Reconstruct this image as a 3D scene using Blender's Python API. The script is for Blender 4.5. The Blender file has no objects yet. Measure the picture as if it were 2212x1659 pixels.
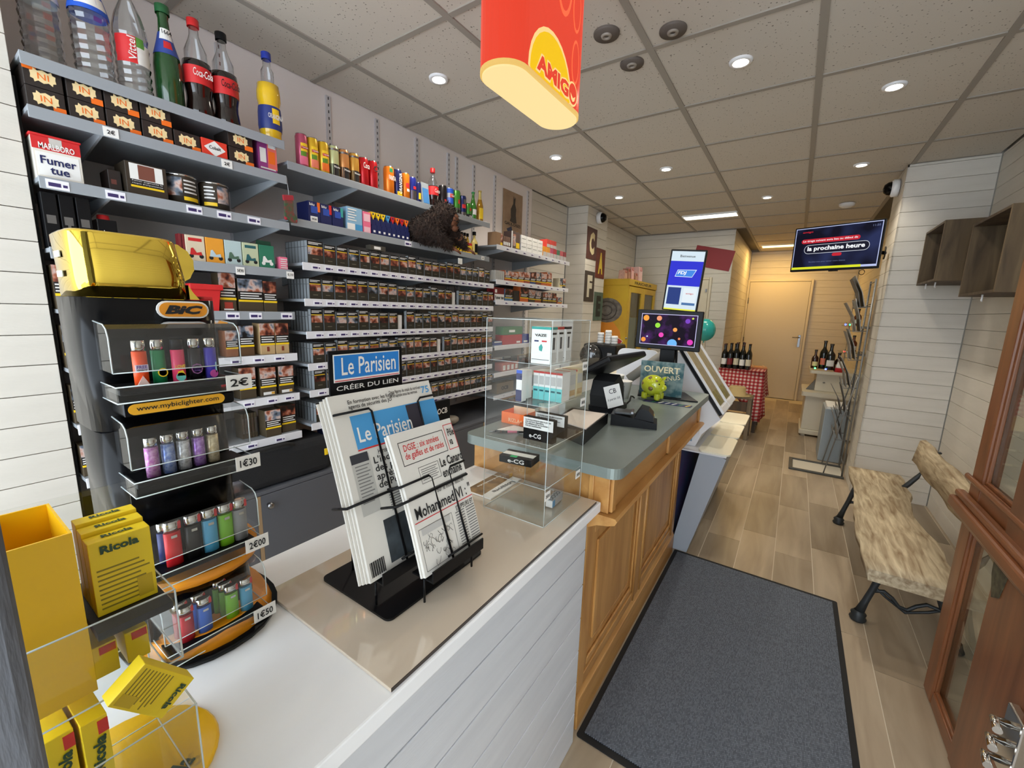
import bpy, bmesh, math, random
from mathutils import Vector, Matrix
R = math.radians
random.seed(7)
SC = bpy.context.scene
COL = SC.collection

# ---------------------------------------------------------------- camera
CAMZ = 1.365
def make_camera():
    yaw, pitch, roll, fpx = -0.5898491, -0.1750523, 0.0295514, 899.76
    F = Vector((math.sin(yaw)*math.cos(pitch), math.cos(yaw)*math.cos(pitch), math.sin(pitch)))
    r = Vector((math.cos(yaw), -math.sin(yaw), 0)); u = r.cross(F)
    c, s = math.cos(roll), math.sin(roll)
    r, u = c*r + s*u, -s*r + c*u
    cam = bpy.data.cameras.new('camera'); o = bpy.data.objects.new('camera', cam); COL.objects.link(o)
    cam.sensor_fit = 'HORIZONTAL'; cam.sensor_width = 36.0; cam.lens = fpx/2212*36.0; cam.clip_start = 0.02
    m = Matrix((r, u, -F)).transposed().to_4x4(); m.translation = (0, 0, CAMZ)
    o.matrix_world = m
    SC.camera = o
make_camera()

# ---------------------------------------------------------------- sky (overcast daylight from the street side) and exposure
W = bpy.data.worlds.new('world'); SC.world = W; W.use_nodes = True
bgn = W.node_tree.nodes['Background']
bgn.inputs[0].default_value = (0.80, 0.90, 1.0, 1); bgn.inputs[1].default_value = 5.5
SC.view_settings.view_transform = 'Standard'; SC.view_settings.look = 'None'
SC.view_settings.gamma = 1.0; SC.view_settings.use_curve_mapping = False
SC.view_settings.exposure = 0.06
SC.cycles.transparent_max_bounces = 16
SC.cycles.max_bounces = 5; SC.cycles.diffuse_bounces = 4; SC.cycles.glossy_bounces = 3; SC.cycles.transmission_bounces = 3
SC.cycles.caustics_reflective = False; SC.cycles.caustics_refractive = False
SC.cycles.sample_clamp_indirect = 6.0
SPOT_W, SPOT_C = 24.0, (1.0, 0.93, 0.80)      # the ceiling downlights
PANEL_E, WARM_E = 5.0, 5.0                   # the two fluorescent panels

# ---------------------------------------------------------------- materials
def lin(c):
    c = c/255.0
    return c/12.92 if c <= 0.04045 else ((c+0.055)/1.055)**2.4
def rgb(*c): return (lin(c[0]), lin(c[1]), lin(c[2]), 1.0)
MATS = {}
def M(name, col=(200,200,200), rough=0.5, metal=0.0, noise=None, bump=None, emit=0.0, coat=0.0, spec=0.5, stretch=None):
    """col sRGB 0-255; noise=(scale, second colour, contrast); bump=(scale, strength)"""
    if name in MATS: return MATS[name]
    m = bpy.data.materials.new(name); m.use_nodes = True; MATS[name] = m
    nt = m.node_tree; b = nt.nodes['Principled BSDF']
    b.inputs['Base Color'].default_value = rgb(*col)
    b.inputs['Roughness'].default_value = rough; b.inputs['Metallic'].default_value = metal
    b.inputs['Specular IOR Level'].default_value = spec
    if coat: b.inputs['Coat Weight'].default_value = coat; b.inputs['Coat Roughness'].default_value = 0.05
    if emit:
        b.inputs['Emission Color'].default_value = rgb(*col); b.inputs['Emission Strength'].default_value = emit; b.inputs['Base Color'].default_value = tuple(0.06*q for q in rgb(*col)[:3])+(1,); b.inputs['Specular IOR Level'].default_value = 0.12; m.cycles.emission_sampling = 'NONE'
    if noise or bump:
        tc = nt.nodes.new('ShaderNodeTexCoord'); mp = nt.nodes.new('ShaderNodeMapping')
        nt.links.new(tc.outputs['Object'], mp.inputs[0])
        if stretch: mp.inputs['Scale'].default_value = stretch
    if noise:
        n = nt.nodes.new('ShaderNodeTexNoise'); n.inputs['Scale'].default_value = noise[0]; n.inputs['Detail'].default_value = 6
        nt.links.new(mp.outputs[0], n.inputs['Vector'])
        rp = nt.nodes.new('ShaderNodeValToRGB'); k = noise[2] if len(noise) > 2 else 0.25
        rp.color_ramp.elements[0].position = 0.5-k; rp.color_ramp.elements[1].position = 0.5+k
        rp.color_ramp.elements[0].color = rgb(*noise[1]); rp.color_ramp.elements[1].color = rgb(*col)
        nt.links.new(n.outputs['Fac'], rp.inputs[0]); nt.links.new(rp.outputs[0], b.inputs['Base Color'])
    if bump:
        n2 = nt.nodes.new('ShaderNodeTexNoise'); n2.inputs['Scale'].default_value = bump[0]; n2.inputs['Detail'].default_value = 4
        nt.links.new(mp.outputs[0], n2.inputs['Vector'])
        bp = nt.nodes.new('ShaderNodeBump'); bp.inputs['Strength'].default_value = bump[1]; bp.inputs['Distance'].default_value = 0.004
        nt.links.new(n2.outputs['Fac'], bp.inputs['Height']); nt.links.new(bp.outputs[0], b.inputs['Normal'])
    return m
def glass(name, tint=(255,255,255), gloss=0.02, dens=1.0):
    """thin clear sheet: transparent with a fresnel reflection"""
    if name in MATS: return MATS[name]
    m = bpy.data.materials.new(name); m.use_nodes = True; MATS[name] = m
    nt = m.node_tree; nt.nodes.clear()
    out = nt.nodes.new('ShaderNodeOutputMaterial'); mix = nt.nodes.new('ShaderNodeMixShader')
    t = nt.nodes.new('ShaderNodeBsdfTransparent'); g = nt.nodes.new('ShaderNodeBsdfGlossy'); lw = nt.nodes.new('ShaderNodeLayerWeight'); lw.inputs[0].default_value = 0.5
    pw = nt.nodes.new('ShaderNodeMath'); pw.operation = 'POWER'; pw.inputs[1].default_value = 4.0; ma = nt.nodes.new('ShaderNodeMath'); ma.operation = 'MULTIPLY_ADD'; ma.inputs[1].default_value = 0.6*dens; ma.inputs[2].default_value = 0.03*dens
    t.inputs[0].default_value = rgb(*tint); g.inputs['Roughness'].default_value = gloss
    nt.links.new(lw.outputs['Facing'], pw.inputs[0]); nt.links.new(pw.outputs[0], ma.inputs[0]); nt.links.new(ma.outputs[0], mix.inputs[0])
    nt.links.new(t.outputs[0], mix.inputs[1]); nt.links.new(g.outputs[0], mix.inputs[2])
    nt.links.new(mix.outputs[0], out.inputs[0])
    return m
def per_object(name, cols, rough=0.5, nscale=0.0, metal=0.0, coat=0.0):
    """colour differs from copy to copy (random per object), optional blotchy print"""
    if name in MATS: return MATS[name]
    m = bpy.data.materials.new(name); m.use_nodes = True; MATS[name] = m
    nt = m.node_tree; b = nt.nodes['Principled BSDF']; b.inputs['Roughness'].default_value = rough; b.inputs['Metallic'].default_value = metal
    if coat: b.inputs['Coat Weight'].default_value = coat
    oi = nt.nodes.new('ShaderNodeObjectInfo'); rp = nt.nodes.new('ShaderNodeValToRGB'); rp.color_ramp.interpolation = 'CONSTANT' if not nscale else 'LINEAR'
    els = rp.color_ramp.elements
    while len(els) < len(cols): els.new(0.5)
    for i, c in enumerate(cols):
        els[i].position = i/len(cols) if not nscale else 0.22+0.56*i/max(1, len(cols)-1); els[i].color = rgb(*c)
    if nscale:
        tc = nt.nodes.new('ShaderNodeTexCoord'); ad = nt.nodes.new('ShaderNodeVectorMath'); ad.operation = 'ADD'
        mu = nt.nodes.new('ShaderNodeMath'); mu.operation = 'MULTIPLY'; mu.inputs[1].default_value = 37.0
        nt.links.new(oi.outputs['Random'], mu.inputs[0]); nt.links.new(tc.outputs['Object'], ad.inputs[0]); nt.links.new(mu.outputs[0], ad.inputs[1])
        n = nt.nodes.new('ShaderNodeTexNoise'); n.inputs['Scale'].default_value = nscale; n.inputs['Detail'].default_value = 2
        nt.links.new(ad.outputs[0], n.inputs['Vector'])
        mr = nt.nodes.new('ShaderNodeMath'); mr.operation = 'MULTIPLY_ADD'; mr.inputs[1].default_value = 0.42; mr.inputs[2].default_value = -0.21; nt.links.new(oi.outputs['Random'], mr.inputs[0])
        sm = nt.nodes.new('ShaderNodeMath'); sm.operation = 'ADD'; nt.links.new(n.outputs['Fac'], sm.inputs[0]); nt.links.new(mr.outputs[0], sm.inputs[1]); nt.links.new(sm.outputs[0], rp.inputs[0])
    else:
        nt.links.new(oi.outputs['Random'], rp.inputs[0])
    nt.links.new(rp.outputs[0], b.inputs['Base Color'])
    return m
def wood(name, c1, c2, scale=6.0, rough=0.45, axis='y', ring=3.0, per_obj=False, bump=0.15):
    """grain stretched along one axis"""
    if name in MATS: return MATS[name]
    m = bpy.data.materials.new(name); m.use_nodes = True; MATS[name] = m
    nt = m.node_tree; b = nt.nodes['Principled BSDF']; b.inputs['Roughness'].default_value = rough
    tc = nt.nodes.new('ShaderNodeTexCoord'); mp = nt.nodes.new('ShaderNodeMapping')
    s = {'x': (0.12,1,1), 'y': (1,0.12,1), 'z': (1,1,0.12)}[axis]; mp.inputs['Scale'].default_value = s
    src = tc.outputs['Object']
    if per_obj:
        oi = nt.nodes.new('ShaderNodeObjectInfo'); ad = nt.nodes.new('ShaderNodeVectorMath'); ad.operation = 'ADD'
        mu = nt.nodes.new('ShaderNodeMath'); mu.operation = 'MULTIPLY'; mu.inputs[1].default_value = 53.0
        nt.links.new(oi.outputs['Random'], mu.inputs[0]); nt.links.new(src, ad.inputs[0]); nt.links.new(mu.outputs[0], ad.inputs[1]); src = ad.outputs[0]
    nt.links.new(src, mp.inputs[0])
    n = nt.nodes.new('ShaderNodeTexNoise'); n.inputs['Scale'].default_value = scale*ring; n.inputs['Detail'].default_value = 8; n.inputs['Distortion'].default_value = 0.6
    nt.links.new(mp.outputs[0], n.inputs['Vector'])
    rp = nt.nodes.new('ShaderNodeValToRGB'); rp.color_ramp.elements[0].position = 0.3; rp.color_ramp.elements[1].position = 0.7
    rp.color_ramp.elements[0].color = rgb(*c2); rp.color_ramp.elements[1].color = rgb(*c1)
    nt.links.new(n.outputs['Fac'], rp.inputs[0])
    res = rp.outputs[0]
    if per_obj:
        hs = nt.nodes.new('ShaderNodeHueSaturation'); mr = nt.nodes.new('ShaderNodeMapRange')
        mr.inputs['To Min'].default_value = 0.60; mr.inputs['To Max'].default_value = 1.16
        nt.links.new(oi.outputs['Random'], mr.inputs['Value']); nt.links.new(mr.outputs[0], hs.inputs['Value']); nt.links.new(res, hs.inputs['Color']); res = hs.outputs[0]
    nt.links.new(res, b.inputs['Base Color'])
    if bump:
        bp = nt.nodes.new('ShaderNodeBump'); bp.inputs['Strength'].default_value = bump; bp.inputs['Distance'].default_value = 0.003
        nt.links.new(n.outputs['Fac'], bp.inputs['Height']); nt.links.new(bp.outputs[0], b.inputs['Normal'])
    return m
def emission(name, col, strength):
    return M(name, col, rough=0.4, emit=strength)

WHITE_BOARD = M('white_painted_board', (220,214,203), 0.55, noise=(3.0,(204,198,187),0.3), bump=(60,0.12), stretch=(1,1,6))
PLASTER = M('white_shelf_panel', (244,236,232), 0.6, noise=(2.0,(234,226,222),0.3))
CREAM = M('cream_paint', (222,212,190), 0.5)
GREY_SHELF = M('grey_shelf_steel', (150,155,160), 0.45)
WHITE_STRIP = M('white_price_strip', (222,222,226), 0.45)
BLACK = M('black_plastic', (14,14,16), 0.4, spec=0.2)
BLACK_GLOSS = M('black_gloss', (9,9,11), 0.2, spec=0.16)
BLACK_MATT = M('black_matt', (20,20,21), 0.75)
WHITE = M('white_gloss', (235,236,238), 0.35)
PAPER = M('white_paper', (236,234,229), 0.7)
INK = M('black_ink', (24,24,26), 0.7)
RED = M('red_print', (204,38,40), 0.5)
YELLOW = M('yellow_print', (246,205,30), 0.5)
BLUE = M('blue_print', (33,84,190), 0.5)
NAVY = M('navy_print', (24,32,84), 0.5)
ORANGE = M('orange_print', (240,112,26), 0.5)
GREEN = M('green_print', (40,140,80), 0.5)
PINK = M('pink_print', (232,110,140), 0.5)
PURPLE = M('purple_print', (96,58,140), 0.5)
TEAL = M('teal_print', (60,160,150), 0.5)
CREAMP = M('cream_print', (240,214,160), 0.5)
CHROME = M('chrome', (210,208,204), 0.12, 1.0)
STEEL = M('brushed_steel', (140,140,142), 0.3, 1.0)
GOLD = M('gold_metal', (246,214,92), 0.06, 1.0)
CLEAR = glass('clear_acrylic', (252,253,253), 0.02, 0.9)
CLEAR_EDGE = M('acrylic_edge', (212,222,222), 0.15, coat=0.5)
PANE = glass('window_glass', (238,242,240), 0.01, 1.0)
PET = glass('clear_bottle', (243,246,248), 0.07, 4.5)

# ---------------------------------------------------------------- mesh builder
class B:
    """collects shapes (world coordinates minus org) and links them as one mesh object"""
    def __init__(s, org=(0,0,0)):
        s.bm = bmesh.new(); s.o = Vector(org); s.mats = []; s.X = None
    def mi(s, mat):
        if mat not in s.mats: s.mats.append(mat)
        return s.mats.index(mat)
    def v(s, p):
        p = Vector(p)
        if s.X is not None: p = s.X @ p
        return s.bm.verts.new(p - s.o)
    def face(s, pts, mat, smooth=False):
        f = s.bm.faces.new([s.v(p) for p in pts]); f.material_index = s.mi(mat); f.smooth = smooth; return f
    def box(s, x0, x1, y0, y1, z0, z1, mat, bev=0.0):
        i = s.mi(mat)
        if bev <= 0:
            P = [s.v((x, y, z)) for x in (x0, x1) for y in (y0, y1) for z in (z0, z1)]
            for q in ((0,1,3,2), (4,6,7,5), (0,4,5,1), (2,3,7,6), (0,2,6,4), (1,5,7,3)):
                f = s.bm.faces.new([P[k] for k in q]); f.material_index = i
            return s
        t = bmesh.new(); bmesh.ops.create_cube(t, size=1)
        for v in t.verts: v.co = Vector(((x0+x1)/2+v.co.x*(x1-x0), (y0+y1)/2+v.co.y*(y1-y0), (z0+z1)/2+v.co.z*(z1-z0)))
        bmesh.ops.bevel(t, geom=t.edges[:], offset=bev, segments=2, affect='EDGES', profile=0.5)
        mp = {v: s.v(v.co) for v in t.verts}
        for f in t.faces:
            g = s.bm.faces.new([mp[v] for v in f.verts]); g.material_index = i; g.smooth = False
        t.free(); return s
    def prism(s, poly, a, b, axis, mat, cap=True, smooth=False):
        """poly of 2D points: axis 'x' -> (y,z), 'y' -> (x,z), 'z' -> (x,y)"""
        def P(p, t): return {'x': (t, p[0], p[1]), 'y': (p[0], t, p[1]), 'z': (p[0], p[1], t)}[axis]
        i = s.mi(mat); A = [s.v(P(p, a)) for p in poly]; C = [s.v(P(p, b)) for p in poly]; n = len(poly)
        for k in range(n):
            f = s.bm.faces.new((A[k], A[(k+1) % n], C[(k+1) % n], C[k])); f.material_index = i; f.smooth = smooth
        if cap:
            for L in (A[::-1], C):
                f = s.bm.faces.new(L); f.material_index = i
        return s
    def lathe(s, prof, c, mat, seg=20, smooth=True, sx=1.0, sy=1.0):
        """prof [(r,z)] around a vertical axis through c"""
        i = s.mi(mat); rings = []
        for r, z in prof:
            if r < 1e-5: rings.append([s.v((c[0], c[1], c[2]+z))])
            else: rings.append([s.v((c[0]+sx*r*math.cos(2*math.pi*k/seg), c[1]+sy*r*math.sin(2*math.pi*k/seg), c[2]+z)) for k in range(seg)])
        for A, C in zip(rings, rings[1:]):
            for k in range(seg):
                q = [A[k % len(A)], A[(k+1) % len(A)], C[(k+1) % len(C)], C[k % len(C)]]
                u = []
                for w in q:
                    if w not in u: u.append(w)
                if len(u) > 2:
                    f = s.bm.faces.new(u); f.material_index = i; f.smooth = smooth
        return s
    def arc(s, prof, c, mat, a0, a1, seg=12, th=0.0):
        """part of a lathe (a label on a can) between two angles"""
        i = s.mi(mat); rings = []
        for r, z in prof: rings.append([s.v((c[0]+r*math.cos(a0+(a1-a0)*k/seg), c[1]+r*math.sin(a0+(a1-a0)*k/seg), c[2]+z)) for k in range(seg+1)])
        for A, C in zip(rings, rings[1:]):
            for k in range(seg):
                f = s.bm.faces.new((A[k], A[k+1], C[k+1], C[k])); f.material_index = i; f.smooth = True
        return s
    def tube(s, pts, r, mat, seg=8, closed=False, caps=True):
        i = s.mi(mat); pts = [Vector(p) for p in pts]; n = len(pts); rings = []
        rr = r if isinstance(r, (list, tuple)) else [r]*n
        for k, p in enumerate(pts):
            a = pts[(k-1) % n] if (closed or k > 0) else p; b = pts[(k+1) % n] if (closed or k < n-1) else p
            d = (b-a); d = d.normalized() if d.length > 1e-9 else Vector((0,0,1))
            ref = Vector((0,0,1)) if abs(d.z) < 0.9 else Vector((1,0,0))
            u = d.cross(ref).normalized(); w = d.cross(u)
            rings.append([s.v(p+rr[k]*(math.cos(2*math.pi*j/seg)*u+math.sin(2*math.pi*j/seg)*w)) for j in range(seg)])
        m = n if closed else n-1
        for k in range(m):
            A, C = rings[k], rings[(k+1) % n]
            for j in range(seg):
                f = s.bm.faces.new((A[j], A[(j+1) % seg], C[(j+1) % seg], C[j])); f.material_index = i; f.smooth = True
        if caps and not closed:
            for L in (rings[0], rings[-1][::-1]):
                f = s.bm.faces.new(L); f.material_index = i
        return s
    def ball(s, c, r, mat, seg=14, rings=9, sc=(1,1,1), rot=None):
        i = s.mi(mat); t = bmesh.new(); bmesh.ops.create_uvsphere(t, u_segments=seg, v_segments=rings, radius=r)
        mp = {}
        for v in t.verts:
            p = Vector((v.co.x*sc[0], v.co.y*sc[1], v.co.z*sc[2]))
            if rot: p = rot @ p
            mp[v] = s.v(Vector(c)+p)
        for f in t.faces:
            g = s.bm.faces.new([mp[v] for v in f.verts]); g.material_index = i; g.smooth = True
        t.free(); return s
    def mesh(s, name):
        me = bpy.data.meshes.new(name)
        bmesh.ops.recalc_face_normals(s.bm, faces=s.bm.faces[:])
        s.bm.to_mesh(me); s.bm.free()
        for m in s.mats: me.materials.append(m)
        return me
    def obj(s, name, parent=None, loc=None):
        o = bpy.data.objects.new(name, s.mesh(name)); COL.objects.link(o)
        if parent is not None: o.parent = parent
        if loc is not None: o.location = loc
        elif parent is None: o.location = s.o
        return o
def tag(o, label=None, cat=None, group=None, kind=None):
    if label: o['label'] = label
    if cat: o['category'] = cat
    if group: o['group'] = group
    if kind: o['kind'] = kind
    return o
def thing(name, label, cat, loc=(0,0,0), rotz=0.0, group=None):
    o = bpy.data.objects.new(name, None); COL.objects.link(o); o.empty_display_size = 0.05
    o.location = loc; o.rotation_euler = (0, 0, rotz)
    return tag(o, label, cat, group)
def copy_tree(o, loc, rotz=None, label=None):
    c = o.copy(); COL.objects.link(c); c.location = loc
    if rotz is not None: c.rotation_euler = (0, 0, rotz)
    if label: c['label'] = label
    for ch in o.children:
        d = ch.copy(); COL.objects.link(d); d.parent = c
        for g in ch.children:
            e = g.copy(); COL.objects.link(e); e.parent = d
    return c
def inst(name, me, loc, parent=None, rot=None, scale=None):
    o = bpy.data.objects.new(name, me); COL.objects.link(o); o.location = loc
    if rot: o.rotation_euler = rot
    if scale: o.scale = scale
    if parent is not None: o.parent = parent
    return o
def struct(o): o['kind'] = 'structure'; return o

# lettering: collected here, turned into meshes in one pass at the end
TEXTS = []
DIRS = {'+x': ((0,1,0), (0,0,1)), '-y': ((1,0,0), (0,0,1)), '+z': ((1,0,0), (0,1,0)), '+x_up': ((0,0,1), (0,-1,0)), '-y_up': ((0,0,1), (-1,0,0)), '+y': ((-1,0,0), (0,0,1))}
def text(s, c, w, h, mat, parent, d='+x', bold=0.0, shear=0.0, name='lettering', ext=0.0004, off=None):
    """string s fitted into w x h, centred at c (parent space); d: facing or (right, up) vectors"""
    right, up = DIRS[d] if isinstance(d, str) else d
    TEXTS.append((s, Vector(c), w, h, mat, parent, Vector(right).normalized(), Vector(up).normalized(), bold, shear, name, ext))
def flush_texts():
    fo = []
    for t in TEXTS:
        cu = bpy.data.curves.new('lettering', 'FONT'); cu.body = t[0]; cu.size = 1.0; cu.resolution_u = 2; cu.offset = t[8]; cu.shear = t[9]
        cu.align_x = 'LEFT'; cu.space_line = 0.85
        o = bpy.data.objects.new('lettering', cu); COL.objects.link(o); fo.append(o)
    dg = bpy.context.evaluated_depsgraph_get(); dg.update()
    for o, t in zip(fo, TEXTS):
        me = bpy.data.meshes.new_from_object(o.evaluated_get(dg))
        s, c, w, h, mat, parent, right, up, bold, shear, name, ext = t
        xs = [v.co.x for v in me.vertices]; ys = [v.co.y for v in me.vertices]
        if xs:
            x0, x1, y0, y1 = min(xs), max(xs), min(ys), max(ys)
            n = right.cross(up)
            for v in me.vertices:
                p = right*((v.co.x-(x0+x1)/2)/max(1e-6, x1-x0)*w) + up*((v.co.y-(y0+y1)/2)/max(1e-6, y1-y0)*h) + n*ext
                v.co = p
            me.materials.clear(); me.materials.append(mat); me.update()
            q = bpy.data.objects.new(name, me); COL.objects.link(q); q.location = c
            if parent is not None: q.parent = parent
    for o in fo:
        cu = o.data; bpy.data.objects.remove(o); bpy.data.curves.remove(cu)
# ================================================================ THE SETTING
JOINT = M('dark_board_joint', (150,144,134), 0.8)
CEIL_Z = 2.465
def slab(name, x0, x1, y0, y1, z0, z1, mat):
    c = ((x0+x1)/2, (y0+y1)/2, z0)
    return struct(B(c).box(x0, x1, y0, y1, z0, z1, mat).obj(name))
def boards(wall, face, at, u0, u1, pitch=0.1, z0=0.0, z1=CEIL_Z, zoff=0.0, th=0.012):
    """horizontal painted boards fixed on a wall face; face '+x','-x','-y'"""
    L = u1-u0; o = wall.location
    full = B(); cut = {}
    def mk(h):
        b = B()
        if face[1] == 'x': b.box(0 if face[0] == '+' else -th, th if face[0] == '+' else 0, 0, L, 0.0011, h-0.0011, WHITE_BOARD, 0.001)
        else: b.box(0, L, -th, 0, 0.0011, h-0.0011, WHITE_BOARD, 0.001)
        return b.mesh('board')
    z = z0-zoff
    while z < z1-0.005:
        a, c = max(z, z0), min(z+pitch, z1); h = round(c-a, 4)
        if h > 0.008:
            if h not in cut: cut[h] = mk(h)
            p = (at, u0, a) if face[1] == 'x' else (u0, at, a)
            inst('board', cut[h], Vector(p)-o, wall)
        z += pitch
# floor with plank-shaped wood-look tiles
floor = slab('floor', -2.3, 1.1, -1.2, 8.6, -0.08, -0.002, M('floor_grout', (214,202,182), 0.8))
TILE = wood('wood_look_tile', (184,167,143), (150,132,110), 5.0, 0.34, 'y', 2.2, per_obj=True, bump=0.05)
tw, tl = 0.182, 0.76
tile_me = B().box(0.0018, tw-0.0018, 0.0018, tl-0.0018, -0.006, 0.0, TILE).mesh('floor_tile')
for i in range(-1, 8):
    for k in range(-5, 8):
        y0 = 2.775+(0.185 if i % 2 else 0)+k*tl
        if y0 > 7.7 or y0+tl < -0.5: continue
        inst('floor_tile', tile_me, Vector((-0.307+i*tw, y0, 0.0))-floor.location, floor)
# suspended ceiling: slab, lay-in tiles, exposed grid
ceiling = slab('ceiling', -2.3, 1.1, -1.2, 8.6, 2.50, 2.56, M('ceiling_void', (120,114,104), 0.9))
def ceiling_tile_material():
    m = M('mineral_fibre_tile', (206,198,186), 0.85)
    nt = m.node_tree; b = nt.nodes['Principled BSDF']
    tc = nt.nodes.new('ShaderNodeTexCoord'); oi = nt.nodes.new('ShaderNodeObjectInfo'); ad = nt.nodes.new('ShaderNodeVectorMath'); ad.operation = 'ADD'
    nt.links.new(tc.outputs['Object'], ad.inputs[0]); nt.links.new(oi.outputs['Location'], ad.inputs[1])
    vo = nt.nodes.new('ShaderNodeTexVoronoi'); vo.inputs['Scale'].default_value = 62; vo.inputs['Randomness'].default_value = 1
    no = nt.nodes.new('ShaderNodeTexNoise'); no.inputs['Scale'].default_value = 40
    sb = nt.nodes.new('ShaderNodeMath'); sb.operation = 'MULTIPLY'
    nt.links.new(ad.outputs[0], vo.inputs['Vector']); nt.links.new(ad.outputs[0], no.inputs['Vector'])
    nt.links.new(vo.outputs['Distance'], sb.inputs[0]); nt.links.new(no.outputs['Fac'], sb.inputs[1])
    rp = nt.nodes.new('ShaderNodeValToRGB'); rp.color_ramp.elements[0].position = 0.045; rp.color_ramp.elements[1].position = 0.085
    rp.color_ramp.elements[0].color = rgb(120,112,100); rp.color_ramp.elements[1].color = rgb(206,198,186)
    nt.links.new(sb.outputs[0], rp.inputs[0]); nt.links.new(rp.outputs[0], b.inputs['Base Color'])
    bp = nt.nodes.new('ShaderNodeBump'); bp.inputs['Strength'].default_value = 0.4; bp.inputs['Distance'].default_value = 0.004
    nt.links.new(rp.outputs[0], bp.inputs['Height']); nt.links.new(bp.outputs[0], b.inputs['Normal'])
    return m
CTILE = ceiling_tile_material()
GRID = M('ceiling_grid_steel', (156,149,139), 0.6)
XL = [-2.18, -1.852, -1.252, -0.652, -0.052, 0.548, 0.98]
YL = [0.15+0.6*k for k in range(-2, 15)]
def over_room(x, y): return not ((y > 6.2 and x < -0.78) or (y > 4.6 and x > 0.7))
for i in range(6):
    w = XL[i+1]-XL[i]
    me = B().box(0.011, w-0.011, 0.011, 0.589, 0.0, 0.012, CTILE).mesh('ceiling_tile')
    for y in YL[:-1]:
        if over_room((XL[i]+XL[i+1])/2, y+0.3):
            inst('ceiling_tile', me, Vector((XL[i], y, 2.471))-ceiling.location, ceiling)
run_me = B().box(-0.0135, 0.0135, 0, 9.6, 0, 0.02, GRID).mesh('grid_runner')
for x in XL[1:-1]: inst('grid_runner', run_me, Vector((x, -1.05, CEIL_Z))-ceiling.location, ceiling)
for i in range(6):
    w = XL[i+1]-XL[i]
    me = B().box(0.0135, w-0.0135, -0.0125, 0.0125, 0.0006, 0.02, GRID).mesh('grid_cross_bar')
    for y in YL:
        if over_room((XL[i]+XL[i+1])/2, y-0.1): inst('grid_cross_bar', me, Vector((XL[i], y, CEIL_Z))-ceiling.location, ceiling)
# walls
wl = slab('wall_left', -2.26, -2.18, 0.265, 3.5, 0, 2.5, PLASTER)
wlf = slab('wall_left_front', -2.26, -1.794, -1.2, 0.262, 0, 2.5, JOINT)
boards(wlf, '+x', -1.794, -1.2, 0.262, 0.0858, zoff=0.03)
wlp = slab('wall_left_planked', -2.26, -2.192, 3.505, 4.225, 0, 2.5, JOINT); boards(wlp, '+x', -2.192, 3.505, 4.225, 0.104)
wc = slab('wall_column', -2.26, -1.952, 4.242, 4.768, 0, 2.5, JOINT)
boards(wc, '-y', 4.242, -2.17, -1.95, 0.104); boards(wc, '+x', -1.952, 4.23, 4.78, 0.104)
wlr = slab('wall_left_rear', -2.26, -2.072, 4.78, 6.19, 0, 2.5, JOINT); boards(wlr, '+x', -2.072, 4.785, 6.185, 0.12)
wb = slab('wall_back', -2.26, -0.80, 6.212, 6.30, 0, 2.5, JOINT); boards(wb, '-y', 6.212, -2.055, -0.79, 0.12)
wpl = slab('wall_passage_left', -0.86, -0.792, 6.31, 8.44, 0, 2.5, JOINT); boards(wpl, '+x', -0.792, 6.2, 8.44, 0.11)
wr = slab('wall_rear', -0.9, 1.0, 8.462, 8.54, 0, 2.5, JOINT); boards(wr, '-y', 8.462, -0.775, 0.695, 0.11)
wpr = slab('wall_passage_right', 0.712, 0.80, 4.64, 8.45, 0, 2.5, JOINT); boards(wpr, '-x', 0.712, 4.64, 8.44, 0.11)
wp = slab('wall_right_pier', 0.532, 1.06, 4.212, 4.63, 0, 2.5, JOINT)
boards(wp, '-y', 4.212, 0.52, 0.975, 0.102); boards(wp, '-x', 0.532, 4.2, 4.63, 0.102)
wri = slab('wall_right', 0.992, 1.06, -1.2, 4.20, 0, 2.5, JOINT); boards(wri, '-x', 0.992, -1.2, 4.195, 0.102)
# painted grey shop-window post beside the camera, left
struct(B((-0.36,-0.05,0)).box(-0.44, -0.30, -0.16, 0.0175, 0, 2.46, M('grey_painted_wood', (112,114,120), 0.6, noise=(18,(84,86,92),0.2), bump=(30,0.5), stretch=(4,4,0.6)), 0.006).obj('trim_1'))
# rear door (cream) with frame, hinges and lever
d1 = slab('door_1', -0.74, 0.115, 8.41, 8.448, 0.01, 1.965, CREAM)
for a in ((-0.778,-0.745,0,2.0), (0.12,0.153,0,2.0), (-0.745,0.12,1.968,2.0)):
    B(d1.location).box(a[0], a[1], 8.40, 8.449, a[2], a[3], CREAM, 0.004).obj('door_frame', d1)
h = B(d1.location).box(0.05, 0.085, 8.402, 8.41, 0.90, 1.10, STEEL, 0.003).tube([(0.068,8.40,1.06),(0.068,8.36,1.06),(-0.03,8.36,1.06)], 0.008, STEEL).obj('door_handle', d1)
for z in (0.35, 1.0, 1.65): B(d1.location).tube([(-0.742,8.40,z-0.05),(-0.742,8.40,z+0.05)], 0.008, STEEL).obj('hinge', d1)
# second plain door in the back wall behind the terminal screens
d2 = slab('door_2', -1.42, -1.03, 6.165, 6.197, 0.01, 1.84, CREAM)
for a in ((-1.455,-1.425,0,1.87), (-1.025,-0.995,0,1.87), (-1.425,-1.025,1.843,1.87)):
    B(d2.location).box(a[0], a[1], 6.155, 6.199, a[2], a[3], CREAM, 0.004).obj('door_frame', d2)
B(d2.location).box(-1.06, -1.04, 6.14, 6.165, 1.68, 1.72, STEEL, 0.003).obj('door_closer', d2)

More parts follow.
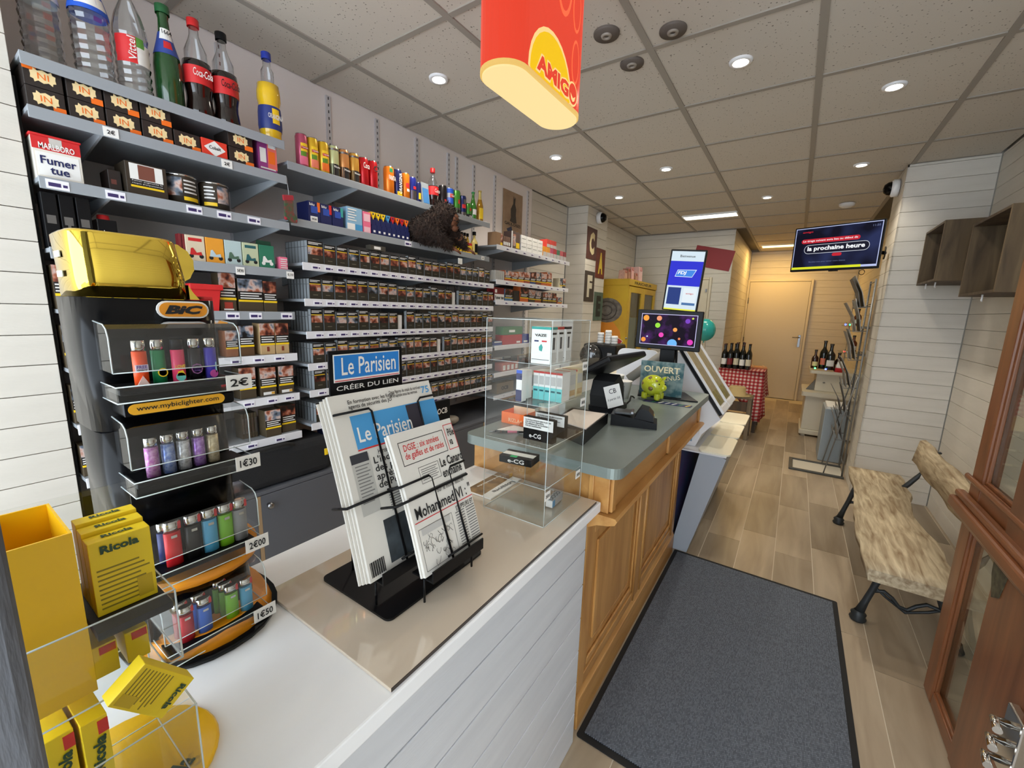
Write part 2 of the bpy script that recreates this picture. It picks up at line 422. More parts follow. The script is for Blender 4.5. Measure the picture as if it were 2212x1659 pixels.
# recessed downlights
def downlight(x, y, where, on=True):
    t = thing('downlight', where, 'ceiling light', (x, y, CEIL_Z), group='ceiling downlights')
    ring = B().lathe([(0.030,0.0045),(0.030,-0.002),(0.034,-0.004),(0.046,-0.003),(0.048,0.006)], (0,0,0), WHITE, 24).obj('trim_ring', t)
    B().lathe([(0.0,0.001),(0.0295,0.001)], (0,0,0), emission('halogen_glow', (255,244,222), 60.0), 20).obj('bulb', t)
    l = bpy.data.lights.new('downlight_beam', 'SPOT'); l.energy = SPOT_W; l.color = SPOT_C; l.spot_size = R(125); l.spot_blend = 0.8; l.shadow_soft_size = 0.03
    o = bpy.data.objects.new('downlight_beam', l); COL.objects.link(o); o.location = (0,0,-0.012); o.parent = t
for x, y, s in ((-1.593,1.657,'recessed white downlight near drinks shelf, left of the red sign'), (-0.342,2.24,'brightest white downlight nearest the mat, right of red sign'),
                (0.249,2.826,'white downlight over the bench side, second from the street'), (-1.593,2.868,'small white downlight above the tall can shelf'),
                (-0.973,3.495,'white downlight midway along the ceiling over the counter'), (0.249,4.062,'white downlight in front of the hanging screen'),
                (-1.566,4.099,'white downlight beside the planked letter column'), (-0.368,4.721,'white downlight nearest the fluorescent panel')):
    downlight(x, y, s)
# unlit dark swivel spots
for x, y, s in ((-0.772,1.761,'dark unlit swivel spot next to red hanging sign'), (-0.542,1.874,'dark unlit swivel spot right of grid bar'), (-0.751,2.011,'dark unlit swivel spot, lowest of the three')):
    t = thing('swivel_spot', s, 'ceiling light', (x, y, CEIL_Z), group='unlit swivel spots')
    B().lathe([(0.0,-0.004),(0.05,-0.004),(0.052,0.0),(0.052,0.006)], (0,0,0), M('grey_spot_ring', (96,88,82), 0.6), 24).obj('trim_ring', t)
    B().lathe([(0.010,-0.0045),(0.012,-0.010),(0.020,-0.010),(0.022,-0.0045)], (0,0,0), M('spot_lens_rim', (150,142,132), 0.4), 16).obj('swivel_eye', t)
# fluorescent panels
def panel(x0, x1, y0, y1, e, col, label, lc, watts):
    t = thing('ceiling_panel_light', label, 'ceiling light', ((x0+x1)/2, (y0+y1)/2, CEIL_Z)); o = t.location
    fr = B(o); k = 0.012
    for a in ((x0,x1,y0,y0+k), (x0,x1,y1-k,y1), (x0,x0+k,y0+k,y1-k), (x1-k,x1,y0+k,y1-k)): fr.box(a[0], a[1], a[2], a[3], CEIL_Z-0.012, CEIL_Z+0.004, WHITE)
    fr.obj('frame', t)
    n = 2
    for j in range(n):
        a = y0+k+(y1-y0-2*k)*j/n; c = y0+k+(y1-y0-2*k)*(j+1)/n
        B(o).box(x0+k, x1-k, a+0.004, c-0.004, CEIL_Z-0.006, CEIL_Z, emission('tube_'+lc, col, e)).obj('lit_tube', t)
    l = bpy.data.lights.new('panel_light', 'AREA'); l.shape = 'RECTANGLE'; l.size = x1-x0-0.05; l.size_y = y1-y0-0.04; l.energy = watts; l.color = [lin(c) for c in col]
    q = bpy.data.objects.new('panel_light', l); COL.objects.link(q); q.parent = t; q.location = (0, 0, -0.02)
panel(-1.22, -0.66, 5.17, 5.36, PANEL_E, (255,250,226), 'bright rectangular fluorescent light over the lottery corner', 'cool', 6)
panel(-0.60, -0.06, 7.70, 7.95, WARM_E, (255,206,122), 'warm yellow fluorescent light above the rear door', 'warm', 11)
# smoke detector and dome cameras
t = thing('smoke_detector', 'round white smoke detector on the ceiling near screen', 'smoke detector', (0.263,5.292,CEIL_Z))
B().lathe([(0.0,-0.035),(0.035,-0.035),(0.06,-0.02),(0.065,0.0)], (0,0,0), WHITE, 20).obj('housing', t); B().lathe([(0,-0.042),(0.012,-0.040),(0.016,-0.034)], (0,0,0), WHITE, 12).obj('sensor', t)
def dome(loc, rx, rz, label):
    t = thing('dome_camera', label, 'security camera', loc); t.rotation_euler = (rx, 0, rz)
    B().lathe([(0,0.0),(0.062,0.0),(0.062,-0.035),(0.05,-0.045)], (0,0,0), WHITE, 22).obj('housing', t)
    B().lathe([(0.05,-0.045),(0.046,-0.065),(0.03,-0.085),(0,-0.092)], (0,0,0), BLACK_GLOSS, 22).obj('lens_dome', t)
dome((-1.938,4.50,2.385), R(-90), R(90), 'white dome camera with dark lens on the planked letter column')
dome((0.515,4.40,2.36), R(-90), R(-90), 'white dome camera on the planked pier beside the screen')
# ================================================================ WALL SHELVES
PRICE = M('price_label_white', (236,234,240), 0.5); PRICE_INK = M('price_label_purple', (58,44,96), 0.5)
plab_me = B().box(0.0, 0.0012, -0.02, 0.02, 0.0, 0.018, PRICE).box(0.0012, 0.0016, -0.016, 0.006, 0.004, 0.012, PRICE_INK).box(0.0012, 0.0016, 0.010, 0.017, 0.005, 0.010, PRICE_INK).mesh('price_label')
plab_tall = B().box(0.0, 0.0012, -0.0225, 0.0225, 0.0, 0.024, PRICE).box(0.0012, 0.0016, -0.018, 0.006, 0.006, 0.016, PRICE_INK).box(0.0012, 0.0016, 0.010, 0.019, 0.007, 0.014, PRICE_INK).mesh('price_label')
def shelf(y0, y1, z, xf, label, strip=False, labels=(), xb=-2.178, brackets=(), group='metal wall shelves'):
    """z = top surface"""
    t = thing('wall_shelf', label, 'shelf', (xb, (y0+y1)/2, z), group=group); o = t.location
    B(o).box(xb, xf-0.004, y0, y1, z-0.012, z, GREY_SHELF, 0.001).obj('shelf_board', t)
    fm = WHITE_STRIP if strip else GREY_SHELF
    B(o).box(xf-0.0035, xf, y0, y1, z-0.030, z+0.002, fm, 0.0015).obj('front_edge', t)
    for y in brackets:
        B(o).prism([(xb,z-0.012),(xf-0.02,z-0.012),(xf-0.02,z-0.026),(xb+0.06,z-0.075),(xb,z-0.085)], y-0.003, y+0.003, 'y', M('bracket_grey', (172,176,180), 0.45)).obj('bracket', t)
    for y in labels:
        inst('price_label', plab_me if strip else plab_tall, Vector((xf+0.0004, y, z-0.024 if strip else z-0.027))-o, t)
    return t
ordn = ['top','second','third','fourth','fifth','sixth','seventh','lowest']
LZ = [1.988, 1.861, 1.685, 1.500, 1.330, 1.158, 0.987, 0.817]
Llab = [(), (), (0.31,0.43,0.63,0.72,0.82), (), (0.72,0.80,0.92), (0.72,0.80,0.88), (0.75,0.84,0.91), (0.60,0.75,0.86)]
for k, z in enumerate(LZ):
    shelf(0.275, 0.955, z, -1.742, ordn[k]+' grey steel shelf of the left bay beside planked wall', k > 4, Llab[k], brackets=(0.42, 0.93))
CZ = [1.934, 1.716, 1.537, 1.387, 1.247, 1.107, 0.987, 0.836]
for k, z in enumerate(CZ):
    labs = [1.06+0.0605*j for j in range(21)] if k > 1 else ((1.62,) if k == 1 else ())
    shelf(0.985 if k < 2 else 1.0, 2.345, z, -1.785 if k < 2 else -1.742, ordn[k]+' shelf of the long middle bay, '+('grey edged' if k < 2 else 'with white price strip'), k > 1, labs, brackets=(1.33, 2.25) if k < 2 else (1.14, 1.74))
RZ = [1.801, 1.570, 1.430, 1.112, 0.915, 0.750]
for k, z in enumerate(RZ):
    shelf(2.37, 3.47, z, -1.742, ['top','second','third','fourth','fifth','lowest'][k]+' white-edged shelf of the far bay next to the planked column', True, [2.5+0.11*j for j in range(9)] if k < 3 else (), brackets=(2.5, 3.2))
# slotted wall standards
ST = M('wall_standard_white', (205,202,204), 0.5)
sb_ = B().box(0, 0.012, -0.012, 0.012, 0, 1.80, ST)
for j in range(56): sb_.box(0.0118, 0.0126, -0.0025, 0.0025, 0.02+j*0.032, 0.034+j*0.032, INK)
std_me = sb_.mesh('wall_standard')
for j, y in enumerate((0.93, 1.434, 1.743, 2.055, 2.356, 2.444, 2.639, 2.911, 3.42)):
    o = inst('wall_standard', std_me, (-2.18, y, 0.64)); tag(o, ['first','second','third','fourth','fifth','sixth','seventh','eighth','last'][j]+' slotted white wall upright counting from the street', 'wall upright', 'slotted wall uprights')
# black end panel of the left bay
tag(B((-1.96,0.268,0.62)).box(-2.17, -1.800, 0.2645, 0.2705, 0.62, 1.94, BLACK_MATT).obj('end_panel'), 'tall black end panel closing the left bay', 'panel')

# ---------------------------------------------------------------- product helpers (all face +x, the room)
PIC = per_object('health_warning_picture', [(14,12,12),(84,34,26),(170,98,70),(206,182,172),(104,116,132),(18,16,18)], 0.45, 30.0)
OLIVE = M('plain_pack_olive', (46,42,32), 0.5); PKBLK = M('pack_black', (22,20,20), 0.5); PKYEL = M('pack_yellow', (226,186,40), 0.5)
PKSIDE = M('pack_side_grey', (142,147,150), 0.45); PKTXT = M('pack_white_text', (228,226,222), 0.6)
def pack_mesh(w, d, h, kind=0):
    b = B().box(-d, 0, -w/2, w/2, 0, h, PKSIDE)
    f = 0.0005
    def pt(y0, y1, z0, z1, m, e=f): b.box(-0.0002, e, y0*w, y1*w, z0*h, z1*h, m)
    pt(-0.5, 0.5, 0, 0.40, OLIVE); pt(-0.5, 0.5, 0.40, 0.72, PKBLK); pt(-0.46, 0.46, 0.40, 0.71, PIC, f*1.6); pt(-0.46, 0.46, 0.72, 0.76, PKYEL); pt(-0.5, 0.5, 0.76, 1.0, PKBLK)
    pt(-0.42, 0.42, 0.90, 0.93, PKTXT, f*2); pt(-0.42, 0.2, 0.84, 0.87, PKTXT, f*2); pt(-0.2, 0.2, 0.20, 0.225, M('pack_name_grey', (120,114,96), 0.5), f*2)
    b.box(-d*0.98, -0.001, -w/2-0.0003, -w/2, h*0.72, h*0.735, INK); b.box(-d*0.98, -0.001, -w/2-0.0003, -w/2, h*0.985, h, INK); b.box(-d, -d+0.0022, -w/2-0.0004, -w/2, 0, h, PKBLK)
    return b.mesh('cigarette_pack')
PK = pack_mesh(0.0545, 0.022, 0.088); PKT = pack_mesh(0.0545, 0.022, 0.098); PKW = pack_mesh(0.072, 0.024, 0.096)
numw = ['first','second','third','fourth','fifth','sixth','seventh','eighth','ninth','tenth','eleventh','twelfth','thirteenth','fourteenth','fifteenth','sixteenth','seventeenth','eighteenth','nineteenth','twentieth','twenty-first','twenty-second']
rowname = ['top','second','third','fourth','fifth','lowest']
div_me = B().box(-0.10, 0.004, -0.0006, 0.0006, 0, 0.030, CLEAR).mesh('divider')
for r_ in range(6):
    z = CZ[r_+2]; y = 1.032; j = 0; rnd = random.Random(100+r_)
    gaps = {2: (8,), 3: (13,), 4: (2, 3), 1: (15,)}.get(r_, ())
    while y < 2.318:
        wide = (r_ == 0 and j == 0); w = 0.072 if wide else 0.0545
        if j in gaps:
            o = B((-1.76, y+0.02, z)).box(-1.79, -1.762, y+0.005, y+0.030, z, z+0.075, PAPER).obj('shelf_stop_card')
            tag(o, 'blank white stop card filling a gap in the %s cigarette row, position %s' % (rowname[r_], numw[min(j,21)]), 'card', 'white stop cards'); y += 0.058; j += 1; continue
        me = PKW if wide else (PKT if rnd.random() < 0.3 else PK)
        o = inst('cigarette_pack', me, (-1.756, y+w/2, z+0.0005))
        tag(o, 'dark plain cigarette pack, %s from left in the %s pack row' % (numw[min(j,21)], rowname[r_]), 'cigarette pack', 'cigarette packs in the middle bay')
        if j == 0:
            for q in range(1, 7 if r_ != 4 else 6):
                o = inst('cigarette_pack', PKW if wide else PK, (-1.756-0.0245*q, y+w/2, z+0.0005))
                tag(o, 'cigarette pack queued %s behind the first of the %s pack row' % (numw[q-1], rowname[r_]), 'cigarette pack', 'cigarette packs in the middle bay')
        y += w+rnd.uniform(0.004, 0.008); j += 1
# upside card on the top row and spare carton lying on it
o = tag(B((-1.77,2.03,1.637)).box(-1.772, -1.768, 2.01, 2.045, 1.637, 1.672, PAPER).obj('price_card'), 'small blank white card standing on the top cigarette row', 'card')
o = tag(B((-1.77,1.40,1.636)).box(-1.80, -1.762, 1.36, 1.45, 1.6365, 1.66, M('carton_dark', (70,66,58), 0.5)).box(-1.762, -1.7615, 1.38, 1.42, 1.642, 1.655, PAPER).obj('carton'), 'dark carton lying flat on top of the upper cigarette row', 'carton')

def carton(name, label, cat, y0, y1, z0, z1, mat, xf=-1.765, d=0.06, patches=(), texts=(), lid=None, group=None, side=None):
    """patches: (u0,u1,v0,v1,mat) in 0..1 on the front; texts: (string,u,v,w,h,mat[,bold])"""
    org = Vector((xf-d/2, (y0+y1)/2, z0)); W_, H_ = y1-y0, z1-z0
    t = thing(name, label, cat, org, group=group)
    b = B(org).box(xf-d, xf, y0, y1, z0, z1, mat, min(0.0015, W_*0.05))
    for n_, p in enumerate(patches): b.box(xf-0.0002, xf+0.0005+0.0002*n_, y0+p[0]*W_, y0+p[1]*W_, z0+p[2]*H_, z0+p[3]*H_, p[4])
    if side: b.box(xf-d+0.001, xf-0.001, y0-0.0004, y0, z0+0.001, z1-0.001, side)
    b.obj('box_body', t)
    for q in texts:
        text(q[0], (d/2+0.0012+0.0002*len(patches), (q[1]-0.5)*W_, q[2]*H_), q[3]*W_, q[4]*H_, q[5], t, '+x', q[6] if len(q) > 6 else 0.0)
    return t
def stripes(v0, v1, n, u0=0.1, u1=0.9, m=PKTXT):
    s = (v1-v0)/n
    return tuple((u0, u1-0.12*(k % 2), v0+k*s+s*0.25, v0+k*s+s*0.7, m) for k in range(n))
# ---- left bay, second shelf: cigarette-tube boxes
DKB = M('dark_brown_print', (40,33,30), 0.45)
k = 0
for (y0, y1, z0) in ((0.279,0.352,0), (0.279,0.352,0.055), (0.358,0.432,0), (0.358,0.432,0.055), (0.436,0.514,0), (0.436,0.514,0.055), (0.518,0.595,0), (0.518,0.595,0.055), (0.599,0.672,0), (0.760,0.842,0), (0.760,0.842,0.055)):
    pos = ['lower box of first pair','upper box of first pair','lower box of second pair','upper box of second pair','lower box of third pair','upper box of third pair','lower box of fourth pair','upper box of fourth pair','single box right of the pairs','lower box beside purple box','upper box beside purple box'][k]
    flip = (k == 1)
    t = carton('tube_box', 'brown box with cream badge IN, '+pos, 'box', y0, y1, LZ[1]+z0+0.0005, LZ[1]+z0+0.0545, DKB, -1.758, 0.11,
        ((0.0,0.35,0.72,1.0,ORANGE),) if flip else ((0.66,1.0,0.0,0.30,ORANGE),), (), group='tube boxes on the second shelf')
    o = t.location; yc, zc = (y0+y1)/2, LZ[1]+z0+0.029; w2, h2 = 0.024, 0.017
    pl = [(yc+a*w2, zc+b*h2) for a, b in ((-1,-0.5),(-0.75,-0.6),(-0.7,-1),(-0.4,-0.7),(0,-0.95),(0.4,-0.7),(0.7,-1),(0.75,-0.6),(1,-0.5),(0.95,0),(1,0.5),(0.75,0.6),(0.7,1),(0.4,0.7),(0,0.95),(-0.4,0.7),(-0.7,1),(-0.75,0.6),(-1,0.5),(-0.95,0))]
    B(o).prism(pl, -1.7575, -1.7568, 'x', CREAMP).obj('badge', t)
    text('IN' if not flip else 'NI', Vector((-1.7566, yc, zc))-o, 0.021, 0.015, ORANGE, t, '+x', 0.0)
    k += 1
t = carton('tube_box', 'orange red box with white diamond reading Cobalt', 'box', 0.676, 0.754, LZ[1]+0.0005, LZ[1]+0.056, M('cobalt_red', (226,60,40), 0.5), -1.757, 0.11)
o = t.location; yc, zc = 0.715, LZ[1]+0.029
B(o).prism([(yc-0.033,zc),(yc,zc-0.025),(yc+0.033,zc),(yc,zc+0.025)], -1.7566, -1.756, 'x', PAPER).obj('badge', t); text('Cobalt', Vector((-1.7558,yc,zc+0.002))-o, 0.036, 0.011, INK, t, '+x', 0.02)
carton('gift_box', 'purple and pink box at the right end of second shelf', 'box', 0.868, 0.938, LZ[1]+0.0005, LZ[1]+0.128, M('magenta_box', (150,62,132), 0.45), -1.775, 0.08, ((0.5,1,0.15,1.0,M('coral_print', (232,110,100), 0.5)), (0.1,0.42,0.3,0.7,PAPER), (0.55,0.9,0.3,0.65,ORANGE), (0.55,0.95,0.74,0.84,PAPER), (0.1,0.9,0.12,0.16,PKTXT)))
for y, s in ((0.437,'2€'), (0.742,'2€')):
    t = thing('price_tag', 'small handwritten %s tag on the edge of second left shelf, %s' % (s, 'under the badge boxes' if y < 0.5 else 'under the red diamond box'), 'price tag', (-1.7405,y,LZ[1]-0.028))
    B().box(0, 0.0012, -0.017, 0.017, 0, 0.026, PAPER).obj('card', t); text(s, (0.0018,0,0.013), 0.018, 0.012, INK, t, '+x', 0.02)
# ---- third shelf: tobacco tins
t = carton('tobacco_tin', 'red and white box with big white panel reading Fumer tue', 'tin', 0.277, 0.372, LZ[2]+0.0005, LZ[2]+0.112, M('off_white_tin', (226,220,208), 0.4), -1.775, 0.10, ((0,1,0.70,1.0,RED), (0.06,0.94,0.10,0.64,PAPER), (0.36,0.62,0.78,1.0,M('tin_clasp', (200,196,188), 0.3))), (('Fumer',0.5,0.46,0.74,0.19,NAVY,0.02), ('tue',0.5,0.23,0.40,0.16,NAVY,0.02)))
B(t.location).box(-1.882, -1.770, 0.274, 0.375, LZ[2]+0.1122, LZ[2]+0.118, RED, 0.002).obj('lid', t)
text('MARLBORO', (0.052, 0, 0.088), 0.07, 0.016, PAPER, t, '+x', 0.02)
carton('cigar_box', 'small dark brown box left of picture tin', 'box', 0.432, 0.463, LZ[2]+0.0005, LZ[2]+0.07, DKB, -1.80, 0.08, ((0.2,0.6,0.4,0.6,M('dull_red', (110,60,50), 0.6)),))
t = carton('tobacco_box', 'square dark tobacco box with lung warning and yellow band', 'box', 0.468, 0.572, LZ[2]+0.0005, LZ[2]+0.102, M('dark_olive_tin', (54,46,36), 0.4), -1.775, 0.10,
    ((0.10,0.90,0.50,0.96,PAPER), (0.30,0.70,0.52,0.94,M('lung_print', (120,70,56), 0.5)), (0.10,0.90,0.27,0.33,YELLOW), (0.1,0.9,0.33,0.5,PKBLK)), (('Fumer augmente le',0.5,0.455,0.74,0.055,PKTXT), ('risque d\'impuissance',0.5,0.385,0.74,0.055,PKTXT)))
def tin(y, w, h, label, side):
    t = thing('tobacco_tin', label, 'tin', (-1.83, y, LZ[2]+0.0005), group='round tobacco tins'); r = w/2
    B().lathe([(0,0),(r,0),(r,h*0.94),(r*0.99,h*0.95)], (0,0,0), M('dark_olive_tin', (54,46,36), 0.4), 28).obj('can', t)
    B().lathe([(r*0.97,h*0.93),(r*1.015,h*0.94),(r*1.015,h),(r*0.95,h*1.01),(r*0.9,h*0.985),(0,h*0.985)], (0,0,0), CHROME, 28).obj('rim', t)
    a0, a1 = (-1.25, -0.25) if side else (-0.15, 0.85)
    B().arc([(r*1.004,h*0.30),(r*1.004,h*0.88)], (0,0,0), PIC, a0, a1).obj('warning_picture', t)
    b0, b1 = (-0.2, 0.9) if side else (-1.1, -0.2)
    lb = B().arc([(r*1.003,h*0.18),(r*1.003,h*0.30)], (0,0,0), YELLOW, b0, b1)
    for q in range(4): lb.arc([(r*1.004,h*(0.42+0.12*q)),(r*1.004,h*(0.47+0.12*q))], (0,0,0), PKTXT, b0+0.05, b1-0.1-0.1*(q % 2))
    lb.obj('warning_text', t)
tin(0.628, 0.094, 0.102, 'round dark tin with baby picture left of words', True)
tin(0.728, 0.092, 0.100, 'round dark tin with words left of picture, next to first tin', False)
# ---- fourth shelf
for j, y in enumerate((0.292, 0.326, 0.360)):
    carton('spirit_box', 'tall black bottle box, %s from the planked wall' % numw[j], 'box', y-0.015, y+0.015, LZ[3]+0.0005, LZ[3]+0.15, BLACK, -1.765, 0.05, ((0.2,0.8,0.45,0.6,STEEL), (0.15,0.85,0.1,0.22,M('dull_copper', (120,74,60), 0.5)) if j != 1 else (0.4,0.6,0.05,0.5,STEEL)), group='tall black boxes')
t = carton('lighter_box', 'black box lettered zippo with red knob on top', 'box', 0.388, 0.432, LZ[3]+0.0005, LZ[3]+0.10, BLACK, -1.775, 0.07, ((0,1,0.0,0.2,M('dark_maroon', (70,24,30), 0.5)),), (('zippo',0.5,0.6,0.8,0.16,PAPER,0.02),), side=STEEL)
B(t.location).lathe([(0.016,0.10),(0.014,0.115),(0,0.118)], t.location, RED, 12).obj('knob', t)
sc = [(M('scooter_cream', (222,206,178),0.5), RED, 'cream case with red scooter and red heading'), (M('scooter_orange', (236,160,50),0.5), M('pale_blue_p', (190,210,220),0.5), 'orange case with pale scooter'), (M('scooter_sky', (186,206,206),0.5), M('palm_green', (80,110,90),0.5), 'pale blue case with palm trees and scooter'), (M('scooter_mint', (196,204,168),0.5), M('petrol_p', (40,96,100),0.5), 'mint case with dark green scooter'), (M('scooter_green', (44,120,92),0.5), PAPER, 'green case with flip lid and white scooter')]
for j, (m1, m2, lb) in enumerate(sc):
    y0 = 0.606+0.060*j
    t = carton('cigarette_case', lb+' on fourth shelf', 'cigarette case', y0, y0+0.057, LZ[3]+0.0005, LZ[3]+0.090, m1, -1.775, 0.03, ((0.15,0.85,0.78,0.90,m2 if j in (0,3) else m1),), group='scooter cigarette cases')
    o = t.location; q = B(o)
    for c in (0.014, 0.044): q.prism([(y0+c+0.007*math.cos(a*math.pi/5), LZ[3]+0.020+0.007*math.sin(a*math.pi/5)) for a in range(10)], -1.7748, -1.7742, 'x', INK if j != 4 else PAPER)
    q.prism([(y0+0.010,LZ[3]+0.024),(y0+0.046,LZ[3]+0.024),(y0+0.044,LZ[3]+0.036),(y0+0.030,LZ[3]+0.032),(y0+0.020,LZ[3]+0.048),(y0+0.014,LZ[3]+0.046)], -1.7746, -1.7738, 'x', m2 if j != 0 else RED)
    q.obj('scooter_print', t)
    if j == 4: B(o).prism([(y0,LZ[3]+0.0905),(y0+0.057,LZ[3]+0.0905),(y0+0.055,LZ[3]+0.108),(y0+0.004,LZ[3]+0.108)], -1.80, -1.795, 'x', M('dark_green_lid', (24,70,52), 0.5)).obj('open_lid', t)
for q in range(2): carton('cigarette_case', 'dark red case spine, %s left of the scooter cases' % ('near','far')[q], 'cigarette case', 0.598-0.009*q, 0.605-0.009*q, LZ[3]+0.0005, LZ[3]+0.090, M('case_maroon', (120,36,40), 0.5), -1.778, 0.03, group='scooter cigarette cases')
carton('mint_box', 'small pink and white striped box at the end of fourth shelf', 'box', 0.921, 0.953, LZ[3]+0.0005, LZ[3]+0.052, PINK, -1.77, 0.03, stripes(0.1,0.9,5,0.1,0.95))
for y, s, zz in ((0.757,'5€90',LZ[3]), (0.944,'0,10',LZ[3])):
    t = thing('price_tag', 'handwritten white tag %s on fourth left shelf edge, %s' % (s, 'under the scooter cases' if y < 0.8 else 'under the striped pink box'), 'price tag', (-1.7405,y,zz-0.034)); B().box(0, 0.0012, -0.015, 0.015, 0, 0.028, PAPER).obj('card', t); text(s, (0.0018,0,0.015), 0.022, 0.012, INK, t, '+x', 0.02)
# ---- fifth to eighth shelves: rolling tobacco
def pouch(y0, y1, z, h, label, body, band=True, xf=-1.772, badge=None):
    pat = [(0,1,0.62,1.0,PIC), (0,1,0.36,0.62,PKBLK)]+list(stripes(0.38,0.60,3,0.08,0.95))+[(0,1,0.30,0.36,YELLOW)]
    if badge: pat += list(badge)
    return carton('tobacco_box', label, 'tobacco', y0, y1, z+0.0005, z+h, body, xf, 0.06, tuple(pat), group='rolling tobacco in the left bay')
OLB = M('olive_brown_pack', (74,62,44), 0.5); KRAFT = M('kraft_pack', (196,164,118), 0.6)
pouch(0.277, 0.300, LZ[4], 0.125, 'narrow sliver of dark tobacco tin beside planked wall, fifth shelf', OLB)
pouch(0.694, 0.749, LZ[4], 0.140, 'tall dark tobacco tin with red crest at bottom', OLB, badge=((0.25,0.75,0.06,0.24,M('crest_red', (170,60,46),0.5)), (0.2,0.8,0.03,0.07,PAPER)))
pouch(0.757, 0.846, LZ[4], 0.124, 'wide dark tobacco box with yellow band, fifth shelf', OLB)
pouch(0.849, 0.900, LZ[4], 0.120, 'dark tobacco box right of the wide one, fifth shelf', OLB)
t = thing('red_bin', 'red plastic storage box with lid behind the gold display top', 'box', (-1.72,0.64,LZ[4])); o = t.location
B(o).prism([(0.612,LZ[4]+0.001),(0.680,LZ[4]+0.001),(0.690,LZ[4]+0.075),(0.602,LZ[4]+0.075)], -1.84, -1.752, 'x', RED).obj('tub', t); B(o).box(-1.85, -1.744, 0.594, 0.698, LZ[4]+0.0752, LZ[4]+0.095, RED, 0.003).obj('lid', t)
pouch(0.277, 0.300, LZ[5], 0.125, 'narrow sliver of dark tobacco box beside planked wall, sixth shelf', OLB)
pouch(0.700, 0.742, LZ[5], 0.10, 'crumpled copper coloured pouch on sixth shelf', M('copper_pouch', (150,92,60), 0.4))
pouch(0.748, 0.800, LZ[5], 0.118, 'brown foil pouch leaning on sixth shelf', M('brown_pouch', (96,70,48), 0.35))
pouch(0.824, 0.880, LZ[5], 0.126, 'kraft bottomed pouch with leaf mark, left one of two', KRAFT, badge=((0.42,0.58,0.10,0.25,M('leaf_brown', (130,60,40),0.5)),))
pouch(0.884, 0.938, LZ[5], 0.126, 'kraft bottomed pouch with leaf mark, right one of two', KRAFT, badge=((0.42,0.58,0.10,0.25,M('leaf_brown', (130,60,40),0.5)),))
pouch(0.277, 0.302, LZ[6], 0.118, 'narrow sliver of tobacco pouch beside planked wall, seventh shelf', OLB)
WB = ((0.15,0.85,0.04,0.14,PAPER), (0.65,0.85,0.05,0.13,M('tag_orange', (230,170,60), 0.5)))
pouch(0.735, 0.795, LZ[6], 0.125, 'dark tobacco pouch with grey picture, seventh shelf left', OLB, badge=())
pouch(0.812, 0.874, LZ[6], 0.118, 'dark tobacco pouch with mouth picture and white strip, seventh shelf', OLB, badge=WB)
pouch(0.886, 0.948, LZ[6], 0.118, 'dark tobacco pouch with pale picture and white strip, seventh shelf right', OLB, badge=WB)
pouch(0.277, 0.302, LZ[7], 0.10, 'narrow sliver of tobacco pouch beside planked wall, lowest shelf', OLB)
for q in range(5): carton('tobacco_box', 'thin silver-sided pouch on edge, %s in the lowest shelf row' % numw[q], 'tobacco', 0.742+0.012*q, 0.752+0.012*q, LZ[7]+0.0005, LZ[7]+0.105, OLB, -1.80, 0.06, ((0.2,0.9,0.2,0.8,STEEL),), group='rolling tobacco in the left bay')
pouch(0.812, 0.874, LZ[7], 0.112, 'dark pouch with throat picture standing forward on lowest shelf', OLB, xf=-1.755)
pouch(0.886, 0.946, LZ[7], 0.118, 'dark pouch with throat picture, right end of lowest shelf', OLB)
for j, (zz, nm) in enumerate(((LZ[5],'sixth'),(LZ[6],'seventh'),(LZ[7],'lowest'))):
    for q in range(5):
        y0 = 0.34+0.062*q
        pouch(y0, y0+0.056, zz, 0.118-0.008*j, 'dark tobacco pouch half hidden by the lighter display, %s shelf, %s from left' % (nm, numw[q]), OLB)
for q in range(4): pouch(0.34+0.062*q, 0.396+0.062*q, LZ[4], 0.12, 'dark tobacco tin behind the gold display top, fifth shelf, %s from left' % numw[q], OLB)
# Christmas stocking ornament hanging from the third shelf end
t = thing('stocking_ornament', 'little green and red Christmas stocking hanging on a thread', 'ornament', (-1.755,0.965,1.70))
B().prism([(-0.020,0.075),(0.014,0.082),(0.013,0.030),(0.028,0.010),(0.026,-0.008),(0.004,-0.010),(-0.022,0.006)], 0, 0.008, 'x', M('stocking_green', (56,84,54), 0.8, noise=(60,(120,50,50),0.1))).obj('sock', t)
B().prism([(-0.023,0.070),(0.016,0.078),(0.015,0.096),(-0.025,0.090)], -0.001, 0.009, 'x', M('stocking_red', (160,40,50), 0.8)).obj('cuff', t); B().tube([(0.004,0,0.09),(0.002,-0.004,0.16)], 0.0006, WHITE, 5).obj('thread', t)
for yy, zz in ((0.022, 0.0), (-0.018, 0.004)): B().ball((0.004,yy,zz), 0.008, M('stocking_red', (160,40,50), 0.8), 8, 6, (0.6,1,1)).obj('patch', t)
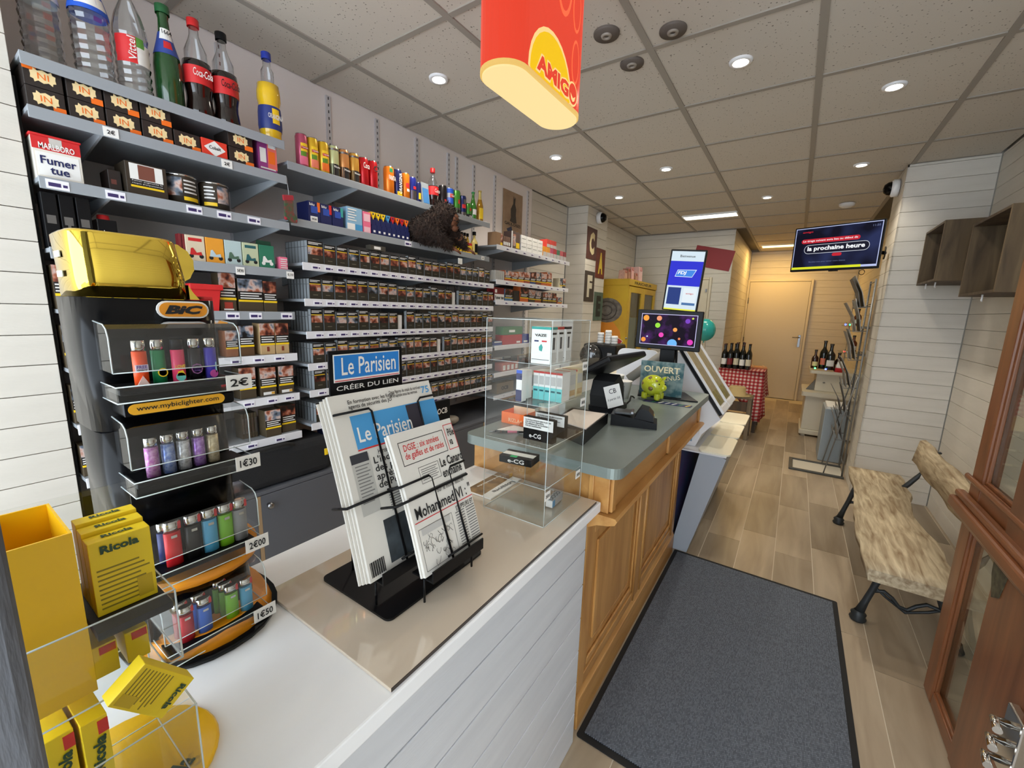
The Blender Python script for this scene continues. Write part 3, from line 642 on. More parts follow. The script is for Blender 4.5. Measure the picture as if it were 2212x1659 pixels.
# ================================================================ DRINKS
COLA = M('cola_dark', (22,10,8), 0.08, coat=0.5); CAPRED = M('cap_red', (196,32,34), 0.4)
def bottle(name, label, loc, h, r, prof, body, cap, neck=None, labels=(), group=None, caph=0.025, capr=None):
    """prof fractions (r,z) of the body; labels (z0,z1,mat,a0,a1)"""
    t = thing(name, label, 'bottle', loc, group=group)
    P = [(a*r, b*h) for a, b in prof]
    if neck:
        k = neck[0]; lo = [p for p in P if p[1] <= k*h]; hi = [p for p in P if p[1] >= k*h]
        lo = lo+[(max(0.001, lo[-1][0]*0.98), lo[-1][1]+0.0002), (0, lo[-1][1]+0.0003)]
        B().lathe(lo, (0,0,0), body, 24).obj('filled_body', t); B().lathe([(hi[0][0], lo[-1][1])]+hi, (0,0,0), neck[1], 24).obj('neck', t)
    else: B().lathe(P, (0,0,0), body, 24 if body is not PET else 14, body is not PET).obj('bottle_body', t)
    cr = capr or P[-1][0]*1.25
    B().lathe([(cr,h),(cr,h+caph*0.95),(cr*0.9,h+caph),(0,h+caph)], (0,0,0), cap, 16).obj('cap', t)
    def rad(z):
        for a, b in zip(P, P[1:]):
            if a[1] <= z <= b[1] and b[1] > a[1]: return a[0]+(b[0]-a[0])*(z-a[1])/(b[1]-a[1])
        return r
    for q in labels:
        z0, z1, m = q[0]*h, q[1]*h, q[2]; a0, a1 = (q[3], q[4]) if len(q) > 4 else (-math.pi, math.pi)
        n = 5
        B().arc([(rad(z0+(z1-z0)*i/n)*1.012+0.0004, z0+(z1-z0)*i/n) for i in range(n+1)], (0,0,0), m, a0, a1, 24).obj('label', t)
    return t
COKE = [(0,0),(0.86,0),(0.98,0.03),(1,0.09),(0.90,0.20),(0.90,0.27),(0.99,0.34),(1,0.55),(0.96,0.62),(0.78,0.74),(0.45,0.86),(0.33,0.92),(0.33,1.0)]
RIB = [(0,0),(0.9,0),(1,0.04),(1,0.10),(0.93,0.12),(1,0.15),(0.93,0.19),(1,0.23),(0.93,0.27),(1,0.31),(0.94,0.35),(1,0.39),(0.94,0.44),(1,0.49),(0.94,0.54),(1,0.58),(0.96,0.66),(0.75,0.78),(0.42,0.90),(0.30,0.94),(0.30,1)]
BEER = [(0,0),(0.95,0),(1,0.02),(1,0.45),(0.92,0.55),(0.62,0.70),(0.42,0.82),(0.36,0.95),(0.40,0.97),(0.40,1.0)]
Z1 = LZ[0]+0.0005
bottle('water_bottle', 'clear ribbed water bottle, leftmost on the top shelf', (-1.86,0.345,Z1), 0.30, 0.043, RIB, PET, BLUE, labels=((0.62,0.70,PAPER),), group='large bottles')
t = bottle('water_bottle', 'clear ribbed water bottle with blue label at its shoulder', (-1.82,0.440,Z1), 0.30, 0.045, RIB, PET, BLUE, labels=((0.62,0.80,BLUE), (0.66,0.76,PAPER,-0.9,0.9)), group='large bottles')
t = bottle('water_bottle', 'clear water bottle with red and white label reading vertically', (-1.82,0.532,Z1), 0.30, 0.043, RIB, PET, RED, labels=((0.30,0.55,RED,-1.3,0.0), (0.30,0.50,PAPER,0.0,1.0), (0.42,0.55,M('label_green', (90,150,60), 0.5),0.0,0.5)), group='large bottles')
text('Vittel', (0.0448,-0.012,0.128), 0.064, 0.020, PAPER, t, ((0,0,1), (0,-1,0)), 0.01)
t = bottle('beer_bottle', 'large green beer bottle with blue neck label', (-1.82,0.622,Z1), 0.285, 0.038, BEER, M('green_glass', (22,66,28), 0.06, coat=0.6), M('green_foil', (30,90,50), 0.35), labels=((0.56,0.80,M('label_blue', (50,72,150), 0.45)), (0.72,0.84,PAPER,-1.0,0.8), (0.62,0.70,RED,-0.5,0.3)), group='large bottles')
text('1664', (0.031,-0.004,0.222), 0.026, 0.014, INK, t, ((0,1,0), (-0.2,0,1)), 0.02)
for y, cap, lab, col, nm in ((0.706,CAPRED,'cola bottle with red cap and red label',PAPER,'Coca-Cola'), (0.790,BLACK,'cola bottle with black cap and red label',INK,'Coca-Cola')):
    t = bottle('cola_bottle', lab+' on the top shelf', (-1.82,y,Z1), 0.29, 0.042, COKE, COLA, cap, (0.68, PET), ((0.36,0.55,RED),), 'large bottles')
    text(nm, (0.0452,0.0,0.137), 0.058, 0.024, col, t, '+x', 0.01, 0.2)
t = bottle('soda_bottle', 'yellow orange-soda bottle with blue cap and blue label', (-1.82,0.945,Z1), 0.30, 0.041, [(0,0),(0.8,0),(0.95,0.03),(0.9,0.10),(0.94,0.14),(1,0.20),(0.97,0.40),(0.90,0.45),(1,0.52),(1,0.60),(0.92,0.70),(0.55,0.86),(0.33,0.92),(0.33,1.0)], M('orange_soda', (226,184,30), 0.15, coat=0.5), M('cap_blue', (30,52,150), 0.4), (0.76, PET), ((0.15,0.43,M('label_navy', (36,52,120), 0.45)), (0.22,0.40,YELLOW,-0.25,0.45)), 'large bottles')
text('ORANGINA', (0.0432,0.0,0.090), 0.056, 0.018, PAPER, t, '+x', 0.02, 0.1)
# ---- cans on the middle bay
def can(label, y, h, r, mat, bands=(), texts=(), z=CZ[0], x=-1.83, group='drinks cans on the upper middle shelf'):
    t = thing('drink_can', label, 'can', (x, y, z+0.0005), group=group)
    B().lathe([(0,0.002),(r*0.75,0),(r,0.008),(r,h*0.92),(r*0.86,h*0.985)], (0,0,0), mat, 22).obj('can_body', t)
    B().lathe([(r*0.86,h*0.985),(r*0.88,h),(r*0.82,h),(r*0.78,h*0.985),(0,h*0.985)], (0,0,0), STEEL, 22).obj('can_lid', t)
    for k, q in enumerate(bands): B().arc([(r*1.006+0.0003*k,q[0]*h),(r*1.006+0.0003*k,q[1]*h)], (0,0,0), q[2], q[3] if len(q) > 3 else -math.pi, q[4] if len(q) > 3 else math.pi, 20).obj('printed_band', t)
    for q in texts: text(q[0], (r*1.03+0.0012, 0, q[1]*h), q[2], q[3], q[4], t, q[5] if len(q) > 5 else '+x', 0.015)
    return t
def met(n, c): return M('can_'+n, c, 0.28, 0.35)
YG, LIME = met('yellow', (222,176,40)), M('leaf_print', (96,140,40), 0.4)
for y, c, c2, nm in ((1.075,met('rose', (186,84,110)),PINK,'pink raspberry'), (1.123,YG,M('peach_p', (240,130,100),0.4),'yellow peach'), (1.173,YG,ORANGE,'yellow orange')):
    can(nm+' iced tea can, slim, left group', y, 0.135, 0.024, c, ((0.30,0.62,LIME,-0.7,0.3), (0.10,0.34,c2,-0.8,0.8), (0.48,0.72,YELLOW,-0.65,0.65), (0.55,0.63,RED,-0.6,0.6)), (('Lipton',0.59,0.026,0.008,PAPER),))
for y, c, nm in ((1.223,met('lime', (200,206,150)),'pale lime'), (1.276,met('amber', (206,140,80)),'amber'), (1.330,met('gold', (214,160,66)),'golden')):
    can(nm+' mixer can with black lower half', y, 0.135, 0.024, c, ((0.02,0.42,PKBLK), (0.84,0.90,STEEL)), (('Minute',0.33,0.030,0.009,PAPER),))
can('red cola can with white script, left of two', 1.382, 0.132, 0.0245, met('cola', (196,26,34)), (), (('Coca',0.72,0.034,0.026,PAPER),))
can('red cola can with black script, right of two', 1.435, 0.132, 0.0245, met('cola', (196,26,34)), (), (('C',0.72,0.022,0.026,INK),))
can('orange soda can lettered FANTA', 1.536, 0.135, 0.0270, met('orange', (240,130,30)), ((0.78,0.92,GREEN,-0.5,0.2),), (('FANTA',0.58,0.044,0.022,PAPER),))
can('navy can with vertical orange-soda lettering', 1.592, 0.135, 0.0245, met('navy', (36,44,100)), ((0.05,0.2,YELLOW,-0.7,0.7),), (('ORANGINA',0.5,0.100,0.020,PAPER,((0,0,1),(0,-1,0))),))
can('orange juice can with red motif', 1.645, 0.132, 0.0245, met('orange', (240,130,30)), ((0.45,0.62,RED,-0.5,0.4), (0.3,0.4,PAPER,-0.3,0.5)))
can('blue and silver energy drink can', 1.695, 0.125, 0.0235, met('bull', (36,48,140)), ((0.02,0.45,STEEL), (0.50,0.62,RED,-0.4,0.4)))
can('small dark energy can behind foil pouch', 1.738, 0.11, 0.0175, met('navy', (36,44,100)), ((0.2,0.5,YELLOW,-0.5,0.5),))
t = thing('juice_pouch', 'silver juice pouch with blue fish picture', 'pouch', (-1.83,1.788,CZ[0]+0.0005), group='drinks cans on the upper middle shelf')
B().prism([(-0.016,0),(0.016,0),(0.006,0.07),(0.001,0.122),(-0.001,0.122),(-0.006,0.07)], -0.028, 0.028, 'y', met('pouch', (180,190,200))).obj('foil', t)
B().prism([(0.0170,0.012),(0.0078,0.07),(0.0058,0.092),(0.0068,0.092),(0.0088,0.07),(0.0180,0.012)], -0.022, 0.022, 'y', M('pouch_blue', (70,130,190), 0.4)).obj('print', t)
t = bottle('cola_bottle', 'small cola bottle with red cap among the cans', (-1.84,1.863,CZ[0]+0.0005), 0.195, 0.034, COKE, COLA, CAPRED, (0.68, PET), ((0.36,0.60,RED),), 'drinks cans on the upper middle shelf'); text('Coca', (0.0368,0,0.094), 0.040, 0.020, PAPER, t, '+x', 0.01, 0.2)
can('black can right of the small cola bottle', 1.935, 0.142, 0.0255, met('black', (30,26,28)), ((0.3,0.45,RED,-0.4,0.4),))
can('silver and blue tall can, first beer group', 1.992, 0.142, 0.0265, met('silver', (176,182,196)), ((0.35,0.60,BLUE), (0.60,0.75,RED,-0.6,0.6), (0.78,0.96,BLUE)), (('1664',0.68,0.03,0.014,PAPER),))
can('tall green beer can with red star', 2.053, 0.142, 0.0275, met('beer_green', (70,140,50)), ((0.02,0.28,STEEL), (0.45,0.62,RED,-0.3,0.3)), (('ini',0.16,0.034,0.02,INK),))
can('navy and red can right of green can', 2.113, 0.125, 0.0250, met('navy', (36,44,100)), ((0.40,0.58,RED,-0.9,0.2), (0.60,0.82,STEEL,-0.5,0.5), (0.02,0.22,STEEL)))
can('short green beer can with red star', 2.166, 0.092, 0.0240, met('beer_green', (70,140,50)), ((0.5,0.68,RED,-0.3,0.3), (0.02,0.28,INK)), (('ni',0.15,0.024,0.014,PAPER),))
bottle('beer_bottle', 'slim green beer bottle near the end of can shelf', (-1.83,2.218,CZ[0]+0.0005), 0.165, 0.0225, BEER, M('bright_green_glass', (60,130,40), 0.08, coat=0.5), GREEN, labels=((0.20,0.40,PAPER,-0.9,0.9),), group='small beer bottles', caph=0.008)
bottle('beer_bottle', 'amber beer bottle with gold foil neck at the shelf end', (-1.83,2.288,CZ[0]+0.0005), 0.190, 0.0235, BEER, M('amber_glass', (170,120,24), 0.08, coat=0.5), M('gold_foil', (220,200,120), 0.3, 0.6), labels=((0.10,0.46,YELLOW,-1.0,1.0), (0.74,0.99,M('gold_foil', (220,200,120), 0.3, 0.6))), group='small beer bottles', caph=0.008)
# ---- second shelf of the middle bay
Z2 = CZ[1]+0.0005
for y, c, nm in ((1.100,ORANGE,'orange'), (1.156,RED,'red'), (1.214,TEAL,'mint')):
    t = carton('vape_box', 'dark blue display box lettered blu with %s corner' % nm, 'box', y-0.027, y+0.027, Z2, Z2+0.088, NAVY, -1.80, 0.09, ((0.45,1,0.55,1.0,c), (0.0,0.75,0.45,1.0,NAVY), (0.22,0.78,0.46,0.78,M('globe_blue', (50,80,170), 0.4))), (('blu',0.3,0.86,0.42,0.13,PAPER,0.02),), group='blue vape boxes')
t = thing('price_tag', 'white price tag reading 9€60 in front of blu box', 'price tag', (-1.7965,1.095,Z2+0.004)); B().box(0, 0.0012, -0.016, 0.016, 0, 0.022, PAPER).obj('card', t); text('9€60', (0.0018,0,0.011), 0.022, 0.009, INK, t, '+x', 0.02)
carton('vape_box', 'pale blue and white striped display box right of the blu boxes', 'box', 1.262, 1.345, Z2, Z2+0.105, M('ice_blue', (140,180,206), 0.45), -1.80, 0.09, ((0.5,1,0.04,0.30,M('sky_print', (70,150,200), 0.5)), (0.0,0.5,0.04,0.30,PAPER))+stripes(0.4,0.95,5,0.05,0.6))
carton('vape_box', 'narrow pink and white display box next to pale blue one', 'box', 1.350, 1.394, Z2, Z2+0.10, PINK, -1.80, 0.09, ((0.1,0.9,0.05,0.3,M('pale_pink', (240,190,200), 0.5)), (0.1,0.9,0.55,0.9,M('pale_pink', (240,190,200), 0.5))))
for j in range(8):
    y = 1.415+0.0308*j; c = (YELLOW, YELLOW, YELLOW, M('sky_print', (70,150,200), 0.5), RED, ORANGE, RED, ORANGE)[j]
    t = thing('vape_pack', 'slim navy vape pack with %s point, %s from left' % (('yellow','yellow','yellow','blue','red','orange','red','orange')[j], numw[j]), 'vape pack', (-1.82,y,Z2), group='slim navy vape packs')
    B().box(-0.02, 0.02, -0.0145, 0.0145, 0, 0.048, NAVY).prism([(-0.0145,0.048),(0.0145,0.048),(0.0145,0.075),(-0.0145,0.085)], -0.02, 0.012, 'x', NAVY).obj('pack_body', t)
    B().prism([(-0.0145,0.108),(0.0145,0.108),(0.0,0.072)], -0.018, 0.013, 'x', c).prism([(-0.004,0.103),(0.004,0.103),(0.004,0.095),(-0.004,0.095)], 0.013, 0.0135, 'x', NAVY).obj('point', t)
    B().box(0.02, 0.0205, -0.006, 0.006, 0.012, 0.022, PAPER).obj('label', t)
# yellow syrup pack and small bottle
t = thing('syrup_crate', 'yellow and red carton carrying small bottles with black caps', 'bottle carrier', (-1.84,2.13,Z2)); o = t.location
B(o).box(-1.875, -1.805, 2.065, 2.182, Z2, Z2+0.052, YELLOW, 0.001).box(-1.8752, -1.8045, 2.0648, 2.1822, Z2+0.052, Z2+0.066, RED).obj('carrier', t)
text('vanille', (0.0365,0.012,0.03), 0.05, 0.018, RED, t, '+x', 0.01)
for j in range(4):
    y = 2.080+0.0285*j; b = B(o).lathe([(0.012,0.066),(0.013,0.08),(0.006,0.100),(0.006,0.108)], (-1.83,y,Z2), M('syrup_gold', (200,170,60), 0.2), 12).obj('small_bottle', t); B(o).lathe([(0.009,0.1085),(0.009,0.128),(0,0.129)], (-1.83,y,Z2), BLACK, 12).obj('cap', t)
bottle('syrup_bottle', 'pale yellow bottle with black cap and dark label beside the carrier', (-1.82,2.222,Z2), 0.125, 0.024, [(0,0),(0.95,0),(1,0.03),(1,0.62),(0.55,0.78),(0.33,0.86),(0.33,1)], M('pale_syrup', (206,186,110), 0.2, coat=0.4), BLACK, labels=((0.12,0.55,BLACK,-0.7,0.7),), caph=0.022, capr=0.012)
t = thing('price_tag', 'round white price tag at the right end of the second middle shelf', 'price tag', (-1.7838,2.27,CZ[1]-0.026)); B().box(0, 0.0012, -0.016, 0.016, 0, 0.022, PAPER, 0.0003).obj('card', t); text('4€', (0.0018,0,0.011), 0.016, 0.010, INK, t, '+x', 0.02)
# ---- plush chimpanzee leaning off the shelf
def ape():
    FUR = M('dark_brown_fur', (50,33,24), 0.95, noise=(40,(28,18,13),0.2), bump=(90,1.0)); SKIN = M('ape_skin', (128,80,52), 0.8, noise=(25,(96,58,38),0.2))
    base = Vector((-1.80,1.80,Z2))
    t = thing('plush_chimpanzee', 'dark brown plush chimpanzee with tan face and hands leaning off the shelf', 'plush toy', base)
    g = B(); rot = Matrix.Rotation(R(25), 3, 'Z')
    g.ball((0.010,-0.070,0.070), 0.075, FUR, 16, 10, (1,1,0.95)).ball((0.055,-0.030,0.100), 0.076, FUR, 16, 10).ball((0.085,0.020,0.152), 0.078, FUR, 18, 12, (0.95,1.0,1.0))
    g.tube([(0.05,-0.075,0.10),(0.09,-0.065,0.060),(0.118,-0.03,0.022),(0.128,0.012,-0.002),(0.131,0.035,-0.010)], [0.046,0.042,0.034,0.027,0.021], FUR, 10)
    g.tube([(0.08,0.05,0.10),(0.105,0.095,0.060),(0.118,0.135,0.026),(0.127,0.168,0.004)], [0.042,0.036,0.029,0.021], FUR, 10)
    g.tube([(0.02,-0.07,0.035),(0.075,-0.01,0.030),(0.105,0.045,0.030),(0.112,0.068,0.040)], [0.040,0.036,0.028,0.020], FUR, 10)
    me = g.mesh('ape_lumps'); o = bpy.data.objects.new('fur_body', me); COL.objects.link(o)
    rm = o.modifiers.new('remesh', 'REMESH'); rm.mode = 'VOXEL'; rm.voxel_size = 0.009; rm.use_smooth_shade = True
    sm = o.modifiers.new('smooth', 'SMOOTH'); sm.iterations = 6; sm.factor = 0.6
    dg = bpy.context.evaluated_depsgraph_get(); me2 = bpy.data.meshes.new_from_object(o.evaluated_get(dg)); bpy.data.objects.remove(o)
    me2.materials.clear(); me2.materials.append(FUR)
    rnd = random.Random(5)
    body = bpy.data.objects.new('fur_body', me2); COL.objects.link(body); body.parent = t
    # shaggy fur as short tufts on the body
    bm = bmesh.new(); bm.from_mesh(me2); bm.faces.ensure_lookup_table(); tf = B(); n = 0
    for f in bm.faces:
        c = f.calc_center_median(); nn = f.normal
        for q in range(1):
            a = Vector((rnd.uniform(-1,1), rnd.uniform(-1,1), rnd.uniform(-1,0.2)))*0.7; d = (nn+a).normalized(); L = rnd.uniform(0.010,0.022); s_ = nn.cross(a).normalized()*0.003
            c2 = c+Vector((rnd.uniform(-1,1), rnd.uniform(-1,1), rnd.uniform(-1,1)))*0.006
            tf.face([c2-s_, c2+s_, c2+d*L], FUR)
    bm.free(); fo = tf.obj('fur_tufts', t); fo['kind'] = 'stuff'
    hc = Vector((0.085,0.020,0.152)); fd = Vector((0.76,0.46,-0.46)).normalized(); fs = Vector((-fd.y,fd.x,0)).normalized(); fu = fd.cross(fs)*-1
    if fu.z < 0: fu = -fu
    FM = Matrix((fd, fs, fu)).transposed()
    def fp(a, b_, c): return hc+fd*a+fs*b_+fu*c
    B().ball(fp(0.058,0,0.004), 0.044, SKIN, 16, 10, (0.62,0.85,1.05), FM).ball(fp(0.084,0,-0.022), 0.023, SKIN, 12, 8, (0.85,1.15,0.8), FM).obj('face', t)
    eb = B()
    for dy in (-0.014, 0.014): eb.ball(fp(0.082,dy,0.016), 0.0055, BLACK_GLOSS, 8, 6)
    eb.obj('eyes', t); B().ball(fp(0.098,0,-0.008), 0.006, M('ape_nose', (70,40,30), 0.8), 8, 6, (0.7,1.6,0.8), FM).obj('nose', t); B().tube([fp(0.098,-0.016,-0.028),fp(0.104,0,-0.031),fp(0.098,0.016,-0.028)], 0.0012, INK, 5).obj('mouth', t)
    def hand(c, d, up, n_, name, spread=0.010):
        d = Vector(d).normalized(); up = Vector(up).normalized(); s_ = d.cross(up).normalized(); c = Vector(c)
        h = B().ball(c, 0.018, SKIN, 10, 7, (1,1,0.7))
        for k in range(4):
            a = c+d*0.012+s_*(k-1.5)*spread; L = (0.034,0.040,0.039,0.032)[k]
            h.tube([a, a+d*L*0.5+up*0.003, a+d*L-up*0.006], [0.0062,0.0056,0.0042], SKIN, 6)
        h.tube([c+s_*0.018, c+s_*0.026+d*0.016, c+s_*0.024+d*0.028], [0.006,0.0055,0.004], SKIN, 6)
        h.obj(name, t)
    hand((0.133,0.050,-0.016), (0.35,0.9,-0.35), (0.4,0,1), 4, 'hand'); hand((0.130,0.184,-0.004), (0.35,0.9,-0.35), (0.3,0,1), 4, 'hand'); hand((0.118,0.086,0.048), (0.25,0.8,0.5), (0.5,-0.3,0.5), 4, 'foot')
ape()
# ================================================================ FAR BAY
def rbox(y0, y1, z, h, mat, label, pat=(), tx=(), xf=-1.765, d=0.07, name='tobacco_box', cat='tobacco'): return carton(name, label, cat, y0, y1, z+0.0005, z+h, mat, xf, d, pat, tx, group='goods in the far bay')
TOB = ((0,1,0.55,1.0,PIC), (0,1,0.30,0.55,PKBLK), (0.08,0.92,0.45,0.49,PKTXT), (0.08,0.8,0.37,0.41,PKTXT), (0,1,0.24,0.30,YELLOW))
rbox(2.385,2.465,RZ[0],0.088,M('kraft_box', (150,116,84),0.6),'brown kraft box at the left end of far top shelf',((0.75,1.0,0.3,0.95,PIC),(0.7,1,0,0.28,YELLOW)))
for j in range(4): rbox(2.476+0.022*j,2.496+0.022*j,RZ[0],0.075,M('filter_brown',(120,90,76),0.5),'slim brown filter box, %s on far top shelf' % numw[j],((0.1,0.9,0.2,0.5,PAPER),))
rbox(2.575,2.685,RZ[0],0.125,M('dark_panel_box',(90,70,64),0.5),'tall dark box with portrait panels on far top shelf',((0.0,0.12,0,1,PAPER),(0.2,0.5,0.2,0.85,PIC),(0.55,0.95,0.1,0.4,YELLOW)))
for j in range(4):
    rbox(2.702+0.081*j,2.778+0.081*j,RZ[0],0.060,PAPER,'white filter carton, lower row, %s on far top shelf' % numw[j],((0.15,0.85,0.55,0.6,STEEL),),name='filter_carton',cat='carton')
    o = rbox(2.702+0.081*j,2.778+0.081*j,RZ[0]+0.0605,0.056,PAPER,'white filter carton, upper row, %s on far top shelf' % numw[j],((0.15,0.85,0.55,0.6,STEEL),),name='filter_carton',cat='carton')
for j, (c, nm) in enumerate(((M('amber_tab',(226,150,40),0.5),'amber'),(M('amber_tab',(226,150,40),0.5),'orange'),(M('berry_tab',(190,80,110),0.5),'berry'),(M('red_tab',(190,50,60),0.5),'red'),(M('green_tab',(70,120,90),0.5),'green'),(M('rose_tab',(200,90,100),0.5),'rose'),(M('wine_tab',(150,50,60),0.5),'wine red'))):
    rbox(3.032+0.059*j,3.086+0.059*j,RZ[0],0.082,c,'%s topped filter pack, %s of seven on far top shelf' % (nm,numw[j]),((0,1,0,0.5,M('pack_pale',(196,192,190),0.5)),),name='filter_pack',cat='filter pack')
for j in range(3): rbox(3.09+0.055*j,3.14+0.055*j,RZ[0]+0.083,0.062,M('scarlet_tab',(206,66,56),0.5),'red filter pack stacked on top, %s, far top shelf' % numw[j],((0,1,0,0.4,M('pack_pale',(196,192,190),0.5)),),name='filter_pack',cat='filter pack')
for j in range(5): rbox(2.39+0.022*j,2.41+0.022*j,RZ[1],0.066,M('silver_pack',(170,168,162),0.4),'slim silver pack, %s on far second shelf' % numw[j])
cols = [(M('rust_pack',(170,84,50),0.5),'rust'),(M('rust2_pack',(190,100,60),0.5),'light rust'),(M('amberp_pack',(206,120,50),0.5),'amber'),(M('brick_pack',(150,66,46),0.5),'brick red'),(M('bluep_pack',(50,70,120),0.5),'blue'),(M('brownp_pack',(110,60,44),0.5),'brown'),(M('rust3_pack',(180,90,56),0.5),'copper'),(M('orangep_pack',(200,100,44),0.5),'orange')]
for j, (c, nm) in enumerate(cols):
    h = (0.075,0.07,0.08,0.085,0.088,0.10,0.10,0.115)[j]; y0 = 2.505+0.087*j
    rbox(y0,y0+0.081,RZ[1],h,c,'%s tobacco pouch with warning picture, far second shelf' % nm,TOB)
rbox(3.345,3.395,RZ[1],0.085,M('cream_pack',(210,196,160),0.5),'cream tobacco pack near column, far second shelf',TOB); rbox(3.402,3.455,RZ[1],0.088,M('navy_pack',(36,44,70),0.5),'navy tobacco pack at the far end, second shelf',TOB)
rbox(2.385,2.50,RZ[2],0.09,M('dark_red_tin',(120,30,36),0.45),'dark red box with white panel reading Fumer tue, far third shelf',((0,1,0.0,0.5,PAPER),(0.05,0.25,0.6,0.85,PAPER)),(('Fumer tue',0.5,0.24,0.9,0.26,INK,0.02),))
rbox(2.512,2.612,RZ[2],0.085,M('sky_pack',(90,130,170),0.5),'blue tobacco pouch with round picture, far third shelf',TOB)
for j in range(5): rbox(2.622+0.016*j,2.636+0.016*j,RZ[2],0.08,DKB,'thin dark pack on edge, %s on far third shelf' % numw[j])
rbox(2.717,2.83,RZ[2],0.118,M('orange_big',(214,104,48),0.5),'tall orange tobacco box with picture, far third shelf',TOB)
rbox(2.838,2.93,RZ[2],0.10,M('dark_big',(70,60,50),0.5),'dark tobacco box right of the tall orange one',TOB); rbox(2.936,3.03,RZ[2],0.096,M('rust_big',(150,80,50),0.5),'rust tobacco box, far third shelf',TOB)
for j in range(3): rbox(3.06+0.08*j,3.134+0.08*j,RZ[2],0.09,M('olive_big',(90,76,56),0.5),'olive tobacco pouch, %s of three by the column' % numw[j],TOB)
rbox(3.32,3.40,RZ[2],0.06,M('coral_small',(196,110,84),0.5),'short coral pack at the end, far third shelf',TOB)
rbox(2.50,2.76,RZ[3]+0.072,0.06,M('cart_green',(70,116,70),0.5),'green carton on top of the red one, far fourth shelf',((0.3,0.6,0.3,0.6,PAPER),),name='carton',cat='carton'); rbox(2.50,2.76,RZ[3],0.071,M('cart_red',(176,44,48),0.5),'red carton under the green one, far fourth shelf',((0.7,0.9,0.1,0.3,PAPER),),name='carton',cat='carton')
rbox(2.765,2.86,RZ[3],0.071,M('cart_blue',(60,70,140),0.5),'blue carton right of red carton, far fourth shelf',((0.2,0.8,0.1,0.3,PAPER),),name='carton',cat='carton'); rbox(2.39,2.49,RZ[3],0.03,M('cart_navy',(40,56,120),0.5),'flat navy box at the left end, far fourth shelf',((0.05,0.95,0.7,0.95,PAPER),),name='carton',cat='carton')
for j in range(4): rbox(2.50+0.055*j,2.552+0.055*j,RZ[4],0.062,M('pale_red_box',(190,120,110),0.5),'small pale red box, %s on far fifth shelf' % numw[j],((0.2,0.8,0.1,0.7,PAPER),),name='filter_carton',cat='carton')
rbox(2.44,2.66,RZ[5],0.08,M('ocb_brown',(120,104,82),0.6),'brown carton lettered OCB on the far lowest shelf',(),(('OCB',0.45,0.5,0.4,0.35,INK,0.02),),name='carton',cat='carton')
# advertising plaque with a dark silhouette on the wall
t = thing('tin_plaque', 'old tan tin plaque lettered GAULOISES on white wall', 'sign', (-2.176,3.18,1.99))
B().box(0, 0.004, -0.15, 0.15, 0, 0.385, M('aged_tan_print', (176,150,122), 0.6, noise=(8,(140,114,90),0.25)), 0.002).obj('plate', t)
B().prism([(0.01,0.13),(0.06,0.135),(0.045,0.20),(0.05,0.25),(0.03,0.29),(0.035,0.35),(0.02,0.33),(0.005,0.355),(0.0,0.29),(-0.035,0.24),(-0.03,0.17),(-0.045,0.14)], 0.0042, 0.005, 'x', M('plaque_dark', (56,48,42), 0.6)).obj('silhouette', t)
B().prism([(-0.09,0.07),(-0.05,0.085),(-0.02,0.10),(0.0,0.06),(0.03,0.03),(-0.04,0.025),(-0.07,0.045)], 0.0042, 0.005, 'x', M('plaque_blue', (40,50,80), 0.6)).prism([(0.03,0.05),(0.07,0.075),(0.11,0.06),(0.10,0.03),(0.05,0.02)], 0.0042, 0.005, 'x', M('plaque_ochre', (196,150,96), 0.6)).obj('emblem', t)
text('GAULOISES', (0.0056,0.0,0.116), 0.25, 0.026, INK, t, '+x', 0.02)
# ================================================================ GREY CABINET UNDER THE SHELVES, BAG, ROLLING PAPER BOX
GC = M('grey_laminate', (84,86,92), 0.6); GCI = M('cabinet_edge_wood', (150,124,92), 0.6)
t = thing('base_cabinet', 'dark grey laminate base cabinet under the wall shelves', 'cabinet', (-1.94,1.85,0)); o = t.location
B(o).box(-2.178, -1.718, 0.275, 3.46, 0.0, 0.60, GC).obj('carcass', t); B(o).box(-2.178, -1.700, 0.275, 3.46, 0.6002, 0.615, GC, 0.002).obj('top', t)
ys = [0.28, 0.738, 1.23, 1.72, 2.21, 2.70, 3.19]
for j in range(6):
    d = B(o).box(-1.7175, -1.700, ys[j]+0.008, ys[j+1]-0.008, 0.02, 0.598, GC, 0.002).obj('cabinet_door', t)
    if j: d2_ = B(o).box(-1.7175, -1.6995, ys[j]-0.0075, ys[j]+0.0075, 0.02, 0.598, GCI).obj('wood_edge', t)
    B(o).lathe([(0.006,0),(0.006,0.012),(0.012,0.016),(0.014,0.024),(0.009,0.030),(0,0.031)], (0,0,0), STEEL, 12).obj('knob', d, loc=None)
    kn = d.children[0]; kn.data.transform(Matrix.Translation(Vector((-1.700, ys[j]+0.035, 0.555))-o) @ Matrix.Rotation(R(90), 4, 'Y') @ Matrix.Translation(o))
t = thing('equipment_bag', 'black soft speaker bag with small yellow emblem on the grey cabinet', 'bag', (-1.82,0.83,0.6155)); o = t.location
B(o).box(-1.93, -1.71, 0.62, 1.08, 0.616, 0.775, M('black_fabric', (22,22,24), 0.9, bump=(200,0.3)), 0.03).obj('bag_body', t)
B(o).box(-1.711, -1.706, 1.035, 1.05, 0.69, 0.72, YELLOW, 0.001).obj('emblem', t); B(o).tube([(-1.715,0.70,0.775),(-1.70,0.74,0.79),(-1.70,0.86,0.79),(-1.715,0.90,0.775)], 0.008, BLACK_MATT, 6).obj('handle', t)
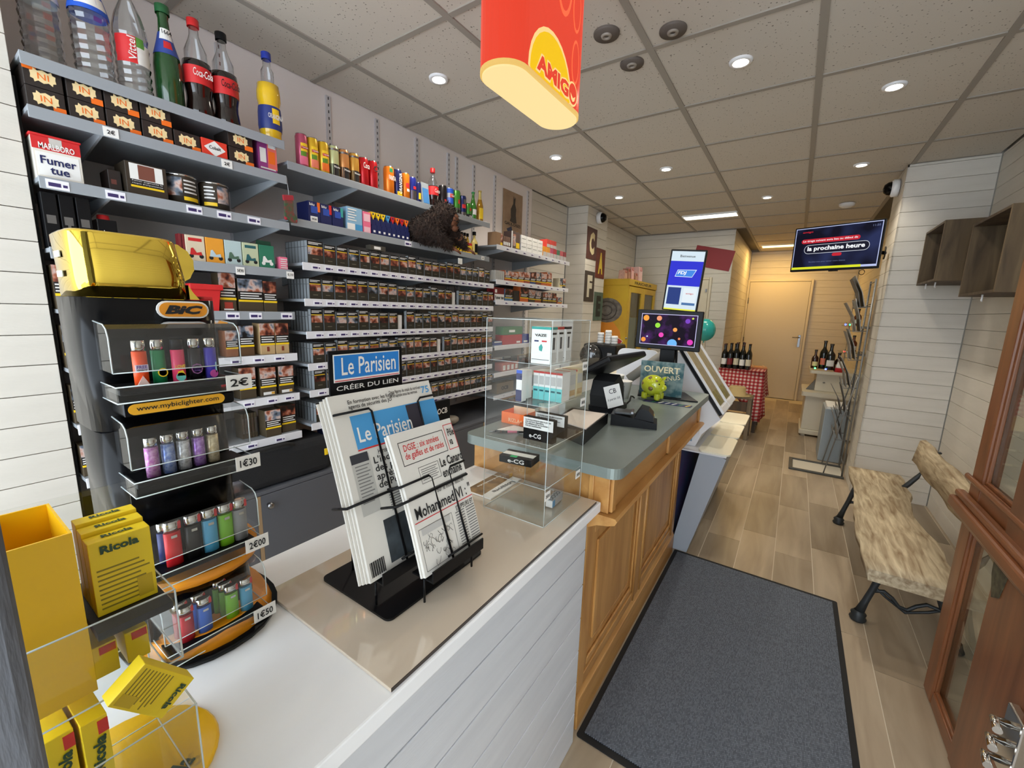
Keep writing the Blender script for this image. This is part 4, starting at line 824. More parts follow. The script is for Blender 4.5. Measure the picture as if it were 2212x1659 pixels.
t = carton('paper_box', 'black display box lettered OCB on the grey cabinet', 'box', 1.745, 1.885, 0.6155, 0.815, BLACK, -1.72, 0.13, ((0.1,0.5,0.30,0.36,M('dull_orange', (190,90,40), 0.5)), (0.1,0.7,0.2,0.24,STEEL)), (('OCB',0.5,0.68,0.62,0.18,PAPER,0.02),))
t = thing('plastic_bag', 'crumpled pale plastic bag next to the black OCB box', 'bag', (-1.80,1.98,0.6155)); B().ball((0,0,0.03), 0.05, M('pale_plastic', (170,162,150), 0.4, bump=(40,0.8)), 14, 9, (0.9,1.3,0.58)).obj('film', t)
t = thing('floor_bin', 'blue and red carton beneath the bottom middle shelf', 'carton', (-1.79,1.16,0.6155)); B().box(-0.09, 0.055, -0.055, 0.055, 0, 0.17, M('dark_blue_carton', (24,40,84), 0.6), 0.002).obj('carton_body', t); B().box(0.055, 0.0556, -0.05, 0.05, 0.12, 0.14, RED).obj('stripe', t)
# ================================================================ WHITE FRONT COUNTER
WTOP = wood('white_oak_top', (244,245,247), (234,233,233), 3.0, 0.3, 'y', 1.4, bump=0.03)
t = thing('white_counter', 'white front counter with boarded face and white top', 'counter', (-0.64,0.4,0)); o = t.location
B(o).box(-0.84, -0.446, -0.55, 1.058, 0.0, 0.810, M('white_counter_core', (170,170,172), 0.7)).obj('carcass', t)
B(o).box(-0.855, -0.395, -0.58, 1.060, 0.8102, 0.840, WTOP, 0.003).obj('worktop', t)
wbm = M('white_counter_board', (216,218,222), 0.45, noise=(5,(200,202,207),0.3), bump=(50,0.15), stretch=(6,0.6,6))
z = 0.004
k = 0
while z < 0.80:
    h = min(0.112, 0.808-z); B(o).box(-0.4455, -0.432, -0.55, 1.058, z, z+h-0.003, wbm, 0.0015).obj('board', t); z += 0.113
# glass sheet on the counter; brown of the mirrored ceiling painted into its colour
t = tag(B((-0.57,0.68,0.8405)).box(-0.742, -0.402, 0.322, 1.042, 0.8405, 0.8465, M('glass_brown_reflection', (208,192,172), 0.04, spec=0.8, coat=1.0), 0.001).obj('glass_plate'), 'brownish glass sheet lying on the white counter', 'glass sheet')
B((-0.57,0.68,0.8405)).box(-0.4019, -0.4012, 0.323, 1.041, 0.8406, 0.8466, M('glass_dark_edge', (50,38,30), 0.2)).obj('dark_edge', t)
for _c in t.children: _c.location = (0,0,0)
GZ = 0.847
# ================================================================ LIGHTER DISPLAY TOWER
def oval(cx, cy, ax, ay, n=28, e=2.6):
    P = []
    for k in range(n):
        a = 2*math.pi*k/n; c, s = math.cos(a), math.sin(a)
        P.append((cx+ax*math.copysign(abs(c)**(2/e), c), cy+ay*math.copysign(abs(s)**(2/e), s)))
    return P
BO = Vector((-0.77,0.22,0.8405))
bic = thing('lighter_display', 'tall black lighter-shaped display with gold top and clear trays', 'display stand', BO)
def loft(b, secs, mat, n=28, e=2.6, capb=True, capt=True):
    i = b.mi(mat); rings = [[b.v((p[0], p[1], s[0])) for p in oval(s[1], s[2], s[3], s[4], n, s[5] if len(s) > 5 else e)] for s in secs]
    for A, C in zip(rings, rings[1:]):
        for k in range(n):
            f = b.bm.faces.new((A[k], A[(k+1) % n], C[(k+1) % n], C[k])); f.material_index = i; f.smooth = True
    if capb: f = b.bm.faces.new(rings[0][::-1]); f.material_index = i
    if capt: f = b.bm.faces.new(rings[-1]); f.material_index = i
loft_b = B(BO); loft(loft_b, [(0.872,-0.80,0.220,0.082,0.084,5),(1.02,-0.80,0.216,0.076,0.080,5)], BLACK_GLOSS); loft_b.obj('body_section', bic)
loft_b = B(BO); loft(loft_b, [(1.0205,-0.80,0.214,0.074,0.079,5),(1.19,-0.80,0.211,0.070,0.077,5)], BLACK_GLOSS); loft_b.obj('body_section', bic)
loft_b = B(BO); loft(loft_b, [(1.1905,-0.80,0.210,0.069,0.078,5),(1.366,-0.80,0.209,0.066,0.079,5)], BLACK_GLOSS); loft_b.obj('body_section', bic)
b = B(BO); loft(b, [(0.8410,-0.778,0.232,0.125,0.105,2.2),(0.852,-0.778,0.232,0.128,0.108,2.2)], BLACK_GLOSS); b.obj('base_plate', bic)
b = B(BO); loft(b, [(0.8522,-0.778,0.232,0.118,0.100,2.2),(0.871,-0.785,0.232,0.105,0.094,2.2)], M('bic_orange', (236,150,28), 0.35)); b.obj('base_ring', bic)
b = B(BO); loft(b, [(0.9515,-0.783,0.228,0.102,0.092,2.2),(0.968,-0.783,0.228,0.102,0.092,2.2)], M('bic_orange', (236,150,28), 0.35)); b.obj('orange_band', bic)
# gold hood, slotted, with thumb wheel
b = B(BO); loft(b, [(1.3665,-0.805,0.197,0.058,0.062,5),(1.40,-0.805,0.196,0.058,0.061,5),(1.446,-0.805,0.191,0.058,0.058,5),(1.450,-0.805,0.191,0.054,0.054,5)], GOLD); b.obj('gold_hood', bic)
b = B(BO)
for z in (1.395, 1.42): b.box(-0.82, -0.79, 0.1325, 0.1335, z-0.004, z+0.004, M('hood_slot', (200,196,170), 0.3))
b.obj('hood_slots', bic)
w = B(BO); n = 26; i = w.mi(GOLD)
w.prism([(0.252+0.030*math.cos(2*math.pi*k/n)*(1 if k % 2 else 0.96), 1.420+0.031*math.sin(2*math.pi*k/n)*(1 if k % 2 else 0.96)) for k in range(n)], -0.845, -0.80, 'x', GOLD); w.obj('thumb_wheel', bic)
B(BO).prism([(0.2595,1.3668),(0.272,1.3668),(0.264,1.378),(0.259,1.388)], -0.84, -0.765, 'x', GOLD).obj('gold_shoulder', bic)
B(BO).box(-0.82, -0.755, 0.2745, 0.286, 1.3668, 1.372, RED, 0.001).obj('red_lever', bic)
# printed badge and web address plate
def pill(b, y0, y1, z0, z1, x0, x1, mat, tilt=0.0):
    r = (z1-z0)/2; zc = (z0+z1)/2; P = []
    for k in range(9): a = math.pi/2+math.pi*k/8; P.append((y0+r+r*math.cos(a), zc+r*math.sin(a)))
    for k in range(9): a = -math.pi/2+math.pi*k/8; P.append((y1-r+r*math.cos(a), zc+r*math.sin(a)))
    ym = (y0+y1)/2; c, s = math.cos(tilt), math.sin(tilt)
    P = [(ym+(p[0]-ym)*c-(p[1]-zc)*s, zc+(p[0]-ym)*s+(p[1]-zc)*c) for p in P]
    b.prism(P, x0, x1, 'x', mat)
bp_ = B(BO); pill(bp_, 0.208, 0.270, 1.340, 1.364, -0.7345, -0.7300, PAPER); bp_ = bp_.obj('badge', bic)
q = B(BO); pill(q, 0.2105, 0.2675, 1.3422, 1.3618, -0.7299, -0.7292, M('bic_orange', (236,150,28), 0.35)); q.obj('badge_field', bp_)
text('BiC', Vector((-0.7288,0.239,1.352))-BO, 0.046, 0.0125, INK, bic, '+x', 0.06, 0.3)
B(BO).box(-0.7345, -0.684, 0.150, 0.276, 1.2165, 1.2365, BLACK_GLOSS, 0.004).obj('front_bulge', bic)
q = B(BO); pill(q, 0.154, 0.262, 1.2195, 1.2335, -0.6838, -0.6828, M('bic_yellow', (246,180,30), 0.35)); q.obj('web_plate', bic)
text('www.mybiclighter.com', Vector((-0.6824,0.208,1.2265))-BO, 0.092, 0.0085, INK, bic, '+x', 0.008)
# trays
TZ = [1.255, 1.131, 0.995, 0.870]
TAGS = ['2€', '1€30', '2€00', '1€50']
for k, z in enumerate(TZ):
    ya, yb = 0.142+0.005*k, 0.283+0.003*k; xb_, xf_ = -0.728, -0.668
    tr = B(BO).box(xb_, xf_-0.006, ya+0.004, yb-0.004, z-0.008, z, BLACK, 0.002).obj('tray_block', bic)
    # lighter slots are the black block; clear lip round the front
    lip = B(BO).box(xf_-0.0015, xf_, ya, yb, z-0.016, z+0.004, CLEAR).box(xb_, xf_, ya, ya+0.0015, z-0.016, z+0.004, CLEAR).box(xb_, xf_, yb-0.0015, yb, z-0.016, z+0.004, CLEAR).box(xb_, xf_, ya, yb, z-0.0175, z-0.016, CLEAR)
    lip = lip.obj('clear_lip', bic)
    e_ = B(BO).tube([(xb_,ya,z+0.004),(xf_,ya,z+0.004),(xf_,yb,z+0.004),(xb_,yb,z+0.004)], 0.0009, CLEAR_EDGE, 5).tube([(xb_,ya,z-0.016),(xf_,ya,z-0.016),(xf_,yb,z-0.016),(xb_,yb,z-0.016)], 0.0009, CLEAR_EDGE, 5); e_.obj('lip_edge', lip)
    # clear rounded hood over the lighters
    prof = [(xf_-0.003,z+0.021),(xf_-0.003,z+0.064),(xf_-0.008,z+0.074),(xf_-0.018,z+0.079),(xb_+0.002,z+0.082)]
    HOOD = glass('clear_hood', (247,249,249), 0.05, 2.6); h_ = B(BO)
    for p, r_ in zip(prof, prof[1:]): h_.face([(p[0],ya,p[1]),(p[0],yb,p[1]),(r_[0],yb,r_[1]),(r_[0],ya,r_[1])], HOOD, True)
    for y in (ya, yb): h_.face([(p[0],y,p[1]) for p in prof]+[(xb_+0.002,y,z+0.021)], CLEAR)
    h_ = h_.obj('clear_hood', bic)
    e_ = B(BO)
    for y in (ya, yb): e_.tube([(p[0],y,p[1]) for p in prof], 0.0009, CLEAR_EDGE, 5)
    e_.tube([(prof[0][0],ya,prof[0][1]),(prof[0][0],yb,prof[0][1])], 0.0007, CLEAR_EDGE, 5); e_.obj('hood_edge', h_)
    pt = B(BO).box(-0.6665, -0.6655, yb-0.024, yb+0.010, z-0.016, z+0.006, PAPER).obj('price_tag', bic)
    text(TAGS[k], Vector((-0.665,yb-0.007,z-0.005))-BO, 0.024, 0.012, INK, bic, '+x', 0.02)
# lighters
def lighter(label, x, y, z, col, top=CHROME, h=0.058, rough=0.35, btn=None, noise=None, prints=(), w=0.0076):
    m = M('lighter_%d_%d_%d%s' % (col[0],col[1],col[2], 'g' if noise else ''), col, rough, metal=0.5 if noise else 0.0, noise=noise)
    t = thing('lighter', label, 'lighter', (x, y, z+0.0005), group='lighters in the counter display'); n = 18
    def ov(ax, ay): return [(ax*math.cos(2*math.pi*k/n), ay*math.sin(2*math.pi*k/n)) for k in range(n)]
    B().prism(ov(0.0056, w), 0, h*0.76, 'z', m, smooth=True).obj('lighter_body', t)
    B().prism(ov(0.0053, w*0.94), h*0.762, h, 'z', top, smooth=True).obj('hood', t)
    if btn: B().box(-0.003, 0.004, w*0.55, w*1.05, h*0.80, h*0.97, RED, 0.001).obj('button', t); B().box(0.0052, 0.0062, -0.003, 0.004, h*0.64, h*0.70, CHROME).obj('clip', t)
    for p in prints: B().prism([(a_*0.68, b_*0.74) for a_, b_ in p[0]], 0.0050, 0.0060, 'x', p[1]).obj('print', t)
    return t
def circ(cy, cz, r, n=12): return [(cy+r*math.cos(2*math.pi*k/n), cz+r*math.sin(2*math.pi*k/n)) for k in range(n)]
ym = [0.173, 0.193, 0.213, 0.233, 0.252]
X0 = -0.690
t = lighter('orange lighter printed FREE SPIRIT in the top tray', X0, ym[0], TZ[0], (240,84,36), prints=(([(-0.0095,0.024),(0.0095,0.024),(0.0095,0.037),(-0.0095,0.037)],M('pale_lilac', (232,214,226), 0.5)), ([(-0.009,0.002),(0.009,0.002),(0,0.018)],M('pale_pinkp', (236,200,190), 0.5)))); text('FREE', (0.0064,0,0.0245), 0.0105, 0.004, PURPLE, t, '+x', 0.03); text('SPIRIT', (0.0064,0,0.020), 0.0105, 0.003, INK, t, '+x', 0.03)
lighter('translucent green lighter with yellow curl in the top tray', X0-0.004, ym[1], TZ[0], (28,130,78), prints=((circ(0.003,0.02,0.008),YELLOW),(circ(0.003,0.02,0.0062),M('lighter_28_130_78', (28,130,78), 0.35))))
t = lighter('pink lighter with black top printed LOVE in the top tray', X0, ym[2], TZ[0], (228,66,106), top=BLACK, prints=((circ(0.0,0.010,0.008),M('aqua_p', (110,200,190), 0.5)), ([(-0.006,0.012),(0.008,0.012),(0.004,0.022),(-0.004,0.02)],YELLOW))); text('LOVE', (0.0064,0,0.0215), 0.011, 0.005, YELLOW, t, '+x', 0.03)
t = lighter('black lighter with flower badge printed FLOWER POWER in the top tray', X0-0.002, ym[3], TZ[0], (26,22,28), prints=((circ(0,0.022,0.0100,8),M('badge_mauve', (150,90,150), 0.5)), (circ(0,0.022,0.0078),M('badge_aqua', (170,214,214), 0.5)))); text('FLOWER', (0.0064,0,0.018), 0.008, 0.003, PURPLE, t, '+x', 0.03); text('POWER', (0.0064,0,0.014), 0.008, 0.003, PURPLE, t, '+x', 0.03)
lighter('violet lighter with pink swirl in the top tray', X0-0.003, ym[4], TZ[0], (74,62,180), prints=((circ(0.002,0.010,0.0075),M('swirl_pink', (190,70,150), 0.5)), ([(0.005,0.012),(0.0075,0.012),(0.0075,0.032),(0.006,0.032)],M('badge_aqua', (170,214,214), 0.5))))
for j, (c, c2, nm) in enumerate((((186,106,180),(220,170,214),'pink glitter'), ((108,132,200),(170,186,226),'blue glitter'), ((176,176,180),(230,230,234),'silver glitter'), ((150,96,190),(200,160,226),'purple glitter'), ((190,172,134),(226,212,180),'gold glitter'))):
    lighter(nm+' lighter in the second tray', X0-0.001*j, (0.173,0.191,0.209,0.227,0.245)[j], TZ[1], c, h=0.054, noise=(260,c2,0.12), rough=0.3)
for j, (c, nm) in enumerate((((214,36,44),'red'), ((24,24,26),'black'), ((84,170,214),'sky blue'), ((124,190,40),'apple green'), ((146,146,148),'grey'))):
    lighter('plain %s lighter with red button in the third tray' % nm, X0, (0.184,0.208,0.229,0.250,0.270)[j], TZ[2], c, btn=True, h=0.066, w=0.0098)
for j, (c, nm) in enumerate((((40,50,110),'dark blue'), ((180,182,190),'pale grey'))): lighter('%s lighter standing behind the red one, third tray' % nm, X0-0.018, 0.180, TZ[2], c, btn=True, h=0.060, w=0.0085) if j == 0 else None
for (y, x, c, nm) in ((0.188,X0,(190,40,52),'dark red front'), (0.186,X0-0.016,(180,40,50),'red rear'), (0.211,X0,(56,108,210),'royal blue front'), (0.209,X0-0.016,(56,108,210),'royal blue rear'), (0.248,X0,(124,190,40),'green front'), (0.245,X0-0.014,(110,170,40),'green second'), (0.242,X0-0.028,(100,160,40),'green third'), (0.269,X0,(84,170,214),'light blue front')):
    lighter('small %s lighter in the lowest tray' % nm, x, y, TZ[3], c, btn=True, h=0.055, w=0.0092)
# ================================================================ LOZENGE STAND (near left)
RY = M('lozenge_yellow', (250,218,36), 0.45); RYB = M('stand_yellow', (252,198,18), 0.35); RG = M('lozenge_green', (40,74,50), 0.5)
RO = Vector((-0.57,0.085,0.8405))
rs = thing('lozenge_stand', 'clear two-tier lozenge stand on a round yellow base', 'display stand', RO)
B(RO).lathe([(0,0.0),(0.080,0.0),(0.083,0.003),(0.080,0.006),(0,0.0065)], (-0.555,0.085,0.8408), RYB, 32).obj('base_disc', rs)
text('Ricola', Vector((-0.506,0.107,0.848))-RO, 0.050, 0.020, RG, rs, ((-0.5,0.86,0), (-0.86,-0.5,0)), 0.03)
def sheet(pts, nm, par, org, mat=CLEAR, edge=True):
    b = B(org).face(pts, mat) and None
def clear_box(org, par, x0, x1, y0, y1, z0, z1, open_top=True):
    b = B(org); th = 0.0015
    b.box(x1-th, x1, y0, y1, z0, z1, CLEAR).box(x0, x0+th, y0, y1, z0, z1, CLEAR).box(x0+th, x1-th, y0, y0+th, z0, z1, CLEAR).box(x0+th, x1-th, y1-th, y1, z0, z1, CLEAR).box(x0+th, x1-th, y0+th, y1-th, z0, z0+th, CLEAR)
    p = b.obj('clear_tray', par); e = B(org)
    e.tube([(x0,y0,z1),(x1,y0,z1),(x1,y1,z1),(x0,y1,z1)], 0.001, CLEAR_EDGE, 5, True).tube([(x0,y0,z0),(x1,y0,z0),(x1,y1,z0),(x0,y1,z0)], 0.001, CLEAR_EDGE, 5, True)
    for x, y in ((x1,y0),(x1,y1),(x0,y1)): e.tube([(x,y,z0),(x,y,z1)], 0.0009, CLEAR_EDGE, 5)
    e.obj('tray_edge', p)
clear_box(RO, rs, -0.61, -0.492, 0.020, 0.128, 0.996, 1.075)
clear_box(RO, rs, -0.60, -0.455, 0.022, 0.124, 0.852, 0.965)
B(RO).box(-0.614, -0.6115, 0.020, 0.130, 0.848, 1.16, CLEAR).obj('clear_back', rs)
# yellow open box on the upper tier
yb_ = thing('yellow_box', 'tall open bright yellow box at far left of counter', 'box', (-0.56,0.047,0.9985)); o = yb_.location; th = 0.002
X0_, X1_, Y0_, Y1_, Zb, Zt = -0.602, -0.508, 0.0235, 0.0665, 0.9985, 1.160
B(o).box(X1_-th, X1_, Y0_, Y1_, Zb, Zt, RYB).box(X0_, X0_+th, Y0_, Y1_, Zb, Zt, RYB).box(X0_+th, X1_-th, Y0_, Y0_+th, Zb, Zt, RYB).box(X0_+th, X1_-th, Y1_-th, Y1_, Zb, Zt, RYB).box(X0_+th, X1_-th, Y0_+th, Y1_-th, Zb, Zb+th, RYB).obj('open_box', yb_)
def lozenge_box(label, loc, w, d, h, rot=(0,0,0), front=True):
    """front faces +x, centre of base at loc"""
    t = thing('lozenge_box', label, 'box', loc, group='yellow lozenge boxes'); t.rotation_euler = rot
    b = B().box(-d/2, d/2, -w/2, w/2, 0, h, RY, 0.0006)
    for k in range(9): b.box(d/2, d/2+0.0003, -w*0.42, w*(0.42-0.08*(k % 3)), h*(0.08+0.065*k), h*(0.10+0.065*k), M('lozenge_small_print', (150,130,30), 0.5))
    b.box(d/2, d/2+0.0004, w*0.18, w*0.44, h*0.06, h*0.34, M('lozenge_print_frame', (214,180,30), 0.5))
    b.obj('box_body', t)
    text('Ricola', (d/2+0.0008,-w*0.02,h*0.88), w*0.62, h*0.11, RG, t, '+x', 0.04)
    text('Ricola', (0,0,h+0.0004), w*0.5, d*0.4, RG, t, ((0,1,0), (-1,0,0)), 0.04)
    return t
for j, (dx, dz) in enumerate(((0,0), (-0.019,0.004), (-0.038,0.0075))):
    lozenge_box('yellow lozenge box lettered Ricola, %s of the upper tier' % ('front','second','third')[j], (-0.530+dx,0.099,1.062), 0.046, 0.017, 0.076+dz)
B(RO).box(-0.605, -0.495, 0.070, 0.126, 1.054, 1.0615, M('stand_step_black', (20,20,24), 0.5)).obj('step', rs)
def lozenge_side(label, loc, rot):
    t = thing('lozenge_box', label, 'box', loc, group='yellow lozenge boxes'); t.rotation_euler = rot
    w, d, h = 0.018, 0.07, 0.125
    B().box(-d/2, d/2, -w/2, w/2, 0, h, RY, 0.0006).box(d/2, d/2+0.0004, -w*0.34, w*0.34, h*0.30, h*0.48, M('lozenge_dark_badge', (36,44,50), 0.5)).box(d/2, d/2+0.0006, -w*0.28, w*0.28, h*0.14, h*0.30, PAPER).box(d/2, d/2+0.0006, w*0.1, w*0.5, h*0.86, h*0.97, M('promo_red', (214,54,50), 0.5)).obj('box_body', t)
    text('Ricola', (d/2+0.0008,0,h*0.70), h*0.30, w*0.5, RG, t, ((0,0.12,1), (0,-1,0.12)), 0.04)
lozenge_side('narrow yellow lozenge box at bottom left, left one', (-0.535,0.036,0.8545), (0,0,R(2))); lozenge_side('narrow yellow lozenge box at bottom left, right one', (-0.530,0.0575,0.8545), (0,0,R(2)))
t = lozenge_box('yellow lozenge box lying tilted in the lower tray', (-0.470,0.078,1.022), 0.036, 0.018, 0.056, (R(-142), 0, 0))
for j, (y, nm) in enumerate(((0.077,'left'),(0.101,'right'))):
    t = thing('lozenge_box', 'yellow lozenge box seen through the clear upper tray, %s' % nm, 'box', (-0.55,y,0.9985), group='yellow lozenge boxes'); B().box(-0.028, 0.028, -0.009, 0.009, 0, 0.034, RY, 0.0006).box(0.028,0.0284,-0.004,0.008,0.024,0.032,M('promo_red', (214,54,50), 0.5)).obj('box_body', t)
# ================================================================ NEWSPAPER RACK
NO = Vector((-0.597,0.527,GZ+0.0005))
rk = thing('newspaper_rack', 'black wire newspaper rack on a black steel base', 'newspaper rack', NO)
def rrect(x0, x1, y0, y1, r, n=5):
    P = []
    for cx, cy, a in ((x1-r,y1-r,0), (x0+r,y1-r,90), (x0+r,y0+r,180), (x1-r,y0+r,270)):
        for k in range(n+1): P.append((cx+r*math.cos(R(a+90*k/n)), cy+r*math.sin(R(a+90*k/n))))
    return P
B(NO).prism(rrect(-0.694,-0.500,0.400,0.655,0.012), GZ+0.0005, GZ+0.0045, 'z', BLACK).obj('base', rk)
PT = {1: ((-0.545,0.905), (-0.652,1.228)), 2: ((-0.482,0.905), (-0.575,1.152))}
WIRE = BLACK
def lean(k, s, off=0.0):
    (xb, zb), (xt, zt) = PT[k]; d = Vector((xt-xb, 0, zt-zb)).normalized(); n = Vector((d.z, 0, -d.x))
    p = Vector((xb,0,zb))+d*s+n*off
    return p
for k, y0, y1 in ((1,0.410,0.615), (2,0.464,0.602)):
    L = 0.335 if k == 1 else 0.27
    B(NO).box(PT[k][0][0]-0.030, PT[k][0][0]+0.022, y0, y1, PT[k][0][1]-0.006, PT[k][0][1]-0.003, BLACK).box(PT[k][0][0]+0.019, PT[k][0][0]+0.022, y0, y1, PT[k][0][1]-0.003, PT[k][0][1]+0.016, BLACK).obj('trough', rk)
    for y in (y0+0.004, y1-0.004):
        x = PT[k][0][0]-0.004; B(NO).tube([(x,y,GZ+0.004),(x,y,PT[k][0][1]-0.006)], 0.0022, WIRE, 6).obj('foot_wire', rk)
    # back wires and front loop of stiff wire
    for y in (y0+0.05, y1-0.05):
        a, c = lean(k, 0.0, -0.022), lean(k, L*0.9, -0.022); B(NO).tube([(a.x,y,a.z),(c.x,y,c.z)], 0.0022, WIRE, 6).obj('back_wire', rk)
    for s0, fr in (((0.02, 0.30), 0.62),):
        for y, nm in ((y0+0.062,'a'), (y1-0.030,'b')):
            a, c, e = lean(k, 0.0, 0.014), lean(k, L*(0.86 if k == 1 else 0.60), 0.014), lean(k, L*(0.86 if k == 1 else 0.60), -0.02)
            yo = y0-0.012 if nm == 'a' else y1+0.016
            B(NO).tube([(a.x,y,a.z),(c.x,y,c.z-0.006),(c.x,y-0.006 if nm == 'a' else y+0.006,c.z),(c.x,yo,c.z),(e.x,yo,e.z)], 0.0022, WIRE, 6).obj('front_wire', rk)
    a = lean(k, L*(0.40 if k == 1 else 0.50), 0.016); g = lean(k, L*(0.40 if k == 1 else 0.50), -0.026)
    B(NO).tube([(g.x,y0-0.030,g.z),(a.x,y0-0.030,a.z),(a.x,y1+0.012,a.z),(g.x,y1+0.012,g.z)], 0.0024, WIRE, 6).obj('cross_wire', rk)
    a = lean(k, 0.012, 0.016); B(NO).tube([(a.x,y0+0.05,a.z),(a.x,y1+0.01,a.z)], 0.0022, WIRE, 6).obj('low_wire', rk)
# header board
hb = B(NO).box(-0.668, -0.664, 0.418, 0.582, 1.150, 1.286, BLACK, 0.001).obj('header_board', rk)
for y in (0.45, 0.55): B(NO).tube([(-0.666,y,GZ+0.004),(-0.666,y,1.152)], 0.0022, WIRE, 6).obj('board_post', rk)
B(NO).box(-0.6638, -0.6632, 0.426, 0.574, 1.229, 1.279, PAPER).box(-0.6632, -0.6628, 0.428, 0.572, 1.235, 1.277, M('masthead_blue', (36,126,206), 0.5)).box(-0.6632, -0.6627, 0.428, 0.572, 1.2305, 1.2320, RED).obj('logo_panel', hb)
text('Le Parisien', Vector((-0.662,0.502,1.257))-NO, 0.122, 0.032, PAPER, rk, '+x', 0.008)
text('CRÉER DU LIEN', Vector((-0.6632,0.50,1.219))-NO, 0.140, 0.011, PAPER, rk, '+x', 0.01)
# newspapers: a folded sheet leaning in its trough; own space: y right, z up along the page, +x towards the reader
def newspaper(label, k, y0, y1, H, off, th, name='newspaper', group=None):
    (xb, zb), (xt, zt) = PT[k]; a = math.atan2(xt-xb, zt-zb)
    p = lean(k, 0.0, off)
    t = thing(name, label, 'newspaper', (p.x, (y0+y1)/2, p.z-0.001), group=group); t.rotation_euler = (0, a, 0)
    w = (y1-y0)/2; PM = M('newsprint', (226,222,214), 0.8, noise=(6,(212,208,200),0.3)); b = B(); i = b.mi(PM); N = 8; rings = []
    for q in range(N+1):
        v = q/N; bend = 0.006*math.sin(v*3.0)
        rings.append([b.v((bend+(th if f else 0), s*w, v*H)) for f, s in ((0,-1),(0,1),(1,1),(1,-1))])
    for A, C in zip(rings, rings[1:]):
        for j in range(4): f = b.bm.faces.new((A[j], A[(j+1) % 4], C[(j+1) % 4], C[j])); f.material_index = i
    b.bm.faces.new(rings[0]); b.bm.faces.new(rings[-1][::-1])
    b.obj('folded_pages', t)
    return t, w, H, th
def pg(t, th, H, u0, u1, v0, v1, w, mat, e=0.0006, name='print'):
    b = B(); i = b.mi(mat); N = 6
    def X(v): return 0.006*math.sin(v*3.0)+th+e
    for q in range(N):
        a, c = v0+(v1-v0)*q/N, v0+(v1-v0)*(q+1)/N
        b.face([(X(a),(2*u0-1)*w,a*H),(X(a),(2*u1-1)*w,a*H),(X(c),(2*u1-1)*w,c*H),(X(c),(2*u0-1)*w,c*H)], mat)
    return b.obj(name, t)
def ptxt(t, th, H, w, s, u, v, tw_, thh, mat, bold=0.02): text(s, (0.006*math.sin(v*3.0)+th+0.0012, (2*u-1)*w, v*H), tw_*2*w, thh*H, mat, t, '+x', bold)
NEWS_TXT = M('news_text_grey', (120,118,116), 0.8)
for q in range(3): newspaper('white daily newspaper tucked behind the front copy, %s' % ('nearest','middle','rearmost')[q], 1, 0.393-0.004*q, 0.628-0.004*q, 0.320-0.003*q, -0.0035-0.0045*q, 0.0035, group='daily newspapers in the rack')
t, w, H, th = newspaper('blue mastheaded daily newspaper lettered Le Parisien, front of the rear pocket', 1, 0.396, 0.632, 0.322, 0.001, 0.006, group='daily newspapers in the rack')
pg(t, th, H, 0.13, 1.0, 0.69, 0.875, w, M('masthead_blue2', (70,150,206), 0.6), name='masthead'); pg(t, th, H, 0.13, 1.0, 0.68, 0.688, w, RED)
ptxt(t, th, H, w, 'Le Parisien', 0.42, 0.765, 0.52, 0.085, PAPER, 0.012); ptxt(t, th, H, w, '75', 0.92, 0.945, 0.09, 0.045, M('masthead_blue2', (70,150,206), 0.6), 0.015)
ptxt(t, th, H, w, 'En formation avec les futurs\nagents de sécurité des JO', 0.36, 0.935, 0.44, 0.055, INK, 0.01); ptxt(t, th, H, w, 'Deux figures du crack du nord-est\nde la capitale sous les verrous', 0.70, 0.950, 0.34, 0.05, INK, 0.01)
pg(t, th+0.0004, H, 0.66, 0.80, 0.70, 0.87, w, M('player_dark', (44,40,52), 0.6), name='player_photo'); pg(t, th, H, 0.80, 1.0, 0.60, 0.68, w, M('photo_skin', (190,150,120), 0.6, noise=(40,(120,90,80),0.2)), name='photo')
pg(t, th, H, 0.05, 0.21, 0.34, 0.66, w, M('letter_grey', (186,184,178), 0.7), name='photo'); pg(t, th+0.0003, H, 0.05, 0.20, 0.62, 0.67, w, M('photo_dark', (50,50,56), 0.6), name='photo')
ptxt(t, th, H, w, 'Harcèlement scolaire', 0.44, 0.650, 0.30, 0.028, INK, 0.01); ptxt(t, th, H, w, "L'indignation\ndes parents\naprès la lettre\nde Poissy", 0.46, 0.535, 0.46, 0.19, INK, 0.012)
for q in range(9): pg(t, th, H, 0.30, 0.86-0.03*(q % 3), 0.42-0.014*q, 0.427-0.014*q, w, NEWS_TXT)
pg(t, th, H, 0.20, 0.96, 0.04, 0.28, w, M('photo_storm', (70,78,84), 0.6, noise=(30,(26,28,32),0.2)), name='photo')
B().prism([((2*0.44-1)*w,0.05*H),((2*0.66-1)*w,0.05*H),((2*0.62-1)*w,0.17*H),((2*0.56-1)*w,0.24*H),((2*0.50-1)*w,0.24*H),((2*0.45-1)*w,0.16*H)], th+0.0035, th+0.004, 'x', M('figure_brown', (96,76,62), 0.7)).obj('photo_figure', t)
for q in range(12): pg(t, th, H, 0.07, 0.19-0.02*(q % 2), 0.60-0.018*q, 0.606-0.018*q, w, NEWS_TXT, 0.0012)
for q in range(14): pg(t, th, H, 0.02+0.009*q, 0.025+0.009*q+0.003*(q % 2), 0.02, 0.10, w, INK)
newspaper('white satirical newspaper copy behind the front one', 2, 0.458, 0.614, 0.252, -0.003, 0.004, group='satirical newspapers in the rack')
t, w, H, th = newspaper('white satirical newspaper with red boxed headline DGSE in the front pocket', 2, 0.460, 0.616, 0.254, 0.002, 0.006, group='satirical newspapers in the rack')
def frame(u0, u1, v0, v1, mat, k=0.008):
    for a in ((u0,u1,v0,v0+k*0.6), (u0,u1,v1-k*0.6,v1), (u0,u0+k,v0,v1), (u1-k,u1,v0,v1)): pg(t, th, H, a[0], a[1], a[2], a[3], w, mat)
